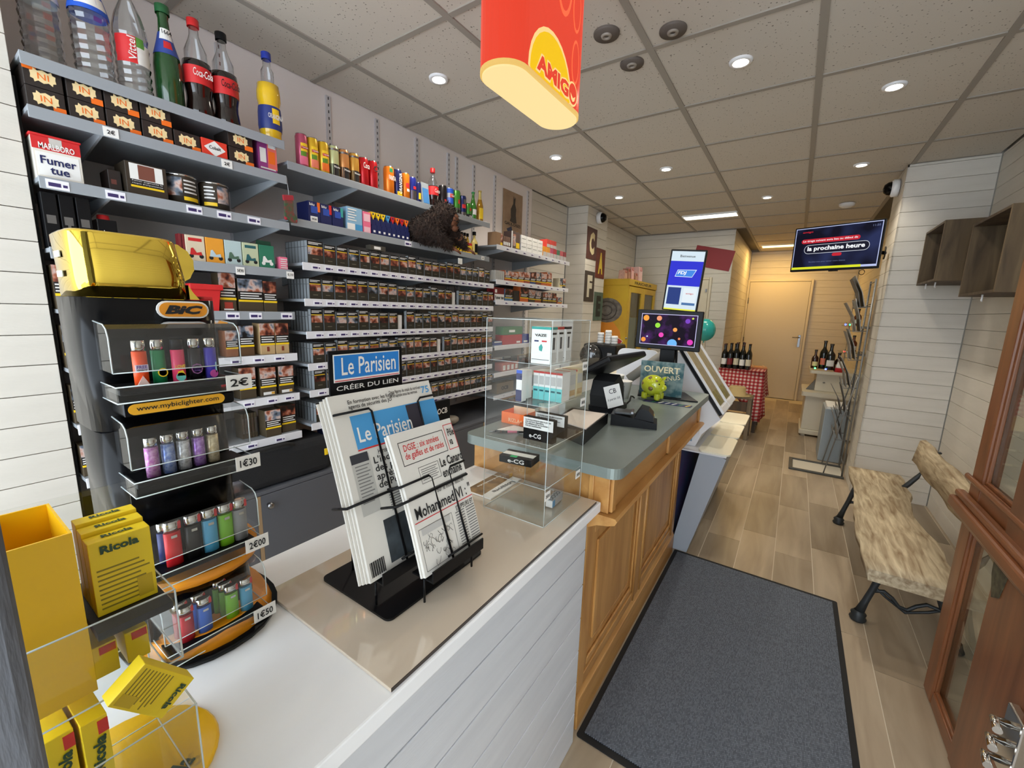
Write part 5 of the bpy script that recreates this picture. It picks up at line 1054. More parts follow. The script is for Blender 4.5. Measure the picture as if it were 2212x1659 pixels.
frame(0.08, 0.80, 0.76, 0.93, INK); frame(0.83, 1.0, 0.76, 0.96, RED)
ptxt(t, th, H, w, 'DGSE : six années\nde gaffes et de ratés', 0.44, 0.845, 0.62, 0.12, RED, 0.006); ptxt(t, th, H, w, 'Pôle\nva', 0.92, 0.86, 0.12, 0.13, INK, 0.02)
ptxt(t, th, H, w, 'Le Canard\nenchaîné', 0.80, 0.655, 0.40, 0.15, INK, 0.02)
frame(0.26, 0.58, 0.60, 0.72, INK, 0.005)
for q in range(6): pg(t, th, H, 0.29, 0.55-0.03*(q % 2), 0.695-0.015*q, 0.70-0.015*q, w, NEWS_TXT)
pg(t, th, H, 0.02, 1.0, 0.545, 0.549, w, INK); ptxt(t, th, H, w, 'Pour le moins discret', 0.66, 0.52, 0.50, 0.035, INK, 0.0); ptxt(t, th, H, w, 'Mohammed VI : "', 0.52, 0.43, 0.94, 0.085, INK, 0.012); pg(t, th, H, 0.02, 1.0, 0.365, 0.371, w, RED)
ptxt(t, th, H, w, 'STUPEURS ET', 0.82, 0.33, 0.32, 0.035, INK, 0.01)
frame(0.04, 0.58, 0.03, 0.32, INK, 0.004); pg(t, th, H, 0.08, 0.54, 0.27, 0.315, w, M('pale_grey_p', (190,188,184), 0.7))
rnd = random.Random(3); cm = B()
for q in range(26):
    y = (2*rnd.uniform(0.09,0.53)-1)*w; z = rnd.uniform(0.05,0.25)*H; s = rnd.uniform(0.003,0.007)
    cm.tube([(th+0.0042,y+s*math.cos(a*0.8),z+s*math.sin(a*1.1+q)) for a in range(6)], 0.00035, INK, 4)
cm.obj('cartoon_ink', t)
for q in range(13):
    for c in range(2): pg(t, th, H, 0.64+0.19*c, 0.80+0.19*c, 0.295-0.02*q, 0.303-0.02*q, w, NEWS_TXT)
# ================================================================ ACRYLIC SHOWCASE
AO = Vector((-0.54,0.926,GZ+0.0005))
ac = thing('acrylic_showcase', 'tall clear acrylic showcase with four inner shelves', 'showcase', AO)
ax0, ax1, ay0, ay1, az0, az1 = -0.632, -0.448, 0.825, 1.030, GZ+0.001, 1.344; th = 0.0022
for nm, a in (('side_panel',(ax0,ax1,ay0,ay0+th,az0,az1)), ('side_panel',(ax0,ax1,ay1-th,ay1,az0,az1)), ('front_panel',(ax1-th,ax1,ay0+th,ay1-th,az0,az1)), ('top_panel',(ax0,ax1,ay0,ay1,az1+0.0002,az1+th)), ('base_panel',(ax0+th,ax1-th,ay0+th,ay1-th,az0,az0+th))):
    B(AO).box(*a, CLEAR).obj(nm, ac)
AZ = [0.944, 1.045, 1.146, 1.244]
for z in AZ:
    s = B(AO).box(ax0+0.002, ax1-th-0.0005, ay0+th+0.0005, ay1-th-0.0005, z-0.002, z, CLEAR).obj('clear_shelf', ac)
    B(AO).tube([(ax1-0.003,ay0+0.003,z-0.001),(ax1-0.003,ay1-0.003,z-0.001)], 0.0009, M('painted_lit_edge', (232,236,226), 0.2, coat=0.6), 5).tube([(ax0+0.002,ay0+0.003,z-0.001),(ax1-0.003,ay0+0.003,z-0.001)], 0.0006, CLEAR_EDGE, 5).obj('shelf_edge', s)  # front edge is a paler copy of the acrylic, lit look put into its colour
e = B(AO)
for x, y in ((ax0,ay0),(ax1,ay0),(ax1,ay1),(ax0,ay1)): e.tube([(x,y,az0),(x,y,az1)], 0.0009, CLEAR_EDGE, 5)
for z in (az0, az1+0.001): e.tube([(ax0,ay0,z),(ax1,ay0,z),(ax1,ay1,z),(ax0,ay1,z)], 0.0009, CLEAR_EDGE, 5, True)
e.obj('panel_edges', ac)
for z, s, y in ((1.225,'1€50',1.012), (1.128,'3€00',1.012), (0.926,'2€50',1.008), (0.925,'2€00',0.838)):
    B(AO).box(ax1+0.0002, ax1+0.0010, y-0.014, y+0.012, z-0.010, z+0.012, PAPER).obj('price_tag', ac); text(s, Vector((ax1+0.0014,y-0.001,z+0.001))-AO, 0.020, 0.009, INK, ac, '+x', 0.02)
def vbox(name, label, x0, x1, y0, y1, z, h, mat, pats=(), texts=(), group='goods in the acrylic showcase', spats=()):
    """front faces -y (towards the street); pats (u0,u1,v0,v1,mat)"""
    org = Vector(((x0+x1)/2, (y0+y1)/2, z+0.0006)); t = thing(name, label, 'box', org, group=group); w_, d_ = x1-x0, y1-y0
    b = B(org).box(x0, x1, y0, y1, z+0.0006, z+h, mat, 0.0006)
    for k, p in enumerate(pats): b.box(x0+p[0]*w_, x0+p[1]*w_, y0-0.0004-0.0002*k, y0+0.0002, z+p[2]*h, z+p[3]*h, p[4])
    for k, p in enumerate(spats): b.box(x1-0.0002, x1+0.0004+0.0002*k, y0+p[0]*d_, y0+p[1]*d_, z+p[2]*h, z+p[3]*h, p[4])
    b.obj('box_body', t)
    for q in texts: text(q[0], (-w_/2+q[1]*w_, -d_/2-0.0012-0.0002*len(pats), q[2]*h), q[3]*w_, q[4]*h, q[5], t, '-y', 0.02)
    return t
for j, (x0, x1, y0, y1, c, nm) in enumerate(((-0.506,-0.455,0.832,0.862,TEAL,'green topped'), (-0.500,-0.457,0.872,0.900,M('tab_red', (190,60,54), 0.5),'red topped'), (-0.500,-0.457,0.912,0.940,BLACK,'black topped'))):
    t = vbox('vape_box', 'white %s box lettered VAZE in the showcase top' % nm, x0, x1, y0, y1, AZ[3], 0.086, PAPER, ((0,1,0.93,1,c), (0.16,0.38,0.60,0.64,NAVY), (0.55,0.80,0.60,0.64,RED), (0.05,0.95,0.12,0.13,INK)), (('VAZE',0.5,0.77,0.6,0.07,INK),), spats=((0,1,0.93,1,c), (0.35,0.65,0.40,0.72,M('vape_dark', (60,60,66), 0.4)), (0.05,0.95,0.05,0.32,M('pale_text_block', (210,208,202), 0.6)), (0.15,0.85,0.80,0.85,INK)))
    B(t.location).prism([(x0+0.022,AZ[3]+0.032),(x0+0.029,AZ[3]+0.030),(x0+0.031,AZ[3]+0.040),(x0+0.027,AZ[3]+0.047),(x0+0.021,AZ[3]+0.040)], y0-0.0012, y0-0.0004, 'y', TEAL).obj('leaf_mark', t)
for j in range(5): vbox('refill_box', 'white and turquoise refill box with red top, %s in the showcase row' % numw[j], -0.533+0.0165*j, -0.5175+0.0165*j, 0.893, 0.935, AZ[2], 0.072, PAPER, ((0,1,0.0,0.46,M('turquoise_p', (120,206,204), 0.45)), (0,1,0.93,1.0,M('tab_red', (190,60,54), 0.5)), (0.1,0.9,0.54,0.84,M('pale_grey_p', (190,188,184), 0.7)), (0.15,0.85,0.30,0.36,M('dark_teal_p', (40,90,96), 0.5))), group='refill boxes')
for j, (y, c) in enumerate(((0.942,'pale'), (0.985,'cream'))): vbox('refill_box', '%s refill box behind the turquoise row' % c, -0.500, -0.456, y, y+0.036, AZ[2], 0.072, M('refill_'+c, (206,202,190) if j == 0 else (214,200,160), 0.5), ((0,1,0.93,1,M('tab_red', (190,60,54), 0.5)),), spats=((0.1,0.9,0.5,0.85,M('pale_grey_p', (190,188,184), 0.7)), (0.1,0.9,0.1,0.3,M('kraft_pack', (196,164,118), 0.6))))
vbox('refill_box', 'slim navy and white refill box at the left of showcase', -0.546, -0.530, 0.834, 0.856, AZ[2], 0.078, PAPER, ((0,1,0.90,1.0,BLUE), (0,1,0.70,0.90,NAVY), (0,1,0.02,0.38,NAVY), (0.15,0.8,0.42,0.66,PAPER))); vbox('refill_box', 'white and blue refill box with red top behind the navy one', -0.560, -0.541, 0.872, 0.90, AZ[2], 0.072, PAPER, ((0,1,0,0.45,M('sky_print', (70,150,200), 0.5)), (0,1,0.93,1,M('tab_red', (190,60,54), 0.5))))
NIC = 'La nicotine contenue dans ce produit\ncrée une forte dépendance.\nSon utilisation par les non-fumeurs\nn\'est pas recommandée.'
for j, (x0, x1, y0, y1, nm) in enumerate(((-0.541,-0.456,0.866,0.886,'front'), (-0.541,-0.456,0.925,0.945,'rear'))):
    t = vbox('vape_box', 'black box lettered e-CG with white warning panel, %s one' % nm, x0, x1, y0, y1, AZ[1], 0.058, BLACK, ((0,1,0.52,1.0,PAPER),), ((NIC,0.5,0.76,0.86,0.36,INK), ('e-CG',0.42,0.22,0.40,0.20,PAPER)), group='black vape boxes')
t = thing('vape_box', 'black box lettered e-CG lying flat with green sticker', 'box', (-0.600,0.95,AZ[0]+0.0006), R(8), group='black vape boxes'); B().box(-0.052, 0.046, -0.030, 0.030, 0, 0.020, BLACK, 0.0006).box(-0.050, 0.044, -0.012, 0.012, 0.020, 0.0204, PAPER).box(-0.02, 0.0, -0.028, -0.016, 0.0200, 0.0206, M('sticker_green', (50,200,120), 0.5)).obj('box_body', t); text('e-CG', (0.0,-0.0306,0.010), 0.05, 0.012, PAPER, t, '-y', 0.02)
t = thing('gum_pack', 'small silver and blue gum pack on the showcase floor', 'box', (-0.489,0.955,az0+0.003), R(4)); B().box(-0.010, 0.010, -0.034, 0.034, 0, 0.020, M('gum_silver', (190,196,202), 0.3, 0.4), 0.0006).box(0.010,0.0104,-0.0338,-0.018,0.001,0.019,M('sky_print', (70,150,200), 0.5)).box(-0.0095,0.0095,-0.0345,-0.034,0.001,0.019,PAPER).obj('box_body', t)
for k in range(4): B().lathe([(0.0045,0.0202),(0.0062,0.0206),(0.0062,0.0202)], (0.0,-0.022+0.015*k,0), INK, 10).obj('ring_print', t)
# magazine on the glass sheet
t = thing('magazine', 'magazine titled Losange lying on the glass sheet', 'magazine', (-0.72,0.955,GZ+0.0003), R(0)); o = t.location
pts = [(-0.640,0.868),(-0.655,1.036),(-0.738,1.036),(-0.738,0.868)]
B(o).prism([(-0.640,0.868),(-0.648,1.036),(-0.738,1.036),(-0.735,0.868)], GZ+0.0004, GZ+0.004, 'z', PAPER).obj('pages', t)
B(o).prism([(-0.672,0.870),(-0.680,1.034),(-0.736,1.034),(-0.733,0.870)], GZ+0.0041, GZ+0.0045, 'z', M('magazine_photo', (176,140,92), 0.35, noise=(26,(70,50,36),0.25))).obj('cover_photo', t)
text('Losange', Vector((-0.659,0.955,GZ+0.0047))-o, 0.10, 0.020, NEWS_TXT, t, ((-0.05,-1,0), (1,-0.05,0)), 0.03); text('Spécialités', Vector((-0.715,0.96,GZ+0.005))-o, 0.11, 0.010, PAPER, t, ((-0.05,-1,0), (1,-0.05,0)), 0.02)
# ================================================================ PINE COUNTER WITH ZINC TOP
PINE = wood('honey_pine', (206,156,92), (172,120,62), 7.0, 0.35, 'z', 3.0, bump=0.05); PINEH = wood('honey_pine_rail', (206,156,92), (172,120,62), 7.0, 0.35, 'y', 3.0, bump=0.05)
t = thing('pine_counter', 'honey pine panelled counter with moulded cornice', 'counter', (-0.66,1.75,0)); o = t.location
B(o).box(-0.86, -0.462, 1.100, 2.395, 0.0, 0.775, PINE).obj('carcass', t)
B(o).box(-0.4615, -0.440, 1.100, 2.398, 0.0, 0.115, PINEH, 0.004).obj('plinth', t); B(o).prism([(-0.4615,0.1152),(-0.444,0.1152),(-0.450,0.128),(-0.456,0.134),(-0.4615,0.136)], 1.100, 2.398, 'y', PINEH).obj('plinth_moulding', t)
sy = [(1.102,1.150), (1.675,1.735), (2.345,2.397)]
for a in sy: B(o).box(-0.4615, -0.447, a[0], a[1], 0.1365, 0.745, PINE, 0.002).obj('stile', t)
for a in ((0.1365,0.175), (0.700,0.745)):
    for y0, y1 in ((1.1505,1.6745), (1.7355,2.3445)): B(o).box(-0.4615, -0.448, y0, y1, a[0], a[1], PINEH, 0.002).obj('rail', t)
for y0, y1 in ((1.1505,1.6745), (1.7355,2.3445)):
    k = B(o)
    for p in ((y0+0.005,y0+0.03,0.18,0.695), (y1-0.03,y1-0.005,0.18,0.695), (y0+0.03,y1-0.03,0.18,0.205), (y0+0.03,y1-0.03,0.67,0.695)): k.box(-0.4615, -0.452, p[0], p[1], p[2], p[3], PINE, 0.004)
    m = k.obj('panel_moulding', t)
    B(o).box(-0.4615, -0.455, y0+0.075, y1-0.075, 0.25, 0.625, PINE, 0.006).obj('raised_panel', t)
    mid = (y0+y1)/2
for y in (1.655, 1.745, 2.32): B(o).tube([(-0.447,y,0.14),(-0.447,y,0.742)], 0.006, PINE, 8).obj('bead', t)
# frieze and cornice
B(o).box(-0.87, -0.380, 1.078, 2.398, 0.800, 0.924, PINEH, 0.002).obj('frieze', t)
B(o).prism([(-0.4615,0.7455),(-0.440,0.7455),(-0.405,0.765),(-0.372,0.772),(-0.352,0.780),(-0.346,0.792),(-0.352,0.7995),(-0.4615,0.7995)], 1.062, 2.399, 'y', PINEH).obj('cornice', t)
for y in (1.085, 1.72, 2.37): B(o).box(-0.3798, -0.370, y, y+0.03, 0.803, 0.922, PINE, 0.002).obj('frieze_block', t)
B(o).box(-0.44, -0.425, 1.0705, 1.0775, 0.803, 0.922, PINE, 0.002).obj('frieze_block', t)
ZN = M('zinc_sheet', (142,152,150), 0.36, 0.35, noise=(5,(120,130,124),0.3)); 
tag(B((-0.61,1.72,0.9245)).prism(rrect(-0.880,-0.338,1.030,2.412,0.035,6), 0.9245, 0.955, 'z', ZN).obj('zinc_top'), 'grey zinc counter top with rounded corners', 'counter top')
ZT = 0.9555
# orange tray, note paper, pen
t = thing('orange_box', 'open orange cardboard display tray on the zinc top', 'box', (-0.80,1.265,ZT)); o = t.location; OB = M('orange_card', (240,110,34), 0.5)
B(o).box(-0.862, -0.765, 1.225, 1.227, ZT, ZT+0.042, OB).box(-0.862, -0.860, 1.227, 1.305, ZT, ZT+0.042, OB).box(-0.767, -0.765, 1.227, 1.305, ZT, ZT+0.042, OB).box(-0.860, -0.767, 1.303, 1.305, ZT, ZT+0.05, M('card_inside', (226,206,170), 0.6)).box(-0.860, -0.767, 1.227, 1.303, ZT, ZT+0.001, OB).obj('tray', t); text('RIZLA+', (-0.0,-0.0412,0.016), 0.06, 0.014, M('pale_orange', (246,190,140), 0.5), t, '-y', 0.02)
tag(B((-0.76,1.16,ZT)).prism([(-0.815,1.135),(-0.700,1.150),(-0.715,1.215),(-0.80,1.215)], ZT, ZT+0.0012, 'z', PAPER).obj('note_paper'), 'sheet of white note paper on the zinc top', 'paper')
t = thing('pen', 'black and pink ballpoint pen on the zinc top', 'pen', (-0.77,1.12,ZT+0.0048)); o = t.location; z = ZT+0.0048
B(o).tube([(-0.818,1.088,z),(-0.80,1.10,z)], [0.0018,0.0042], STEEL, 8).obj('tip', t); B(o).tube([(-0.80,1.10,z),(-0.765,1.124,z)], 0.0045, BLACK, 8).obj('grip', t); B(o).tube([(-0.765,1.124,z),(-0.738,1.142,z)], 0.0043, PINK, 8).obj('barrel', t); B(o).tube([(-0.738,1.142,z),(-0.718,1.156,z)], [0.0043,0.003], BLACK, 8).obj('clicker', t)
t = thing('newspaper_roll', 'folded newspaper roll behind the showcase on zinc top', 'newspaper', (-0.745,1.37,ZT)); PM = M('newsprint', (226,222,214), 0.8)
B().tube([(-0.03,-0.02,0.032),(0.03,0.02,0.032)], 0.032, M('rolled_newsprint', (206,192,170), 0.8, noise=(40,(120,106,92),0.14)), 16).obj('roll', t)
# black tray with white card
t = thing('card_tray', 'black box holding a pale printed card on the zinc top', 'tray', (-0.59,1.34,ZT)); o = t.location
B(o).prism([(-0.505,1.160),(-0.545,1.470),(-0.690,1.460),(-0.660,1.235)], ZT, ZT+0.040, 'z', BLACK).obj('tray_body', t)
B(o).prism([(-0.517,1.205),(-0.545,1.440),(-0.668,1.430),(-0.650,1.245)], ZT+0.0402, ZT+0.0435, 'z', M('pale_card', (226,214,204), 0.6)).obj('card', t)
# payment terminal
t = thing('payment_terminal', 'black card payment terminal in its cradle', 'card terminal', (-0.46,1.52,ZT), R(14)); 
B().prism([(-0.082,0),(0.082,0),(0.080,0.022),(0.03,0.030),(-0.082,0.042)], -0.045, 0.045, 'y', BLACK).obj('cradle', t)
B().prism([(0.0,0.034),(0.07,0.026),(0.066,0.048),(0.05,0.066),(0.022,0.072)], -0.042, 0.042, 'y', BLACK).obj('terminal_body', t); B().box(-0.072, -0.01, -0.030, 0.030, 0.0402, 0.050, M('terminal_grey', (62,64,66), 0.4), 0.003).obj('paper_cover', t); B().box(0.066, 0.069, 0.02, 0.032, 0.035, 0.041, YELLOW).obj('key', t); B().box(-0.012, -0.004, -0.03, 0.03, 0.046, 0.054, STEEL).obj('tear_bar', t)
# cash-register screen seen from behind
t = thing('register_screen', 'black cash register screen tilted towards the cashier', 'monitor', (-0.64,1.70,ZT)); o = t.location
B(o).prism(rrect(-0.70,-0.575,1.62,1.80,0.03), ZT, ZT+0.02, 'z', BLACK).obj('foot', t)
B(o).prism([(1.625,ZT+0.0202),(1.775,ZT+0.0202),(1.755,ZT+0.11),(1.70,ZT+0.155),(1.64,ZT+0.13),(1.615,ZT+0.07)], -0.685, -0.590, 'x', BLACK_MATT).obj('column', t)
s = B(o); s.X = Matrix.Translation((-0.645,1.665,1.140)) @ Matrix.Rotation(R(-6),4,'Z') @ Matrix.Rotation(R(60),4,'Y')
s.box(-0.013, 0.013, -0.17, 0.17, -0.12, 0.12, BLACK, 0.008).obj('screen', t)
rt, nm_ = Vector((0.80,0.60,0)), Vector((0.60,-0.80,0)); cs, sn = math.cos(R(16)), math.sin(R(16)); upv = Vector((0,0,1))
r2, u2 = rt*cs+upv*sn, -rt*sn+upv*cs; pc = Vector((-0.5800,1.6110,ZT+0.078))
pn = B(o); pn.face([pc+r2*a_+u2*b_ for a_, b_ in ((-0.033,-0.046),(0.033,-0.046),(0.033,0.046),(-0.033,0.046))], PAPER); pn.face([pc-nm_*0.0008+r2*a_+u2*b_ for a_, b_ in ((-0.033,0.046),(0.033,0.046),(0.033,-0.046),(-0.033,-0.046))], PAPER); pn.obj('taped_note', t)
text('CB', pc+u2*0.022+nm_*0.0005-o, 0.030, 0.020, INK, t, (r2, u2), 0.0); text('à partir 5€', pc-u2*0.012+nm_*0.0005-o, 0.052, 0.013, INK, t, (r2, u2), 0.0)
t = thing('cable', 'black cable looping behind the register screen', 'cable', (-0.60,1.85,ZT)); B(t.location).tube([(-0.59,1.79,ZT+0.006),(-0.585,1.84,ZT+0.02),(-0.60,1.90,ZT+0.03),(-0.607,1.95,ZT+0.02),(-0.612,1.99,ZT+0.006)], 0.004, BLACK, 6).obj('cord', t)
def cup(label, loc, h=0.085, r=0.040, n=0):
    t = thing('paper_cup', label, 'cup', loc, group='paper cups')
    B().lathe([(0,0.001),(r*0.72,0),(r,h*0.97),(r*1.05,h*0.98),(r*1.05,h),(r*0.95,h),(r*0.70,0.006),(0,0.006)], (0,0,0), PAPER, 20).obj('cup_body', t)
    if n: B().arc([(r*0.86,h*0.42),(r*0.96,h*0.78)], (0,0,0), M('cup_print', (150,150,150), 0.6), -1.9, -1.1, 6).obj('print', t)
cup('white paper cup with round print behind the taped note', (-0.668,1.985,ZT), n=1); cup('white paper cup hidden behind the first one', (-0.735,2.06,ZT), 0.10)
# piggy bank
def pig():
    LG = M('lime_ceramic', (196,206,44), 0.12, coat=0.8); BR = M('brown_spot', (126,106,54), 0.15, coat=0.6)
    t = thing('piggy_bank', 'lime green ceramic piggy bank with brown heart spots', 'piggy bank', (-0.540,2.04,ZT+0.0065), R(-4))
    B().ball((0,0,0.064), 0.056, LG, 26, 16, (1.02,0.82,0.93)).ball((0.050,-0.004,0.058), 0.019, LG, 14, 10, (0.9,1.0,0.9)).obj('body', t)
    for x in (-0.03, 0.032):
        for y in (-0.026, 0.026): B().lathe([(0,0),(0.013,0),(0.015,0.008),(0.014,0.03)], (x,y,0), LG, 12).obj('leg', t)
    for y in (-0.028, 0.028): B().prism([(0.032,0.092),(0.044,0.090),(0.054,0.108),(0.040,0.106)], y-0.005, y+0.005, 'y', LG).obj('ear', t)
    for a, c, s in ((-0.9,0.052,0.016), (-0.35,0.095,0.010), (-1.9,0.075,0.014), (-2.3,0.045,0.012), (-1.2,0.108,0.016), (0.6,0.10,0.012)):
        el = math.asin(max(-1, min(1, (c-0.064)/0.054))); d = Vector((math.cos(el)*math.cos(a-0.6)*1.02, math.cos(el)*math.sin(a-0.6)*0.82, math.sin(el)*0.93)); p = Vector((0,0,0.064))+d*(0.0562-0.86*s)
        B().ball(p, s, BR, 10, 6, (1,1,0.9)).obj('spot', t).scale = (1,1,1)
    for dx, dy in ((0.040,-0.034), (0.062,-0.016)): B().ball((dx,dy,0.078), 0.0035, INK, 8, 6).obj('eye', t)
pig()
# tin shop sign
t = thing('shop_sign', 'worn petrol blue tin sign lettered OUVERT', 'sign', (-0.53,2.135,ZT+0.0065)); PB = M('petrol_tin', (38,84,92), 0.5, noise=(24,(120,140,140),0.10), bump=(40,0.2))
B().box(-0.105, 0.105, 0, 0.005, 0, 0.172, PB, 0.002).obj('plate', t); SCR = M('sign_cream', (226,214,178), 0.6)
text('OUVERT', (0,-0.0006,0.132), 0.175, 0.032, SCR, t, '-y', 0.02); text('BIENVENUS', (0.01,-0.0006,0.085), 0.165, 0.024, SCR, t, ((0.97,0,0.22),(-0.22,0,0.97)), 0.0)
B().prism([(0.02,0.002),(0.05,0.002),(0.05,0.055)], -0.002, 0.002, 'x', BLACK).obj('strut', t, (0,0.004,0))
# game leaflets
t = thing('leaflet', 'blue and yellow game leaflet strip lying on the zinc top edge', 'leaflet', (-0.45,1.995,ZT)); B().box(-0.115, 0.10, -0.022, 0.026, 0, 0.0012, NAVY).obj('sheet', t)
for k, c in enumerate((PURPLE, GREEN, PAPER, PAPER, PAPER, GREEN, YELLOW)): B().prism([(-0.105+0.03*k,-0.018),(-0.098+0.03*k,-0.018),(-0.085+0.03*k,0.02),(-0.092+0.03*k,0.02)], 0.0013, 0.0016, 'z', c).obj('stripe', t)
# twin display on a black foot
SCRB = M('screen_black', (12,12,14), 0.2)
t = thing('lottery_display', 'black twin lottery display, planets screen below portrait FDJ screen', 'monitor', (-0.54,2.24,ZT)); o = t.location
B(o).prism([(-0.665,2.225),(-0.625,2.085),(-0.375,2.11),(-0.345,2.12),(-0.45,2.33),(-0.60,2.33)], ZT, ZT+0.006, 'z', BLACK).obj('foot', t)
B(o).box(-0.580, -0.505, 2.262, 2.290, ZT+0.0062, 1.24, BLACK, 0.004).obj('pole', t); B(o).tube([(-0.49,2.285,ZT+0.006),(-0.50,2.28,1.19)], 0.006, BLACK, 6).obj('cable', t)
ls = B(o); ls.X = Matrix.Translation((-0.543,2.245,1.288)) @ Matrix.Rotation(R(2),4,'Z') @ Matrix.Rotation(R(1.0),4,'Y')
ls.box(-0.160, 0.160, -0.014, 0.016, -0.100, 0.100, BLACK, 0.004); lo_ = ls.obj('lower_screen', t)
def screen_part(Xm, x0, x1, z0, z1, mat, y=-0.0146, nm='picture', par=None, poly=None):
    b = B(o); b.X = Xm
    if poly: b.prism(poly, y-0.0003, y, 'y', mat)
    else: b.box(x0, x1, y-0.0003, y, z0, z1, mat)
    return b.obj(nm, par)
XM = Matrix.Translation((-0.543,2.245,1.288)) @ Matrix.Rotation(R(2),4,'Z') @ Matrix.Rotation(R(1.0),4,'Y')
screen_part(XM, -0.137, 0.137, -0.078, 0.080, emission('screen_rim', (200,196,236), 1.0), -0.0146, 'screen_frame', lo_)
def space_mat():
    m = M('space_picture', (20,10,30), 0.3); nt = m.node_tree; b = nt.nodes['Principled BSDF']
    tc = nt.nodes.new('ShaderNodeTexCoord'); n = nt.nodes.new('ShaderNodeTexNoise'); n.inputs['Scale'].default_value = 14; n.inputs['Detail'].default_value = 5
    rp = nt.nodes.new('ShaderNodeValToRGB'); rp.color_ramp.elements[0].position = 0.50; rp.color_ramp.elements[0].color = rgb(24,12,30); rp.color_ramp.elements[1].position = 0.78; rp.color_ramp.elements[1].color = rgb(96,44,126)
    nt.links.new(tc.outputs['Object'], n.inputs['Vector']); nt.links.new(n.outputs['Fac'], rp.inputs[0]); nt.links.new(rp.outputs[0], b.inputs['Emission Color']); b.inputs['Emission Strength'].default_value = 0.9; b.inputs['Base Color'].default_value = (0,0,0,1); b.inputs['Specular IOR Level'].default_value = 0.05; m.cycles.emission_sampling = 'NONE'
    return m
screen_part(XM, -0.134, 0.134, -0.075, 0.077, space_mat(), -0.0150, 'picture', lo_)
for x, z, r, c in ((-0.113,0.057,0.015,(240,160,60)), (-0.047,0.058,0.013,(236,150,110)), (-0.052,0.022,0.013,(150,220,60)), (0.036,0.004,0.0105,(240,160,80)), (-0.030,-0.026,0.0125,(230,70,180)), (-0.118,-0.055,0.012,(240,150,60)), (0.092,0.050,0.012,(120,60,190)), (0.028,-0.068,0.024,(110,180,240)), (0.113,-0.054,0.014,(220,60,180)), (0.115,0.064,0.005,(200,220,80)), (0.060,-0.040,0.006,(230,130,80)), (-0.10,-0.038,0.004,(200,220,240))):
    screen_part(XM, 0,0,0,0, emission('planet_%d_%d_%d' % c, c, 1.0), -0.0153, 'planet', lo_, [(x+r*math.cos(2*math.pi*k/14), max(-0.0748, z+r*math.sin(2*math.pi*k/14))) for k in range(14)])
XU = Matrix.Translation((-0.492,2.262,1.535)) @ Matrix.Rotation(R(4),4,'Z') @ Matrix.Rotation(R(4.0),4,'Y')
us = B(o); us.X = XU; us.box(-0.084, 0.084, -0.014, 0.014, -0.150, 0.150, BLACK, 0.004); up_ = us.obj('upper_screen', t)
screen_part(XU, -0.076, 0.076, -0.145, 0.141, emission('fdj_pale', (206,222,232), 1.0), -0.0146, 'picture', up_)
screen_part(XU, -0.076, 0.076, -0.025, 0.094, emission('fdj_blue', (36,40,200), 1.0), -0.0150, 'blue_field', up_)
screen_part(XU, 0,0,0,0, emission('fdj_outline', (226,236,250), 1.0), -0.0153, 'logo_outline', up_, [(-0.047,0.018),(0.035,0.018),(0.052,0.055),(-0.037,0.052)])
screen_part(XU, 0,0,0,0, emission('fdj_logo_blue', (60,130,220), 1.0), -0.0156, 'logo_field', up_, [(-0.044,0.0205),(0.034,0.0205),(0.048,0.052),(-0.035,0.0495)])
screen_part(XU, -0.068, -0.006, -0.118, -0.034, emission('fdj_card_navy', (28,52,120), 1.0), -0.0150, 'card', up_); screen_part(XU, 0.006, 0.068, -0.118, -0.034, emission('fdj_card_pale', (220,230,236), 1.0), -0.0150, 'card', up_)
screen_part(XU, -0.076, 0.076, -0.145, -0.138, emission('fdj_yellow', (226,226,60), 1.0), -0.0150, 'yellow_bar', up_); screen_part(XU, 0.006, 0.068, -0.118, -0.106, emission('fdj_card_foot', (70,110,160), 1.0), -0.0153, 'card_foot', up_)
R3 = XU.to_3x3()
EW = emission('screen_white_text', (244,246,250), 1.0)
text('FDJ', Vector(XU @ Vector((-0.014,-0.0162,0.036)))-o, 0.042, 0.020, EW, t, (R3 @ Vector((1,0,0)), R3 @ Vector((0,0,1))), 0.03, 0.2); text('Bienvenue', Vector(XU @ Vector((0,-0.0156,0.118)))-o, 0.07, 0.012, INK, t, (R3 @ Vector((1,0,0)), R3 @ Vector((0,0,1))), 0.01)
text('amigo', Vector(XU @ Vector((0.037,-0.0158,-0.062)))-o, 0.036, 0.009, RED, t, (R3 @ Vector((1,0,0)), R3 @ Vector((0,0,1))), 0.02)
# dark coffee machine and cup stack behind the cashier
t = thing('back_counter', 'low white cashier worktop behind the pine counter', 'counter', (-1.15,3.0,0)); o = t.location
B(o).box(-1.38, -0.93, 2.65, 3.6, 0, 0.93, M('back_counter_body', (190,184,172), 0.6)).obj('carcass', t); B(o).box(-1.40, -0.91, 2.63, 3.62, 0.9302, 0.96, CREAM, 0.003).obj('worktop', t)
t = thing('coffee_machine', 'black coffee machine behind the register screen', 'coffee machine', (-1.18,3.03,0.9605)); o = t.location
B(o).box(-1.32, -1.06, 2.92, 3.15, 0.9606, 1.138, BLACK, 0.02).obj('housing', t); B(o).ball((-1.245,2.90,1.05), 0.085, M('smoked_dome', (40,40,40), 0.1, coat=0.8), 18, 10, (1,0.6,1)).obj('clear_dome', t); B(o).box(-1.12, -1.08, 2.90, 2.919, 1.02, 1.08, STEEL, 0.006).obj('spout', t)
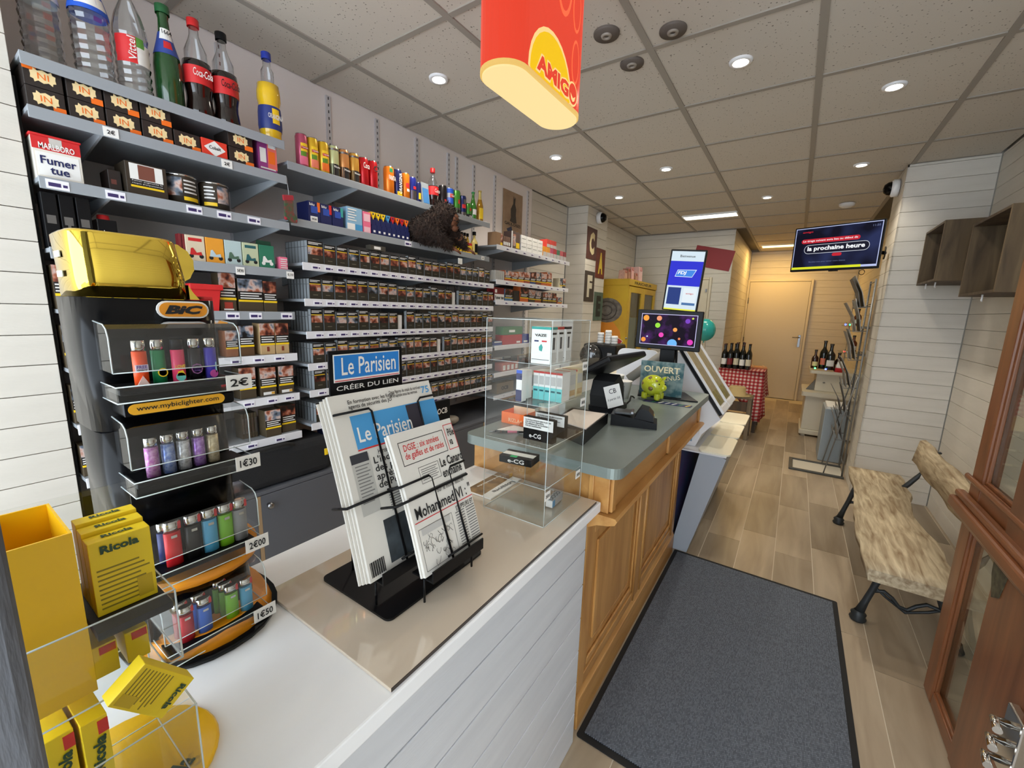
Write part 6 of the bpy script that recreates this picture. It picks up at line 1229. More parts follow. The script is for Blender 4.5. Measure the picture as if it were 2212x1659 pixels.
for j, (x, h, nm) in enumerate(((-1.225,0.095,'left'), (-1.165,0.10,'middle'), (-1.115,0.06,'right'))):
    t = thing('cup_stack', 'stack of small white paper cups on coffee machine, %s' % nm, 'cup', (x,3.03,1.1386), group='cup stacks')
    for k in range(int(h/0.02)): B().lathe([(0,0.02*k),(0.026,0.02*k),(0.022,0.02*k+0.0195),(0.0,0.02*k+0.0195)], (0,0,0), PAPER, 14).obj('cup', t)
# ================================================================ LOTTERY STAND BEHIND THE PINE COUNTER
FW = M('lottery_white', (226,226,228), 0.35); FG = M('lottery_grey', (168,174,182), 0.5)
t = thing('lottery_stand', 'white slanted lottery stand with grey leaning base and three trays', 'stand', (-0.40,3.0,0)); o = t.location
B(o).prism([(-0.462,0),(-0.372,0),(-0.225,0.600),(-0.25,0.612),(-0.36,0.612)], 2.44, 3.60, 'y', FG).obj('leaning_base', t)
B(o).box(-0.62, -0.47, 2.47, 3.58, 0.0, 0.60, M('poster_blue', (96,140,176), 0.5, noise=(6,(130,100,150),0.2))).obj('side_poster', t)
for x in (-0.575, -0.50): B(o).box(x, x+0.018, 2.455, 2.469, 0.0, 0.60, KRAFT).obj('wood_slat', t)
B(o).box(-0.64, -0.225, 2.43, 3.61, 0.6125, 0.6205, FW).obj('shelf_plate', t)
for k, y in enumerate((2.432, 2.83, 3.22)):
    P = rrect(-0.37, -0.208, y, y+0.375, 0.035); B(o).prism(P, 0.6208, 0.630, 'z', M('tray_cream', (236,232,212), 0.3)).obj('tray', t)
B(o).prism([(-0.64,0.6208),(-0.40,0.6208),(-0.372,0.70),(-0.285,0.800),(-0.54,1.16),(-0.64,1.16)], 2.52, 3.06, 'y', FW).obj('cabinet', t)
# sloping glazed ticket face
dz = Vector((0.254,0,-0.359)).normalized(); nn = Vector((dz.z*-1,0,dz.x)); L = 0.44; top = Vector((-0.545,0,1.182))
def sl(s, y, h): p = top+dz*s+nn*h; return (p.x, y, p.z)
def slab_on_slope(s0, s1, y0, y1, h0, h1, mat, nm):
    b = B(o); i = b.mi(mat); P = [b.v(sl(s, y, h)) for s in (s0, s1) for y in (y0, y1) for h in (h0, h1)]
    for q in ((0,1,3,2), (4,6,7,5), (0,4,5,1), (2,3,7,6), (0,2,6,4), (1,5,7,3)): f = b.bm.faces.new([P[k] for k in q]); f.material_index = i
    return b.obj(nm, t)
slab_on_slope(0, L, 2.50, 3.08, 0.004, 0.016, FW, 'slope_board'); slab_on_slope(0, L, 2.492, 2.499, 0.002, 0.018, BLACK, 'black_edge')
TICK = M('ticket_strip', (168,152,118), 0.5, noise=(30,(110,104,80),0.25), stretch=(1,4,1))
for y0, y1 in ((2.525,2.735), (2.775,2.99)):
    slab_on_slope(0.01, L-0.04, y0, y1, 0.0165, 0.018, TICK, 'ticket_window')
    slab_on_slope(L-0.13, L-0.045, y0+0.03, y1-0.03, 0.0185, 0.0195, M('ticket_dark', (70,66,54), 0.5, noise=(40,(150,140,70),0.2)), 'ticket_photo')
for y in (2.510, 2.750, 3.005): slab_on_slope(0, L, y, y+0.012, 0.0165, 0.028, FW, 'window_bar')
slab_on_slope(L-0.03, L, 2.525, 3.0, 0.0165, 0.026, FW, 'lower_bar')
# slips in a holder at the near side
b = B(o).prism([(-0.44,0.66),(-0.38,0.70),(-0.40,0.76),(-0.46,0.73)], 2.50, 2.519, 'y', FW).obj('slip_holder', t); B(o).prism([(-0.425,0.69),(-0.395,0.712),(-0.402,0.735),(-0.44,0.71)], 2.494, 2.499, 'y', RED).obj('slip', t)
B(o).box(-0.455, -0.42, 2.512, 2.5195, 0.65, 0.69, M('slip_blue', (120,150,180), 0.5)).obj('emblem', t)
tag(B((-0.80,2.62,0)).prism(rrect(-0.93,-0.65,0.30,1.165,0.04), 2.64, 2.66, 'y', FW).obj('screen_board'), 'white rounded screen board behind the twin display', 'board') if False else None
t = thing('screen_board', 'white rounded privacy board behind the twin display', 'board', (-0.80,2.65,0)); o = t.location
P = rrect(-0.90,-0.650,0.0,1.155,0.04); B(o).prism(P, 2.52, 2.535, 'y', FW).obj('panel', t)
t = thing('poster_roll', 'grey cardboard poster tube leaning against the white board', 'tube', (-0.74,2.49,ZT)); B(t.location).tube([(-0.78,2.40,ZT+0.03),(-0.60,2.46,1.15)], 0.026, M('tube_grey', (130,126,118), 0.5), 14).obj('tube_body', t)
# ================================================================ HANGING TELEVISION
t = thing('television', 'wall-mounted screen reading la prochaine heure', 'television', (0.165,3.90,1.880), math.atan2(-0.17,0.53)); T = t; t.scale = (0.885, 1, 0.97)
B().box(-0.298, 0.298, -0.018, 0.018, -0.165, 0.165, BLACK, 0.004).obj('case', t)
B().box(-0.15, 0.15, 0.0182, 0.045, -0.10, 0.10, BLACK, 0.006).obj('back_cover', t)
_rz = math.atan2(-0.17,0.53)
def _loc(p): return Matrix.Rotation(-_rz, 3, 'Z') @ (Vector(p)-Vector((0.165,3.90,1.880)))
B().tube([(0.10,0.045,0.0),_loc((0.36,4.12,1.88)),_loc((0.517,4.33,1.88))], 0.014, BLACK, 8).obj('mount_arm', t); B().tube([_loc((0.510,4.33,1.88)),_loc((0.5195,4.33,1.88))], 0.05, BLACK, 10).obj('wall_plate', t); B().box(-0.02, 0.04, -0.012, 0.012, -0.172, -0.1655, BLACK).obj('ir_sensor', t)
B().box(-0.288, 0.288, -0.0184, -0.018, -0.150, 0.156, emission('tv_frame', (190,200,240), 0.9)).obj('picture_frame', t)
def tv_mat():
    m = M('tv_picture', (20,22,40), 0.3); nt = m.node_tree; b = nt.nodes['Principled BSDF']
    tc = nt.nodes.new('ShaderNodeTexCoord'); n = nt.nodes.new('ShaderNodeTexNoise'); n.inputs['Scale'].default_value = 6; n.inputs['Detail'].default_value = 1
    rp = nt.nodes.new('ShaderNodeValToRGB'); rp.color_ramp.elements[0].position = 0.45; rp.color_ramp.elements[0].color = rgb(22,22,38); rp.color_ramp.elements[1].position = 0.7; rp.color_ramp.elements[1].color = rgb(48,56,96)
    nt.links.new(tc.outputs['Object'], n.inputs['Vector']); nt.links.new(n.outputs['Fac'], rp.inputs[0]); nt.links.new(rp.outputs[0], b.inputs['Emission Color']); b.inputs['Emission Strength'].default_value = 0.8; b.inputs['Base Color'].default_value = (0,0,0,1); b.inputs['Specular IOR Level'].default_value = 0.05; m.cycles.emission_sampling = 'NONE'
    return m
B().box(-0.283, 0.283, -0.0188, -0.0184, -0.135, 0.151, tv_mat()).obj('picture', t)
B().box(-0.288, 0.19, -0.0192, -0.0188, -0.150, -0.133, emission('tv_yellow', (214,220,40), 1.0)).obj('yellow_ticker', t)
def pillxz(x0, x1, z0, z1, y, mat, nm):
    r = (z1-z0)/2; zc = (z0+z1)/2; P = [(x0+r+r*math.cos(math.pi/2+math.pi*k/8), zc+r*math.sin(math.pi/2+math.pi*k/8)) for k in range(9)]+[(x1-r+r*math.cos(-math.pi/2+math.pi*k/8), zc+r*math.sin(-math.pi/2+math.pi*k/8)) for k in range(9)]
    B().prism(P, y-0.0004, y, 'y', mat).obj(nm, t)
pillxz(-0.238, 0.160, 0.042, 0.074, -0.0190, emission('tv_red', (190,36,50), 1.0), 'red_banner'); pillxz(-0.212, 0.226, -0.036, 0.030, -0.0190, emission('tv_outline', (220,224,236), 0.9), 'headline_outline'); pillxz(-0.209, 0.223, -0.033, 0.027, -0.0195, emission('tv_dark', (26,26,44), 0.8), 'headline_field'); pillxz(-0.01, 0.055, -0.062, -0.040, -0.0190, emission('tv_red', (190,36,50), 1.0), 'small_banner')
text('Le tirage suivant aura lieu au début de', (-0.04,-0.0196,0.058), 0.37, 0.018, EW, t, '-y', 0.01); text('la prochaine heure', (0.005,-0.0201,-0.003), 0.385, 0.042, EW, t, '-y', 0.03)
text('Rendez-vous pour tenter votre chance', (-0.04,-0.0192,-0.098), 0.25, 0.011, M('tv_dim_text', (120,130,170), 0.4, emit=0.8), t, '-y', 0.0); text('11:50', (0.25,-0.0192,0.128), 0.045, 0.014, M('tv_dim_text', (120,130,170), 0.4, emit=0.8), t, '-y', 0.0); text('amigo', (-0.20,-0.0192,0.125), 0.075, 0.016, emission('tv_red', (190,36,50), 1.0), t, '-y', 0.02)
B().tube([(0.20+0.018*math.cos(a*math.pi/6),0.0,-0.188+0.018*math.sin(a*math.pi/6)) for a in range(12)], 0.0025, BLACK, 6, True).obj('cable_loop', t)
# ================================================================ LIT HANGING SIGN
SO = Vector((-0.697,1.11,1.95))
sg = thing('hanging_sign', 'glowing red hanging sign lettered AMIGO with yellow oval', 'sign', SO)
hw, y0, y1, zt = 0.066, 0.905, 1.315, 2.43
def stad(r, e=0.0): return [(SO.x+r*math.cos(R(a)), y1-hw+r*math.sin(R(a))) for a in range(0,181,12)]+[(SO.x+r*math.cos(R(a)), y0+hw+r*math.sin(R(a))) for a in range(180,361,12)]
SR = emission('sign_red_glow', (238,72,50), 0.88); SR.node_tree.nodes['Principled BSDF'].inputs['Roughness'].default_value = 0.2
B(SO).prism(stad(hw), 1.966, zt, 'z', SR, smooth=False).obj('red_shell', sg)
B(SO).prism(stad(hw*1.01), 1.955, 1.9655, 'z', emission('sign_rim', (238,196,110), 0.9)).obj('rim', sg)
B(SO).prism(stad(hw*0.93), 1.950, 1.9545, 'z', emission('sign_diffuser', (255,226,160), 0.95)).obj('bottom_diffuser', sg)
xf = SO.x+hw
def el_(yc, zc, ry, rz, zmin, n=28): return [(yc+ry*math.cos(2*math.pi*k/n), max(zmin, zc+rz*math.sin(2*math.pi*k/n))) for k in range(n)]
def disc(P, h, mat, nm): B(SO).prism(P, xf+0.0002, xf+h, 'x', mat).obj(nm, sg)
CRM = emission('sign_glow_cream', (255,214,140), 0.95); YEL = emission('sign_yellow', (246,196,24), 0.95)
disc(el_(1.090,1.970,0.118,0.128,1.9665), 0.0008, CRM, 'oval_outline'); disc(el_(1.090,1.970,0.110,0.117,1.9665), 0.0014, YEL, 'yellow_oval')
for yc, zc, ry, rz in ((1.226,2.085,0.023,0.058), (1.145,2.26,0.045,0.095), (1.222,2.22,0.024,0.06), (1.02,2.32,0.03,0.06)):
    disc(el_(yc,zc,ry,rz,1.9665), 0.0010, emission('sign_ring', (255,110,70), 0.95), 'ring'); disc(el_(yc,zc,ry*0.80,rz*0.86,1.9665), 0.0015, SR, 'ring_centre')
text('AMIG', (xf+0.0022-SO.x, 1.098-SO.y, 1.995-SO.z), 0.188, 0.050, CRM, sg, '+x', 0.09); text('AMIG', (xf+0.0030-SO.x, 1.098-SO.y, 1.995-SO.z), 0.178, 0.040, SR, sg, '+x', 0.05)
disc(el_(1.216,1.998,0.030,0.032,1.9665), 0.0020, CRM, 'letter_o_outline'); disc(el_(1.216,1.998,0.025,0.027,1.9665), 0.0028, SR, 'letter_o')
B(SO).prism([(1.200,1.996),(1.216,1.987),(1.232,1.996),(1.226,1.982),(1.216,1.977),(1.206,1.982)], xf+0.0029, xf+0.0034, 'x', CRM).obj('smile', sg)
for y in (1.0, 1.22): B(SO).tube([(SO.x,y,zt),(SO.x,y,2.465)], 0.003, STEEL, 6).obj('hanger', sg)
l = bpy.data.lights.new('sign_glow', 'AREA'); l.shape = 'RECTANGLE'; l.size = 0.10; l.size_y = 0.36; l.energy = 0.8; l.color = (1.0,0.80,0.45)
q = bpy.data.objects.new('sign_glow', l); COL.objects.link(q); q.parent = sg; q.location = (0,0,-0.004)
# ================================================================ BENCH
def bench():
    OAK = wood('weathered_wood', (212,196,164), (138,114,84), 18.0, 0.75, 'y', 2.6, bump=0.8); IRON = M('cast_iron', (38,42,44), 0.5)
    t = thing('bench', 'low rustic bench of weathered planks on black iron legs', 'bench', (0.55,2.92,0)); o = t.location; rnd = random.Random(11)
    def plank(prof_l, prof_r, y0, y1, z0, z1, nm, dxz=0.0):
        b = B(o); i = b.mi(OAK); N = 16; rings = []
        for k in range(N+1):
            v = k/N; y = y0+(y1-y0)*v; a = prof_l(v)+rnd.uniform(-0.006,0.006); c = prof_r(v)+rnd.uniform(-0.01,0.01); zz = rnd.uniform(-0.002,0.002)
            rings.append([b.v(p) for p in ((a+0.006,y,z0),(c-0.012,y,z0+dxz),(c,y,(z0+z1)/2+dxz),(c-0.010,y,z1+zz+dxz),(a,y,z1+zz))])
        for A, C in zip(rings, rings[1:]):
            for j in range(5): f = b.bm.faces.new((A[j], A[(j+1) % 5], C[(j+1) % 5], C[j])); f.material_index = i; f.smooth = True
        b.bm.faces.new(rings[0][::-1]); b.bm.faces.new(rings[-1]); return b.obj(nm, t)
    plank(lambda v: 0.372+0.05*v-0.012*math.sin(v*6), lambda v: 0.655+0.045*v+0.02*math.sin(v*9), 2.16, 3.70, 0.295, 0.345, 'seat')
    b = B(o); i = b.mi(OAK)
    P = [(0.745,0.455),(0.775,0.445),(0.815,0.585),(0.79,0.605),(0.765,0.595)]; rings = []
    for k in range(13):
        y = 2.25+1.45*k/12; w_ = rnd.uniform(-0.008,0.008); rings.append([b.v((p[0]+w_*0.4, y, p[1]+w_)) for p in P])
    for A, C in zip(rings, rings[1:]):
        for j in range(5): f = b.bm.faces.new((A[j], A[(j+1) % 5], C[(j+1) % 5], C[j])); f.material_index = i; f.smooth = True
    b.bm.faces.new(rings[0][::-1]); b.bm.faces.new(rings[-1]); b.obj('backrest', t)
    for y in (2.34, 3.446):
        lg = B(o).tube([(0.46,y,0.295),(0.448,y,0.24),(0.432,y,0.17),(0.415,y,0.10),(0.402,y,0.045)], [0.014,0.015,0.013,0.014,0.019], IRON, 8).lathe([(0,0),(0.028,0.0),(0.033,0.010),(0.026,0.022),(0.030,0.034),(0.018,0.048)], (0.40,y,0.0005), IRON, 14).obj('leg', t)
        lg = B(o).tube([(0.62,y,0.295),(0.645,y,0.22),(0.68,y,0.12),(0.715,y,0.045)], [0.014,0.014,0.013,0.018], IRON, 8).lathe([(0,0),(0.026,0.0),(0.030,0.010),(0.024,0.022),(0.018,0.045)], (0.72,y,0.0005), IRON, 14).obj('leg', t)
        B(o).tube([(0.43,y,0.16),(0.47,y,0.175),(0.50,y,0.155),(0.525,y,0.125),(0.555,y,0.120),(0.58,y,0.150),(0.61,y,0.172),(0.655,y,0.165),(0.69,y,0.13)], 0.008, IRON, 7).obj('iron_scroll', t); B(o).tube([(0.435,y,0.185),(0.48,y,0.15),(0.55,y,0.105),(0.62,y,0.14),(0.67,y,0.175)], 0.006, IRON, 6).obj('iron_scroll', t)
        B(o).tube([(0.665,y,0.31),(0.70,y,0.36),(0.735,y,0.42),(0.768,y,0.50)], [0.014,0.015,0.013,0.010], IRON, 8).obj('back_support', t)
        B(o).lathe([(0,-0.01),(0.009,-0.008),(0.011,0),(0,0.006)], (0.81,y,0.595), IRON, 10).obj('bolt', t)
bench()
# ================================================================ WOODEN CRATES ON THE RIGHT
CR = wood('crate_wood', (92,76,58), (52,42,32), 10.0, 0.75, 'z', 2.0, bump=0.3); CRI = wood('crate_wood_light', (116,98,72), (74,60,44), 10.0, 0.75, 'z', 2.0, bump=0.3)
def crate(label, x0, x1, y0, y1, z0, z1):
    """open towards -x"""
    t = thing('wooden_crate', label, 'crate', ((x0+x1)/2, (y0+y1)/2, z0), group='dark wooden crates'); o = t.location; th = 0.014
    B(o).box(x0, x1, y0, y0+th, z0, z1, CRI, 0.001).obj('end_board', t); B(o).box(x0, x1, y1-th, y1, z0, z1, CRI, 0.001).obj('end_board', t)
    B(o).box(x0, x1, y0+th, y1-th, z0, z0+th, CR, 0.001).obj('bottom_board', t); B(o).box(x0, x1, y0+th, y1-th, z1-th, z1, CR, 0.001).obj('top_board', t)
    n = 3; h = (z1-z0-2*th)/n
    for k in range(n): B(o).box(x1-0.012, x1, y0+th, y1-th, z0+th+k*h+0.003, z0+th+(k+1)*h-0.003, CR, 0.001).obj('back_board', t)
    for k in range(3): B(o).box(x0+0.0, x0+0.004, y0+th, y1-th, z0+th+0.0002, z0+th+0.002, CR)
    return t
crate('dark wooden crate mounted on the planked pier', 0.683, 0.93, 3.72, 4.192, 1.625, 1.99); crate('larger dark wooden crate mounted nearer on the right wall', 0.75, 0.972, 2.93, 3.46, 1.515, 1.91)
t = thing('spray_bottle', 'white plastic bottle standing inside the far crate', 'bottle', (0.76,3.80,1.6395)); B().lathe([(0,0),(0.03,0),(0.032,0.02),(0.032,0.20),(0.014,0.235)], (0,0,0), M('bottle_white', (196,192,184), 0.5), 16).obj('bottle_body', t); B().lathe([(0.014,0.2355),(0.014,0.265),(0,0.27)], (0,0,0), WHITE, 12).obj('cap', t)
for (x, y, z, nm) in ((0.70,4.0,1.624,'far'), (0.715,3.84,1.624,'middle'), (0.77,3.15,1.514,'near')):
    t = thing('plastic_clip', 'small white plastic clip under the crate, %s one' % nm, 'clip', (x,y,z), group='white crate clips'); B().tube([(0,0,0),(0,0,-0.03),(0.004,0.008,-0.034)], 0.004, WHITE, 6).obj('clip_body', t)
# ================================================================ OPEN GLAZED DOOR LEAF, FRONT RIGHT
MAH = wood('mahogany', (146,90,54), (104,62,36), 8.0, 0.3, 'z', 2.6, bump=0.05); MAHH = wood('mahogany_rail', (146,90,54), (104,62,36), 8.0, 0.3, 'y', 2.6, bump=0.05)
t = struct(B((0.585,1.75,0.005)).box(0.565, 0.607, 1.935, 2.025, 0.006, 2.25, MAH, 0.006).obj('door_3')); o = t.location
B(o).box(0.556, 0.616, 1.36, 1.700, 0.006, 2.25, MAH, 0.02).obj('lock_stile', t)
B(o).box(0.567, 0.605, 1.7005, 1.9345, 0.006, 0.058, MAHH, 0.004).obj('bottom_rail', t); B(o).box(0.567, 0.605, 1.7005, 1.9345, 0.70, 0.85, MAHH, 0.004).obj('mid_rail', t); B(o).box(0.567, 0.605, 1.7005, 1.9345, 2.13, 2.25, MAHH, 0.004).obj('top_rail', t)
for k, (za, zb, d) in enumerate(((0.700,0.728,0.020), (0.7285,0.768,0.040), (0.7685,0.792,0.028), (0.835,0.855,0.014))): B(o).box(0.5645-d, 0.5645, 1.37, 2.045, za, zb, MAHH, 0.008).obj('moulding', t)
for y0, y1, z0, z1 in ((1.7005,1.9345,0.0585,0.6995), (1.7005,1.9345,0.8505,2.1295)):
    B(o).box(0.583, 0.588, y0, y1, z0, z1, PANE).obj('pane', t)
    m = B(o)
    for a in ((y0,y0+0.012,z0,z1), (y1-0.012,y1,z0,z1), (y0+0.012,y1-0.012,z0,z0+0.012), (y0+0.012,y1-0.012,z1-0.012,z1)): m.box(0.572, 0.5825, a[0], a[1], a[2], a[3], MAH, 0.003)
    m.obj('glazing_bead', t)
B(o).box(0.535, 0.5555, 1.32, 1.40, 0.30, 0.47, CHROME, 0.004).obj('lock_case', t)
for z in (0.33, 0.38, 0.43): B(o).tube([(0.535,1.37,z),(0.51,1.37,z),(0.505,1.33,z)], 0.009, CHROME, 10).obj('bolt', t)
B(o).prism([(1.66,0.60),(1.69,0.66),(1.70,0.74),(1.64,0.72),(1.60,0.70),(1.62,0.62)], 0.5535, 0.5558, 'x', M('bronze_patina', (96,94,70), 0.5, noise=(50,(50,44,34),0.2))).obj('ornament_plate', t)
t = thing('hanging_tag', 'long white paper tag hanging behind the door glass', 'tag', (0.68,1.86,0.80)); B().box(-0.02, 0.02, -0.001, 0.001, 0.0, 0.22, PAPER).obj('strip', t); B().box(-0.025, 0.025, -0.003, 0.003, 0.2205, 0.25, STEEL, 0.001).obj('clip', t); B().tube([(0,0,0.25),(0.0,0,1.35)], 0.001, WHITE, 5).obj('string', t)
# ================================================================ FLOOR MAT
def mat_material():
    m = M('ribbed_mat', (70,74,80), 0.9); nt = m.node_tree; b = nt.nodes['Principled BSDF']
    tc = nt.nodes.new('ShaderNodeTexCoord'); br = nt.nodes.new('ShaderNodeTexBrick'); br.inputs['Scale'].default_value = 70; br.inputs['Mortar Size'].default_value = 0.028; br.inputs['Color1'].default_value = rgb(92,98,108); br.inputs['Color2'].default_value = rgb(122,129,140); br.inputs['Mortar'].default_value = rgb(40,43,48)
    mp = nt.nodes.new('ShaderNodeMapping'); mp.inputs['Rotation'].default_value = (0,0,R(90)); nt.links.new(tc.outputs['Object'], mp.inputs[0]); nt.links.new(mp.outputs[0], br.inputs['Vector']); nt.links.new(br.outputs['Color'], b.inputs['Base Color'])
    bp = nt.nodes.new('ShaderNodeBump'); bp.inputs['Strength'].default_value = 0.8; bp.inputs['Distance'].default_value = 0.004; nt.links.new(br.outputs['Color'], bp.inputs['Height']); nt.links.new(bp.outputs[0], b.inputs['Normal'])
    return m
t = thing('floor_mat', 'dark grey ribbed entrance mat with black rubber border', 'mat', (-0.055,1.75,0.0005)); o = t.location
B(o).prism(rrect(-0.434,0.330,1.085,2.427,0.008), 0.0006, 0.0045, 'z', BLACK_MATT).obj('rubber_border', t); B(o).box(-0.414, 0.310, 1.107, 2.405, 0.0046, 0.0085, mat_material(), 0.001).obj('ribbed_pile', t)
# ================================================================ LETTER SIGNS ON THE COLUMN
for ch, y0, z0, bg, fg, nm in (('C',4.235,1.935,(88,42,32),(222,206,160),'dark red panel with cream letter C'), ('A',4.505,1.755,(120,46,26),(226,196,60),'rust panel with yellow letter A'), ('F',4.235,1.485,(70,58,50),(206,198,176),'brown panel with white letter F'), ('E',4.515,1.275,(92,114,100),(34,38,36),'green panel with dark letter E')):
    t = thing('letter_sign', nm+' on the planked column', 'sign', (-1.9395,y0+0.128,z0), group='cafe letter panels')
    B().box(0, 0.006, -0.128, 0.128, 0, 0.325, M('letter_bg_'+ch, bg, 0.6, noise=(14,tuple(int(c*0.7) for c in bg),0.25)), 0.002).obj('panel', t); text(ch, (0.0066,0,0.165), 0.13, 0.235, M('letter_fg_'+ch, fg, 0.6), t, '+x', 0.06)
# ================================================================ YELLOW FRIDGE CABINET
YF = M('fridge_yellow', (216,182,40), 0.45, noise=(4,(196,150,40),0.25))
t = thing('yellow_fridge', 'yellow two-door glazed fridge cabinet behind the column', 'fridge', (-1.87,5.55,0)); o = t.location
B(o).box(-2.05, -1.70, 4.97, 4.985, 0, 1.70, YF).obj('side_panel', t); B(o).box(-2.05, -1.70, 6.10, 6.115, 0, 1.70, YF).obj('side_panel', t); B(o).box(-2.05, -2.03, 4.985, 6.10, 0, 1.70, YF).obj('back_panel', t); B(o).box(-2.055, -1.69, 4.965, 6.12, 1.7002, 1.775, YF, 0.004).obj('header', t); B(o).box(-2.03, -1.72, 4.985, 6.10, 0, 0.5, YF).obj('base_box', t)
for k, (y0, y1) in enumerate(((4.99,5.54), (5.545,6.095))):
    d = B(o)
    for a in ((y0,y0+0.07,0.51,1.69), (y1-0.07,y1,0.51,1.69), (y0+0.07,y1-0.07,0.51,0.58), (y0+0.07,y1-0.07,1.62,1.69)): d.box(-1.72, -1.695, a[0], a[1], a[2], a[3], YF, 0.003)
    d = d.obj('door', t); B(o).box(-1.712, -1.708, y0+0.0705, y1-0.0705, 0.5805, 1.6195, PANE).obj('pane', d)
    B(o).box(-2.02, -1.75, y0, y1, 1.05, 1.06, WHITE_STRIP).obj('inner_shelf', t); B(o).box(-1.735, -1.73, y0+0.08, y1-0.08, 0.60, 1.32, M('fridge_poster', (150,152,140), 0.5, noise=(6,(120,124,116),0.2))).obj('inner_panel', t)
B(o).lathe([(0,0),(0.018,0),(0.018,0.02),(0,0.022)], (-1.70,5.00,1.06), STEEL, 12).obj('lock', t)
# painted motif on the near side: grey shell and orange swoosh
g = [(-1.95+0.19*math.cos(2*math.pi*k/20), 1.40+0.15*math.sin(2*math.pi*k/20)) for k in range(20)]; B(o).prism(g, 4.9665, 4.9695, 'y', M('shell_grey', (130,122,112), 0.6, noise=(20,(80,74,68),0.2))).obj('shell_motif', t)
for r in (0.06, 0.11): B(o).tube([(-1.96+r*1.2*math.cos(2*math.pi*k/16),4.965,1.40+r*math.sin(2*math.pi*k/16)) for k in range(16)], 0.008, M('shell_dark', (84,78,72), 0.6), 5, True).obj('shell_ring', t)
B(o).prism([(-2.04,1.25),(-1.86,1.26),(-1.77,1.15),(-1.73,0.95),(-1.72,0.5),(-1.90,0.5),(-2.04,0.9)], 4.967, 4.9695, 'y', M('swoosh_orange', (222,140,40), 0.5)).obj('swoosh', t)
text('FRAICHEUR', Vector((-1.6895,5.5,1.737))-o, 0.7, 0.035, INK, t, '+x', 0.02)
t = thing('red_card', 'red card stuck on the side of the yellow fridge', 'card', (-1.80,4.955,1.02)); b = B(); b.X = Matrix.Rotation(R(30),4,'Y'); b.box(-0.06, 0.06, 0, 0.002, -0.055, 0.055, PAPER).box(-0.055, 0.055, -0.001, 0, -0.05, 0.05, M('card_red', (170,40,44), 0.5)).obj('card_face', t)
for k, (y, w_, h, c) in enumerate(((5.02,0.10,0.10,(196,150,130)), (5.14,0.08,0.13,(170,120,100)), (5.26,0.10,0.16,(222,170,166)), (5.42,0.09,0.10,(190,140,120)), (5.58,0.14,0.19,(232,190,188)))):
    t = thing('gift_bag', '%s gift bag on top of the yellow fridge, %s from left' % (('small tan','narrow brown','pink handled','short beige','large pale pink')[k],numw[k]), 'bag', (-1.80,y,1.7755), group='gift bags on the fridge')
    B().prism([(-0.04,0),(0.04,0),(0.034,h),(-0.034,h)], -w_/2, w_/2, 'y', M('bag_%d' % k, c, 0.6, noise=(40,tuple(min(255,v+24) for v in c),0.2))).obj('bag_body', t); B().tube([(0.036,-w_*0.25,h*0.98),(0.040,-w_*0.2,h*0.75),(0.040,w_*0.2,h*0.75),(0.036,w_*0.25,h*0.98)], 0.003, M('bag_cord', (190,50,60), 0.6), 5).obj('handle', t)
# red paper notice on the back wall
t = thing('wall_notice', 'dark red paper notice pinned crooked on the back wall', 'notice', (-1.02,6.195,2.12)); b = B(); b.X = Matrix.Rotation(R(12),4,'Y'); b.box(-0.24, 0.24, 0, 0.002, -0.13, 0.13, M('notice_red', (140,36,46), 0.6)).obj('sheet', t)
t = thing('balloon', 'turquoise balloon hanging behind the planets screen', 'balloon', (-0.905,5.5,1.05)); B().ball((0,0,0.15), 0.12, M('balloon_teal', (50,170,165), 0.2), 20, 14, (1,1,1.12)).obj('rubber', t); B().tube([(0,0,0.0),(0.004,0.01,-0.4),(0,0,-1.03)], 0.0015, WHITE, 5).obj('string', t); B().lathe([(0,-1.049),(0.04,-1.049),(0.035,-1.02),(0,-1.015)], (0,0,0), RED, 12).obj('weight', t); B().lathe([(0.012,0.0),(0.004,0.012),(0.012,0.022)], (0,0,-0.001), M('balloon_teal', (50,170,165), 0.2), 8).obj('knot', t)
# ================================================================ WINE TABLE, STOOL, HAT
def gingham():
    m = M('gingham_cloth', (180,40,44), 0.8); nt = m.node_tree; b = nt.nodes['Principled BSDF']
    tc = nt.nodes.new('ShaderNodeTexCoord'); sep = nt.nodes.new('ShaderNodeSeparateXYZ'); nt.links.new(tc.outputs['UV'], sep.inputs[0]); outs = []
    for ax in ('X', 'Y'):
        mu = nt.nodes.new('ShaderNodeMath'); mu.operation = 'MULTIPLY'; mu.inputs[1].default_value = 1/0.04; fr = nt.nodes.new('ShaderNodeMath'); fr.operation = 'FRACT'; gt = nt.nodes.new('ShaderNodeMath'); gt.operation = 'GREATER_THAN'; gt.inputs[1].default_value = 0.5
        nt.links.new(sep.outputs[ax], mu.inputs[0]); nt.links.new(mu.outputs[0], fr.inputs[0]); nt.links.new(fr.outputs[0], gt.inputs[0]); outs.append(gt)
    ad = nt.nodes.new('ShaderNodeMath'); ad.operation = 'ADD'; nt.links.new(outs[0].outputs[0], ad.inputs[0]); nt.links.new(outs[1].outputs[0], ad.inputs[1])
    hv = nt.nodes.new('ShaderNodeMath'); hv.operation = 'MULTIPLY'; hv.inputs[1].default_value = 0.5; nt.links.new(ad.outputs[0], hv.inputs[0])
    rp = nt.nodes.new('ShaderNodeValToRGB'); rp.color_ramp.interpolation = 'CONSTANT'; e = rp.color_ramp.elements; e[0].color = rgb(226,210,200); e[1].position = 0.34; e[1].color = rgb(196,84,84); x = e.new(0.8); x.color = rgb(150,26,34)
    nt.links.new(hv.outputs[0], rp.inputs[0]); nt.links.new(rp.outputs[0], b.inputs['Base Color']); return m
GIN = gingham()
tx0, tx1, ty0, ty1, tz = -0.72, -0.24, 5.62, 6.14, 0.74
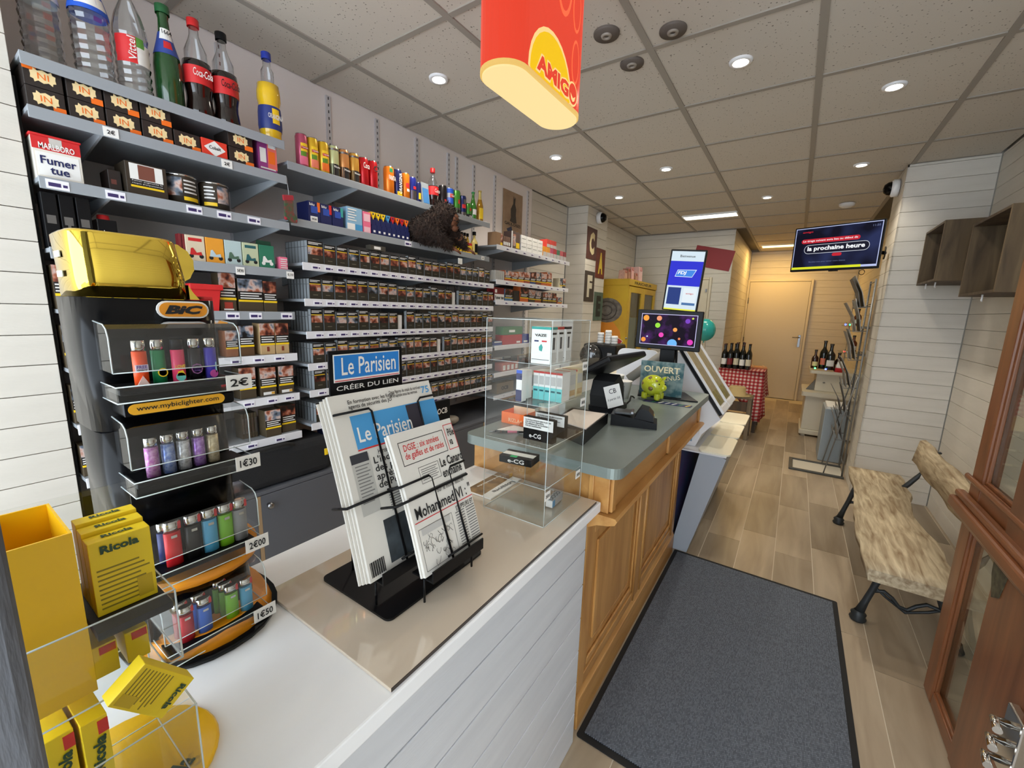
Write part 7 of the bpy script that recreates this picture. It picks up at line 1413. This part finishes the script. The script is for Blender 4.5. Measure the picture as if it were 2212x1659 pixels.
t = thing('wine_table', 'small wooden table under the gingham cloth', 'table', ((tx0+tx1)/2,(ty0+ty1)/2,0)); o = t.location; DW = wood('dark_table_wood', (90,70,50), (60,46,34), 8.0, 0.6, 'z')
B(o).box(tx0+0.01, tx1-0.01, ty0+0.01, ty1-0.01, tz-0.03, tz-0.002, DW, 0.002).obj('tabletop', t)
for x in (tx0+0.04, tx1-0.04):
    for y in (ty0+0.04, ty1-0.04): B(o).box(x-0.02, x+0.02, y-0.02, y+0.02, 0, tz-0.0305, DW).obj('leg', t)
# cloth mesh with UVs in metres: top plus hanging skirts with folds
def cloth():
    bm = bmesh.new(); uv = bm.loops.layers.uv.new('uv'); rnd = random.Random(4); N = 40
    loop = []; per = [(tx0,ty0,tx1,ty0),(tx1,ty0,tx1,ty1),(tx1,ty1,tx0,ty1),(tx0,ty1,tx0,ty0)]; s = 0
    for a in per:
        L = math.hypot(a[2]-a[0], a[3]-a[1]); dx, dy = (a[2]-a[0])/L, (a[3]-a[1])/L; nx, ny = dy, -dx
        for k in range(N//4): f = k/(N//4); loop.append((a[0]+dx*L*f, a[1]+dy*L*f, nx, ny, s+L*f))
        s += L
    drops = []
    for (x, y, nx, ny, q) in loop:
        near = math.hypot(x-tx1, y-ty0); drops.append(0.32+0.30*math.exp(-(near/0.16)**2)+0.02*math.sin(q*23))
    M_ = 6; rows = []
    for j in range(M_+1):
        v = j/M_; row = []
        for (x, y, nx, ny, q), d in zip(loop, drops): off = (0.006+0.03*v)*(1+0.8*math.sin(q*34)*v); row.append((bm.verts.new((x+nx*off, y+ny*off, tz+0.004-d*v)), q, -d*v))
        rows.append(row)
    n = len(loop)
    for A, C in zip(rows, rows[1:]):
        for k in range(n):
            k2 = (k+1) % n; f = bm.faces.new((A[k][0], A[k2][0], C[k2][0], C[k][0])); f.smooth = True
            for lp, src in zip(f.loops, (A[k], A[k2], C[k2], C[k])): lp[uv].uv = (src[1]+(s if (k2 == 0 and src in (A[0], C[0])) else 0), src[2])
    f = bm.faces.new([r[0] for r in rows[0]])
    for lp in f.loops: lp[uv].uv = (lp.vert.co.x, lp.vert.co.y)
    me = bpy.data.meshes.new('tablecloth'); bm.to_mesh(me); bm.free(); me.materials.append(GIN)
    o_ = bpy.data.objects.new('tablecloth', me); COL.objects.link(o_); tag(o_, 'red and white gingham tablecloth draped over the wine table', 'tablecloth')
    so = o_.modifiers.new('thickness', 'SOLIDIFY'); so.thickness = 0.002; so.offset = 1
cloth()
WG = M('wine_glass_dark', (14,16,14), 0.1, coat=0.5); WP = [(0,0),(0.95,0),(1,0.02),(1,0.58),(0.88,0.66),(0.45,0.76),(0.36,0.82),(0.36,1.0)]
wl_ = [(-0.67,5.68,0), (-0.59,5.67,1), (-0.51,5.68,2), (-0.67,5.77,0), (-0.59,5.76,1), (-0.51,5.77,3), (-0.43,5.68,4), (-0.35,5.67,2), (-0.43,5.77,5), (-0.55,5.86,0), (-0.35,5.76,1), (-0.45,5.86,2)]
for k, (x, y, c) in enumerate(wl_):
    lc = (PAPER, M('wine_label_red', (120,30,36), 0.5), M('wine_label_cream', (214,206,180), 0.5), M('wine_label_grey', (160,160,156), 0.5), PAPER, M('wine_label_gold', (170,140,80), 0.5))[c]
    bottle('wine_bottle', 'dark wine bottle on the gingham table, %s from left' % numw[k], (-0.685+(x+0.67)*0.82,y,tz+0.0075), 0.28+0.012*(k % 3), 0.031, WP, WG, BLACK if k % 2 else M('capsule_wine', (70,20,30), 0.4), labels=((0.16,0.42,lc,-2.4,0.2),), group='wine bottles on the gingham table', caph=0.012)
t = thing('game_board', 'orange wooden board with pegs on the gingham table', 'board', (-0.33,5.99,tz+0.0075), R(8)); PB_ = M('orange_wood', (196,120,66), 0.5); B().box(-0.09, 0.09, -0.10, 0.10, 0, 0.018, PB_, 0.002).obj('board_body', t)
for k in range(5):
    for j in range(2): B().lathe([(0.010,0.018),(0.010,0.028),(0,0.03)], (-0.06+0.12*j,-0.08+0.04*k,0), M('peg_light', (226,180,130), 0.5), 8).obj('peg', t)
t = thing('wooden_crate', 'grey wooden crate stool in front of the gingham table', 'stool', (-0.47,5.36,0)); o = t.location; GW = wood('grey_wood', (128,112,90), (92,80,64), 9.0, 0.7, 'z')
for k in range(3): B(o).box(-0.64, -0.30, 5.22+0.095*k, 5.305+0.095*k, 0.465, 0.485, GW, 0.002).obj('top_slat', t)
for x in (-0.635, -0.345):
    for y in (5.225, 5.46): B(o).box(x, x+0.04, y, y+0.04, 0, 0.4648, GW, 0.002).obj('leg', t)
for k in range(3): B(o).box(-0.594, -0.346, 5.235, 5.247, 0.06+0.13*k, 0.17+0.13*k, DW, 0.002).obj('side_slat', t)
t = thing('straw_hat', 'straw boater hat lying on the grey crate stool', 'hat', (-0.47,5.36,0.4855)); ST_ = M('straw', (190,164,112), 0.8, bump=(160,0.5)); B().lathe([(0.0,0.001),(0.16,0.001),(0.162,0.005),(0.09,0.008),(0.085,0.088),(0.078,0.096),(0,0.097)], (0,0,0), ST_, 28).obj('hat_body', t); B().lathe([(0.0895,0.012),(0.0875,0.030)], (0,0,0), M('straw_band', (160,134,86), 0.8), 28).obj('ribbon', t)
# ================================================================ WHITE SIDEBOARD WITH BOTTLES AND FAIRY LIGHTS
SW = M('sideboard_white', (214,206,186), 0.5)
t = thing('sideboard', 'old white painted sideboard with bottles on top', 'cabinet', (0.44,6.15,0)); o = t.location
B(o).box(0.19, 0.690, 5.92, 6.55, 0.08, 0.48, SW, 0.006).obj('lower_body', t); B(o).box(0.175, 0.695, 5.90, 6.57, 0.02, 0.0795, SW, 0.01).obj('plinth', t)
for x in (0.20, 0.64):
    for y in (5.93, 6.51): B(o).box(x, x+0.04, y, y+0.03, 0, 0.0198, SW).obj('foot', t)
B(o).prism(rrect(0.15,0.697,5.88,6.58,0.03), 0.4802, 0.53, 'z', SW).obj('middle_top', t); B(o).box(0.27, 0.695, 6.05, 6.55, 0.5302, 0.74, SW, 0.006).obj('upper_body', t); B(o).prism([(0.27,0.5302),(0.2695,0.66),(0.19,0.5302)], 6.10, 6.16, 'y', M('scroll_bracket_grey', (120,116,108), 0.6)).obj('scroll_bracket', t); B(o).prism(rrect(0.20,0.697,5.98,6.58,0.03), 0.7402, 0.775, 'z', SW).obj('upper_top', t)  # scroll bracket in plain grey, the other parts sideboard white
for k in range(2): B(o).lathe([(0,0),(0.010,0),(0.012,0.010),(0,0.014)], (0.35+0.2*k,6.046,0.63), STEEL, 10).obj('knob', t)
B(o).box(0.23, 0.42, 6.02, 6.20, 0.7752, 0.79, KRAFT, 0.002).obj('runner', t)
sbz = 0.7905
for k, (x, y, h, r, c, lb) in enumerate(((0.235,6.12,0.20,0.034,(60,30,20),'squat brown liqueur bottle on the sideboard'), (0.315,6.16,0.31,0.042,(20,22,18),'tall dark spirit bottle on the sideboard'), (0.375,6.08,0.28,0.046,(14,16,16),'broad black spirit bottle on the sideboard'))):
    bottle('spirit_bottle', lb, (x,y,sbz if x < 0.41 else 0.7755), h, r, WP, M('spirit_%d' % k, c, 0.1, coat=0.5), M('spirit_cap', (60,56,50), 0.4), labels=((0.15,0.40,(CREAMP,M('peach_p', (240,130,100),0.4),PAPER)[k],-2.3,-0.6),), group='spirit bottles on the sideboard', caph=0.02)
bottle('spirit_bottle', 'brown spirit bottle half hidden by the paper rack', (0.46,6.14,0.7755), 0.195, 0.038, WP, M('spirit_0', (60,30,20), 0.1, coat=0.5), M('spirit_cap', (60,56,50), 0.4), labels=((0.15,0.40,CREAMP,-2.3,-0.6),), group='spirit bottles on the sideboard', caph=0.02)
t = thing('santa_hat_ornament', 'red and white cone ornament on the sideboard', 'ornament', (0.475,6.03,0.7755)); B().lathe([(0,0),(0.05,0.0),(0.042,0.05)], (0,0,0), RED, 14).obj('red_cone', t); B().lathe([(0.042,0.0502),(0.030,0.12),(0,0.125)], (0,0,0), PAPER, 14).obj('white_cone', t)
for k, (x, y, z, c) in enumerate(((0.245,6.04,0.797,(80,255,120)), (0.345,6.03,0.797,(90,110,255)), (0.50,6.00,0.782,(80,255,120)), (0.49,6.05,1.0155,(255,70,60)), (0.48,6.30,1.3155,(70,90,255)), (0.50,6.08,1.3155,(60,230,120)))):
    t = thing('fairy_light', 'glowing %s fairy light %s' % (('green','blue','pale green','red','bright blue','emerald green')[k], 'among sideboard bottles' if k < 4 else 'high on the bottle tree'), 'fairy light', (x,y,z), group='fairy lights'); B().ball((0,0,0), 0.010, emission('fairy_%d_%d_%d' % c, c, 6.0), 8, 6).obj('bulb', t); B().tube([(0,0,0.008),(0.01,0.01,0.02)], 0.003, BLACK, 5).obj('socket', t)
for z, nm in ((1.005,'lower'), (1.305,'upper')):
    t = thing('glass_shelf', '%s small glass wall shelf above the sideboard' % nm, 'shelf', (0.70,6.18,z)); B(t.location).box(0.45, 0.699, 5.98, 6.38, z-0.008, z, PANE).obj('glass_board', t)
    for y in (6.03, 6.33): B(t.location).box(0.60, 0.699, y-0.004, y+0.004, z-0.03, z-0.0085, STEEL).obj('bracket', t)
    bottle('spirit_bottle', 'amber decanter on the %s glass shelf' % nm, (0.57,6.18,z+0.0015), 0.17, 0.035, WP, M('spirit_amber', (110,50,24), 0.1, coat=0.5), M('spirit_cap', (60,56,50), 0.4), labels=((0.15,0.40,PAPER,-2.3,-0.6),), group='spirit bottles on the sideboard', caph=0.02)
# ================================================================ WIRE NEWSPAPER STAND BY THE PIER
GWI = M('grey_wire', (128,128,126), 0.4, 0.4)
t = thing('wire_rack', 'tall grey wire newspaper stand beside the planked pier', 'newspaper stand', (0.42,4.66,0)); o = t.location
B(o).box(0.10, 0.505, 4.47, 4.50, 0.001, 0.018, M('rack_foot_dark', (70,70,66), 0.5), 0.004).obj('foot_bar', t); B(o).box(0.10, 0.505, 4.80, 4.83, 0.001, 0.018, M('rack_foot_dark', (70,70,66), 0.5), 0.004).obj('foot_bar', t); B(o).box(0.10, 0.13, 4.5005, 4.7995, 0.001, 0.018, M('rack_foot_dark', (70,70,66), 0.5), 0.004).obj('foot_bar', t); B(o).box(0.131, 0.50, 4.501, 4.799, 0.001, 0.006, M('foot_board_pale', (206,198,182), 0.6)).obj('foot_board', t)
for y in (4.50, 4.80): B(o).tube([(0.49,y,0.018),(0.49,y,1.70)], 0.007, GWI, 7).obj('upright', t); B(o).tube([(0.36,y,0.018),(0.44,y,0.6),(0.485,y,0.9)], 0.005, GWI, 6).obj('stay', t)
for z in (0.12, 0.3, 0.5, 0.7, 0.9, 1.1, 1.3, 1.5, 1.68): B(o).tube([(0.49,4.50,z),(0.49,4.80,z)], 0.004, GWI, 6).obj('cross_wire', t)
lv = [0.34, 0.56, 0.80, 1.04, 1.28, 1.48]
for k, z in enumerate(lv):
    B(o).tube([(0.485,4.51,z),(0.40,4.51,z-0.01),(0.385,4.51,z+0.06)], 0.004, GWI, 6).obj('pocket_wire', t); B(o).tube([(0.485,4.79,z),(0.40,4.79,z-0.01),(0.385,4.79,z+0.06)], 0.004, GWI, 6).obj('pocket_wire', t); B(o).tube([(0.385,4.51,z+0.06),(0.385,4.79,z+0.06)], 0.004, GWI, 6).obj('pocket_wire', t)
NP2 = per_object('folded_paper_grey', [(104,102,98),(130,126,120),(84,82,80),(150,146,138)], 0.7)
for k, z in enumerate(lv):
    for j in range(2):
        t = thing('folded_newspaper', 'folded grey newspaper in the wire stand, %s pocket from floor, %s sheet' % (numw[k],('front','back')[j]), 'newspaper', (0.418+0.030*j,4.65,z-0.004), group='papers in the wire stand')
        b = B(); tilt = -0.05-0.012*((k*2+j) % 3); b.prism([(0,0),(0.007,0),(0.006+tilt*0.42,0.12),(0.004+tilt*1.25,0.235+0.02*j),(-0.001+tilt*1.25,0.235+0.02*j),(tilt*0.42,0.12)], -0.115, 0.115, 'y', NP2); b.obj('folded_sheet', t)
# grey crate of papers behind the stand
t = thing('paper_bin', 'pale blue plastic bin behind the wire stand', 'bin', (0.42,5.10,0)); o = t.location; B(o).box(0.33, 0.52, 4.95, 5.35, 0.001, 0.52, M('bin_blue_grey', (150,160,166), 0.5), 0.006).obj('bin_body', t); B(o).box(0.345, 0.505, 4.965, 5.335, 0.5202, 0.54, PAPER).obj('papers', t)
flush_texts()
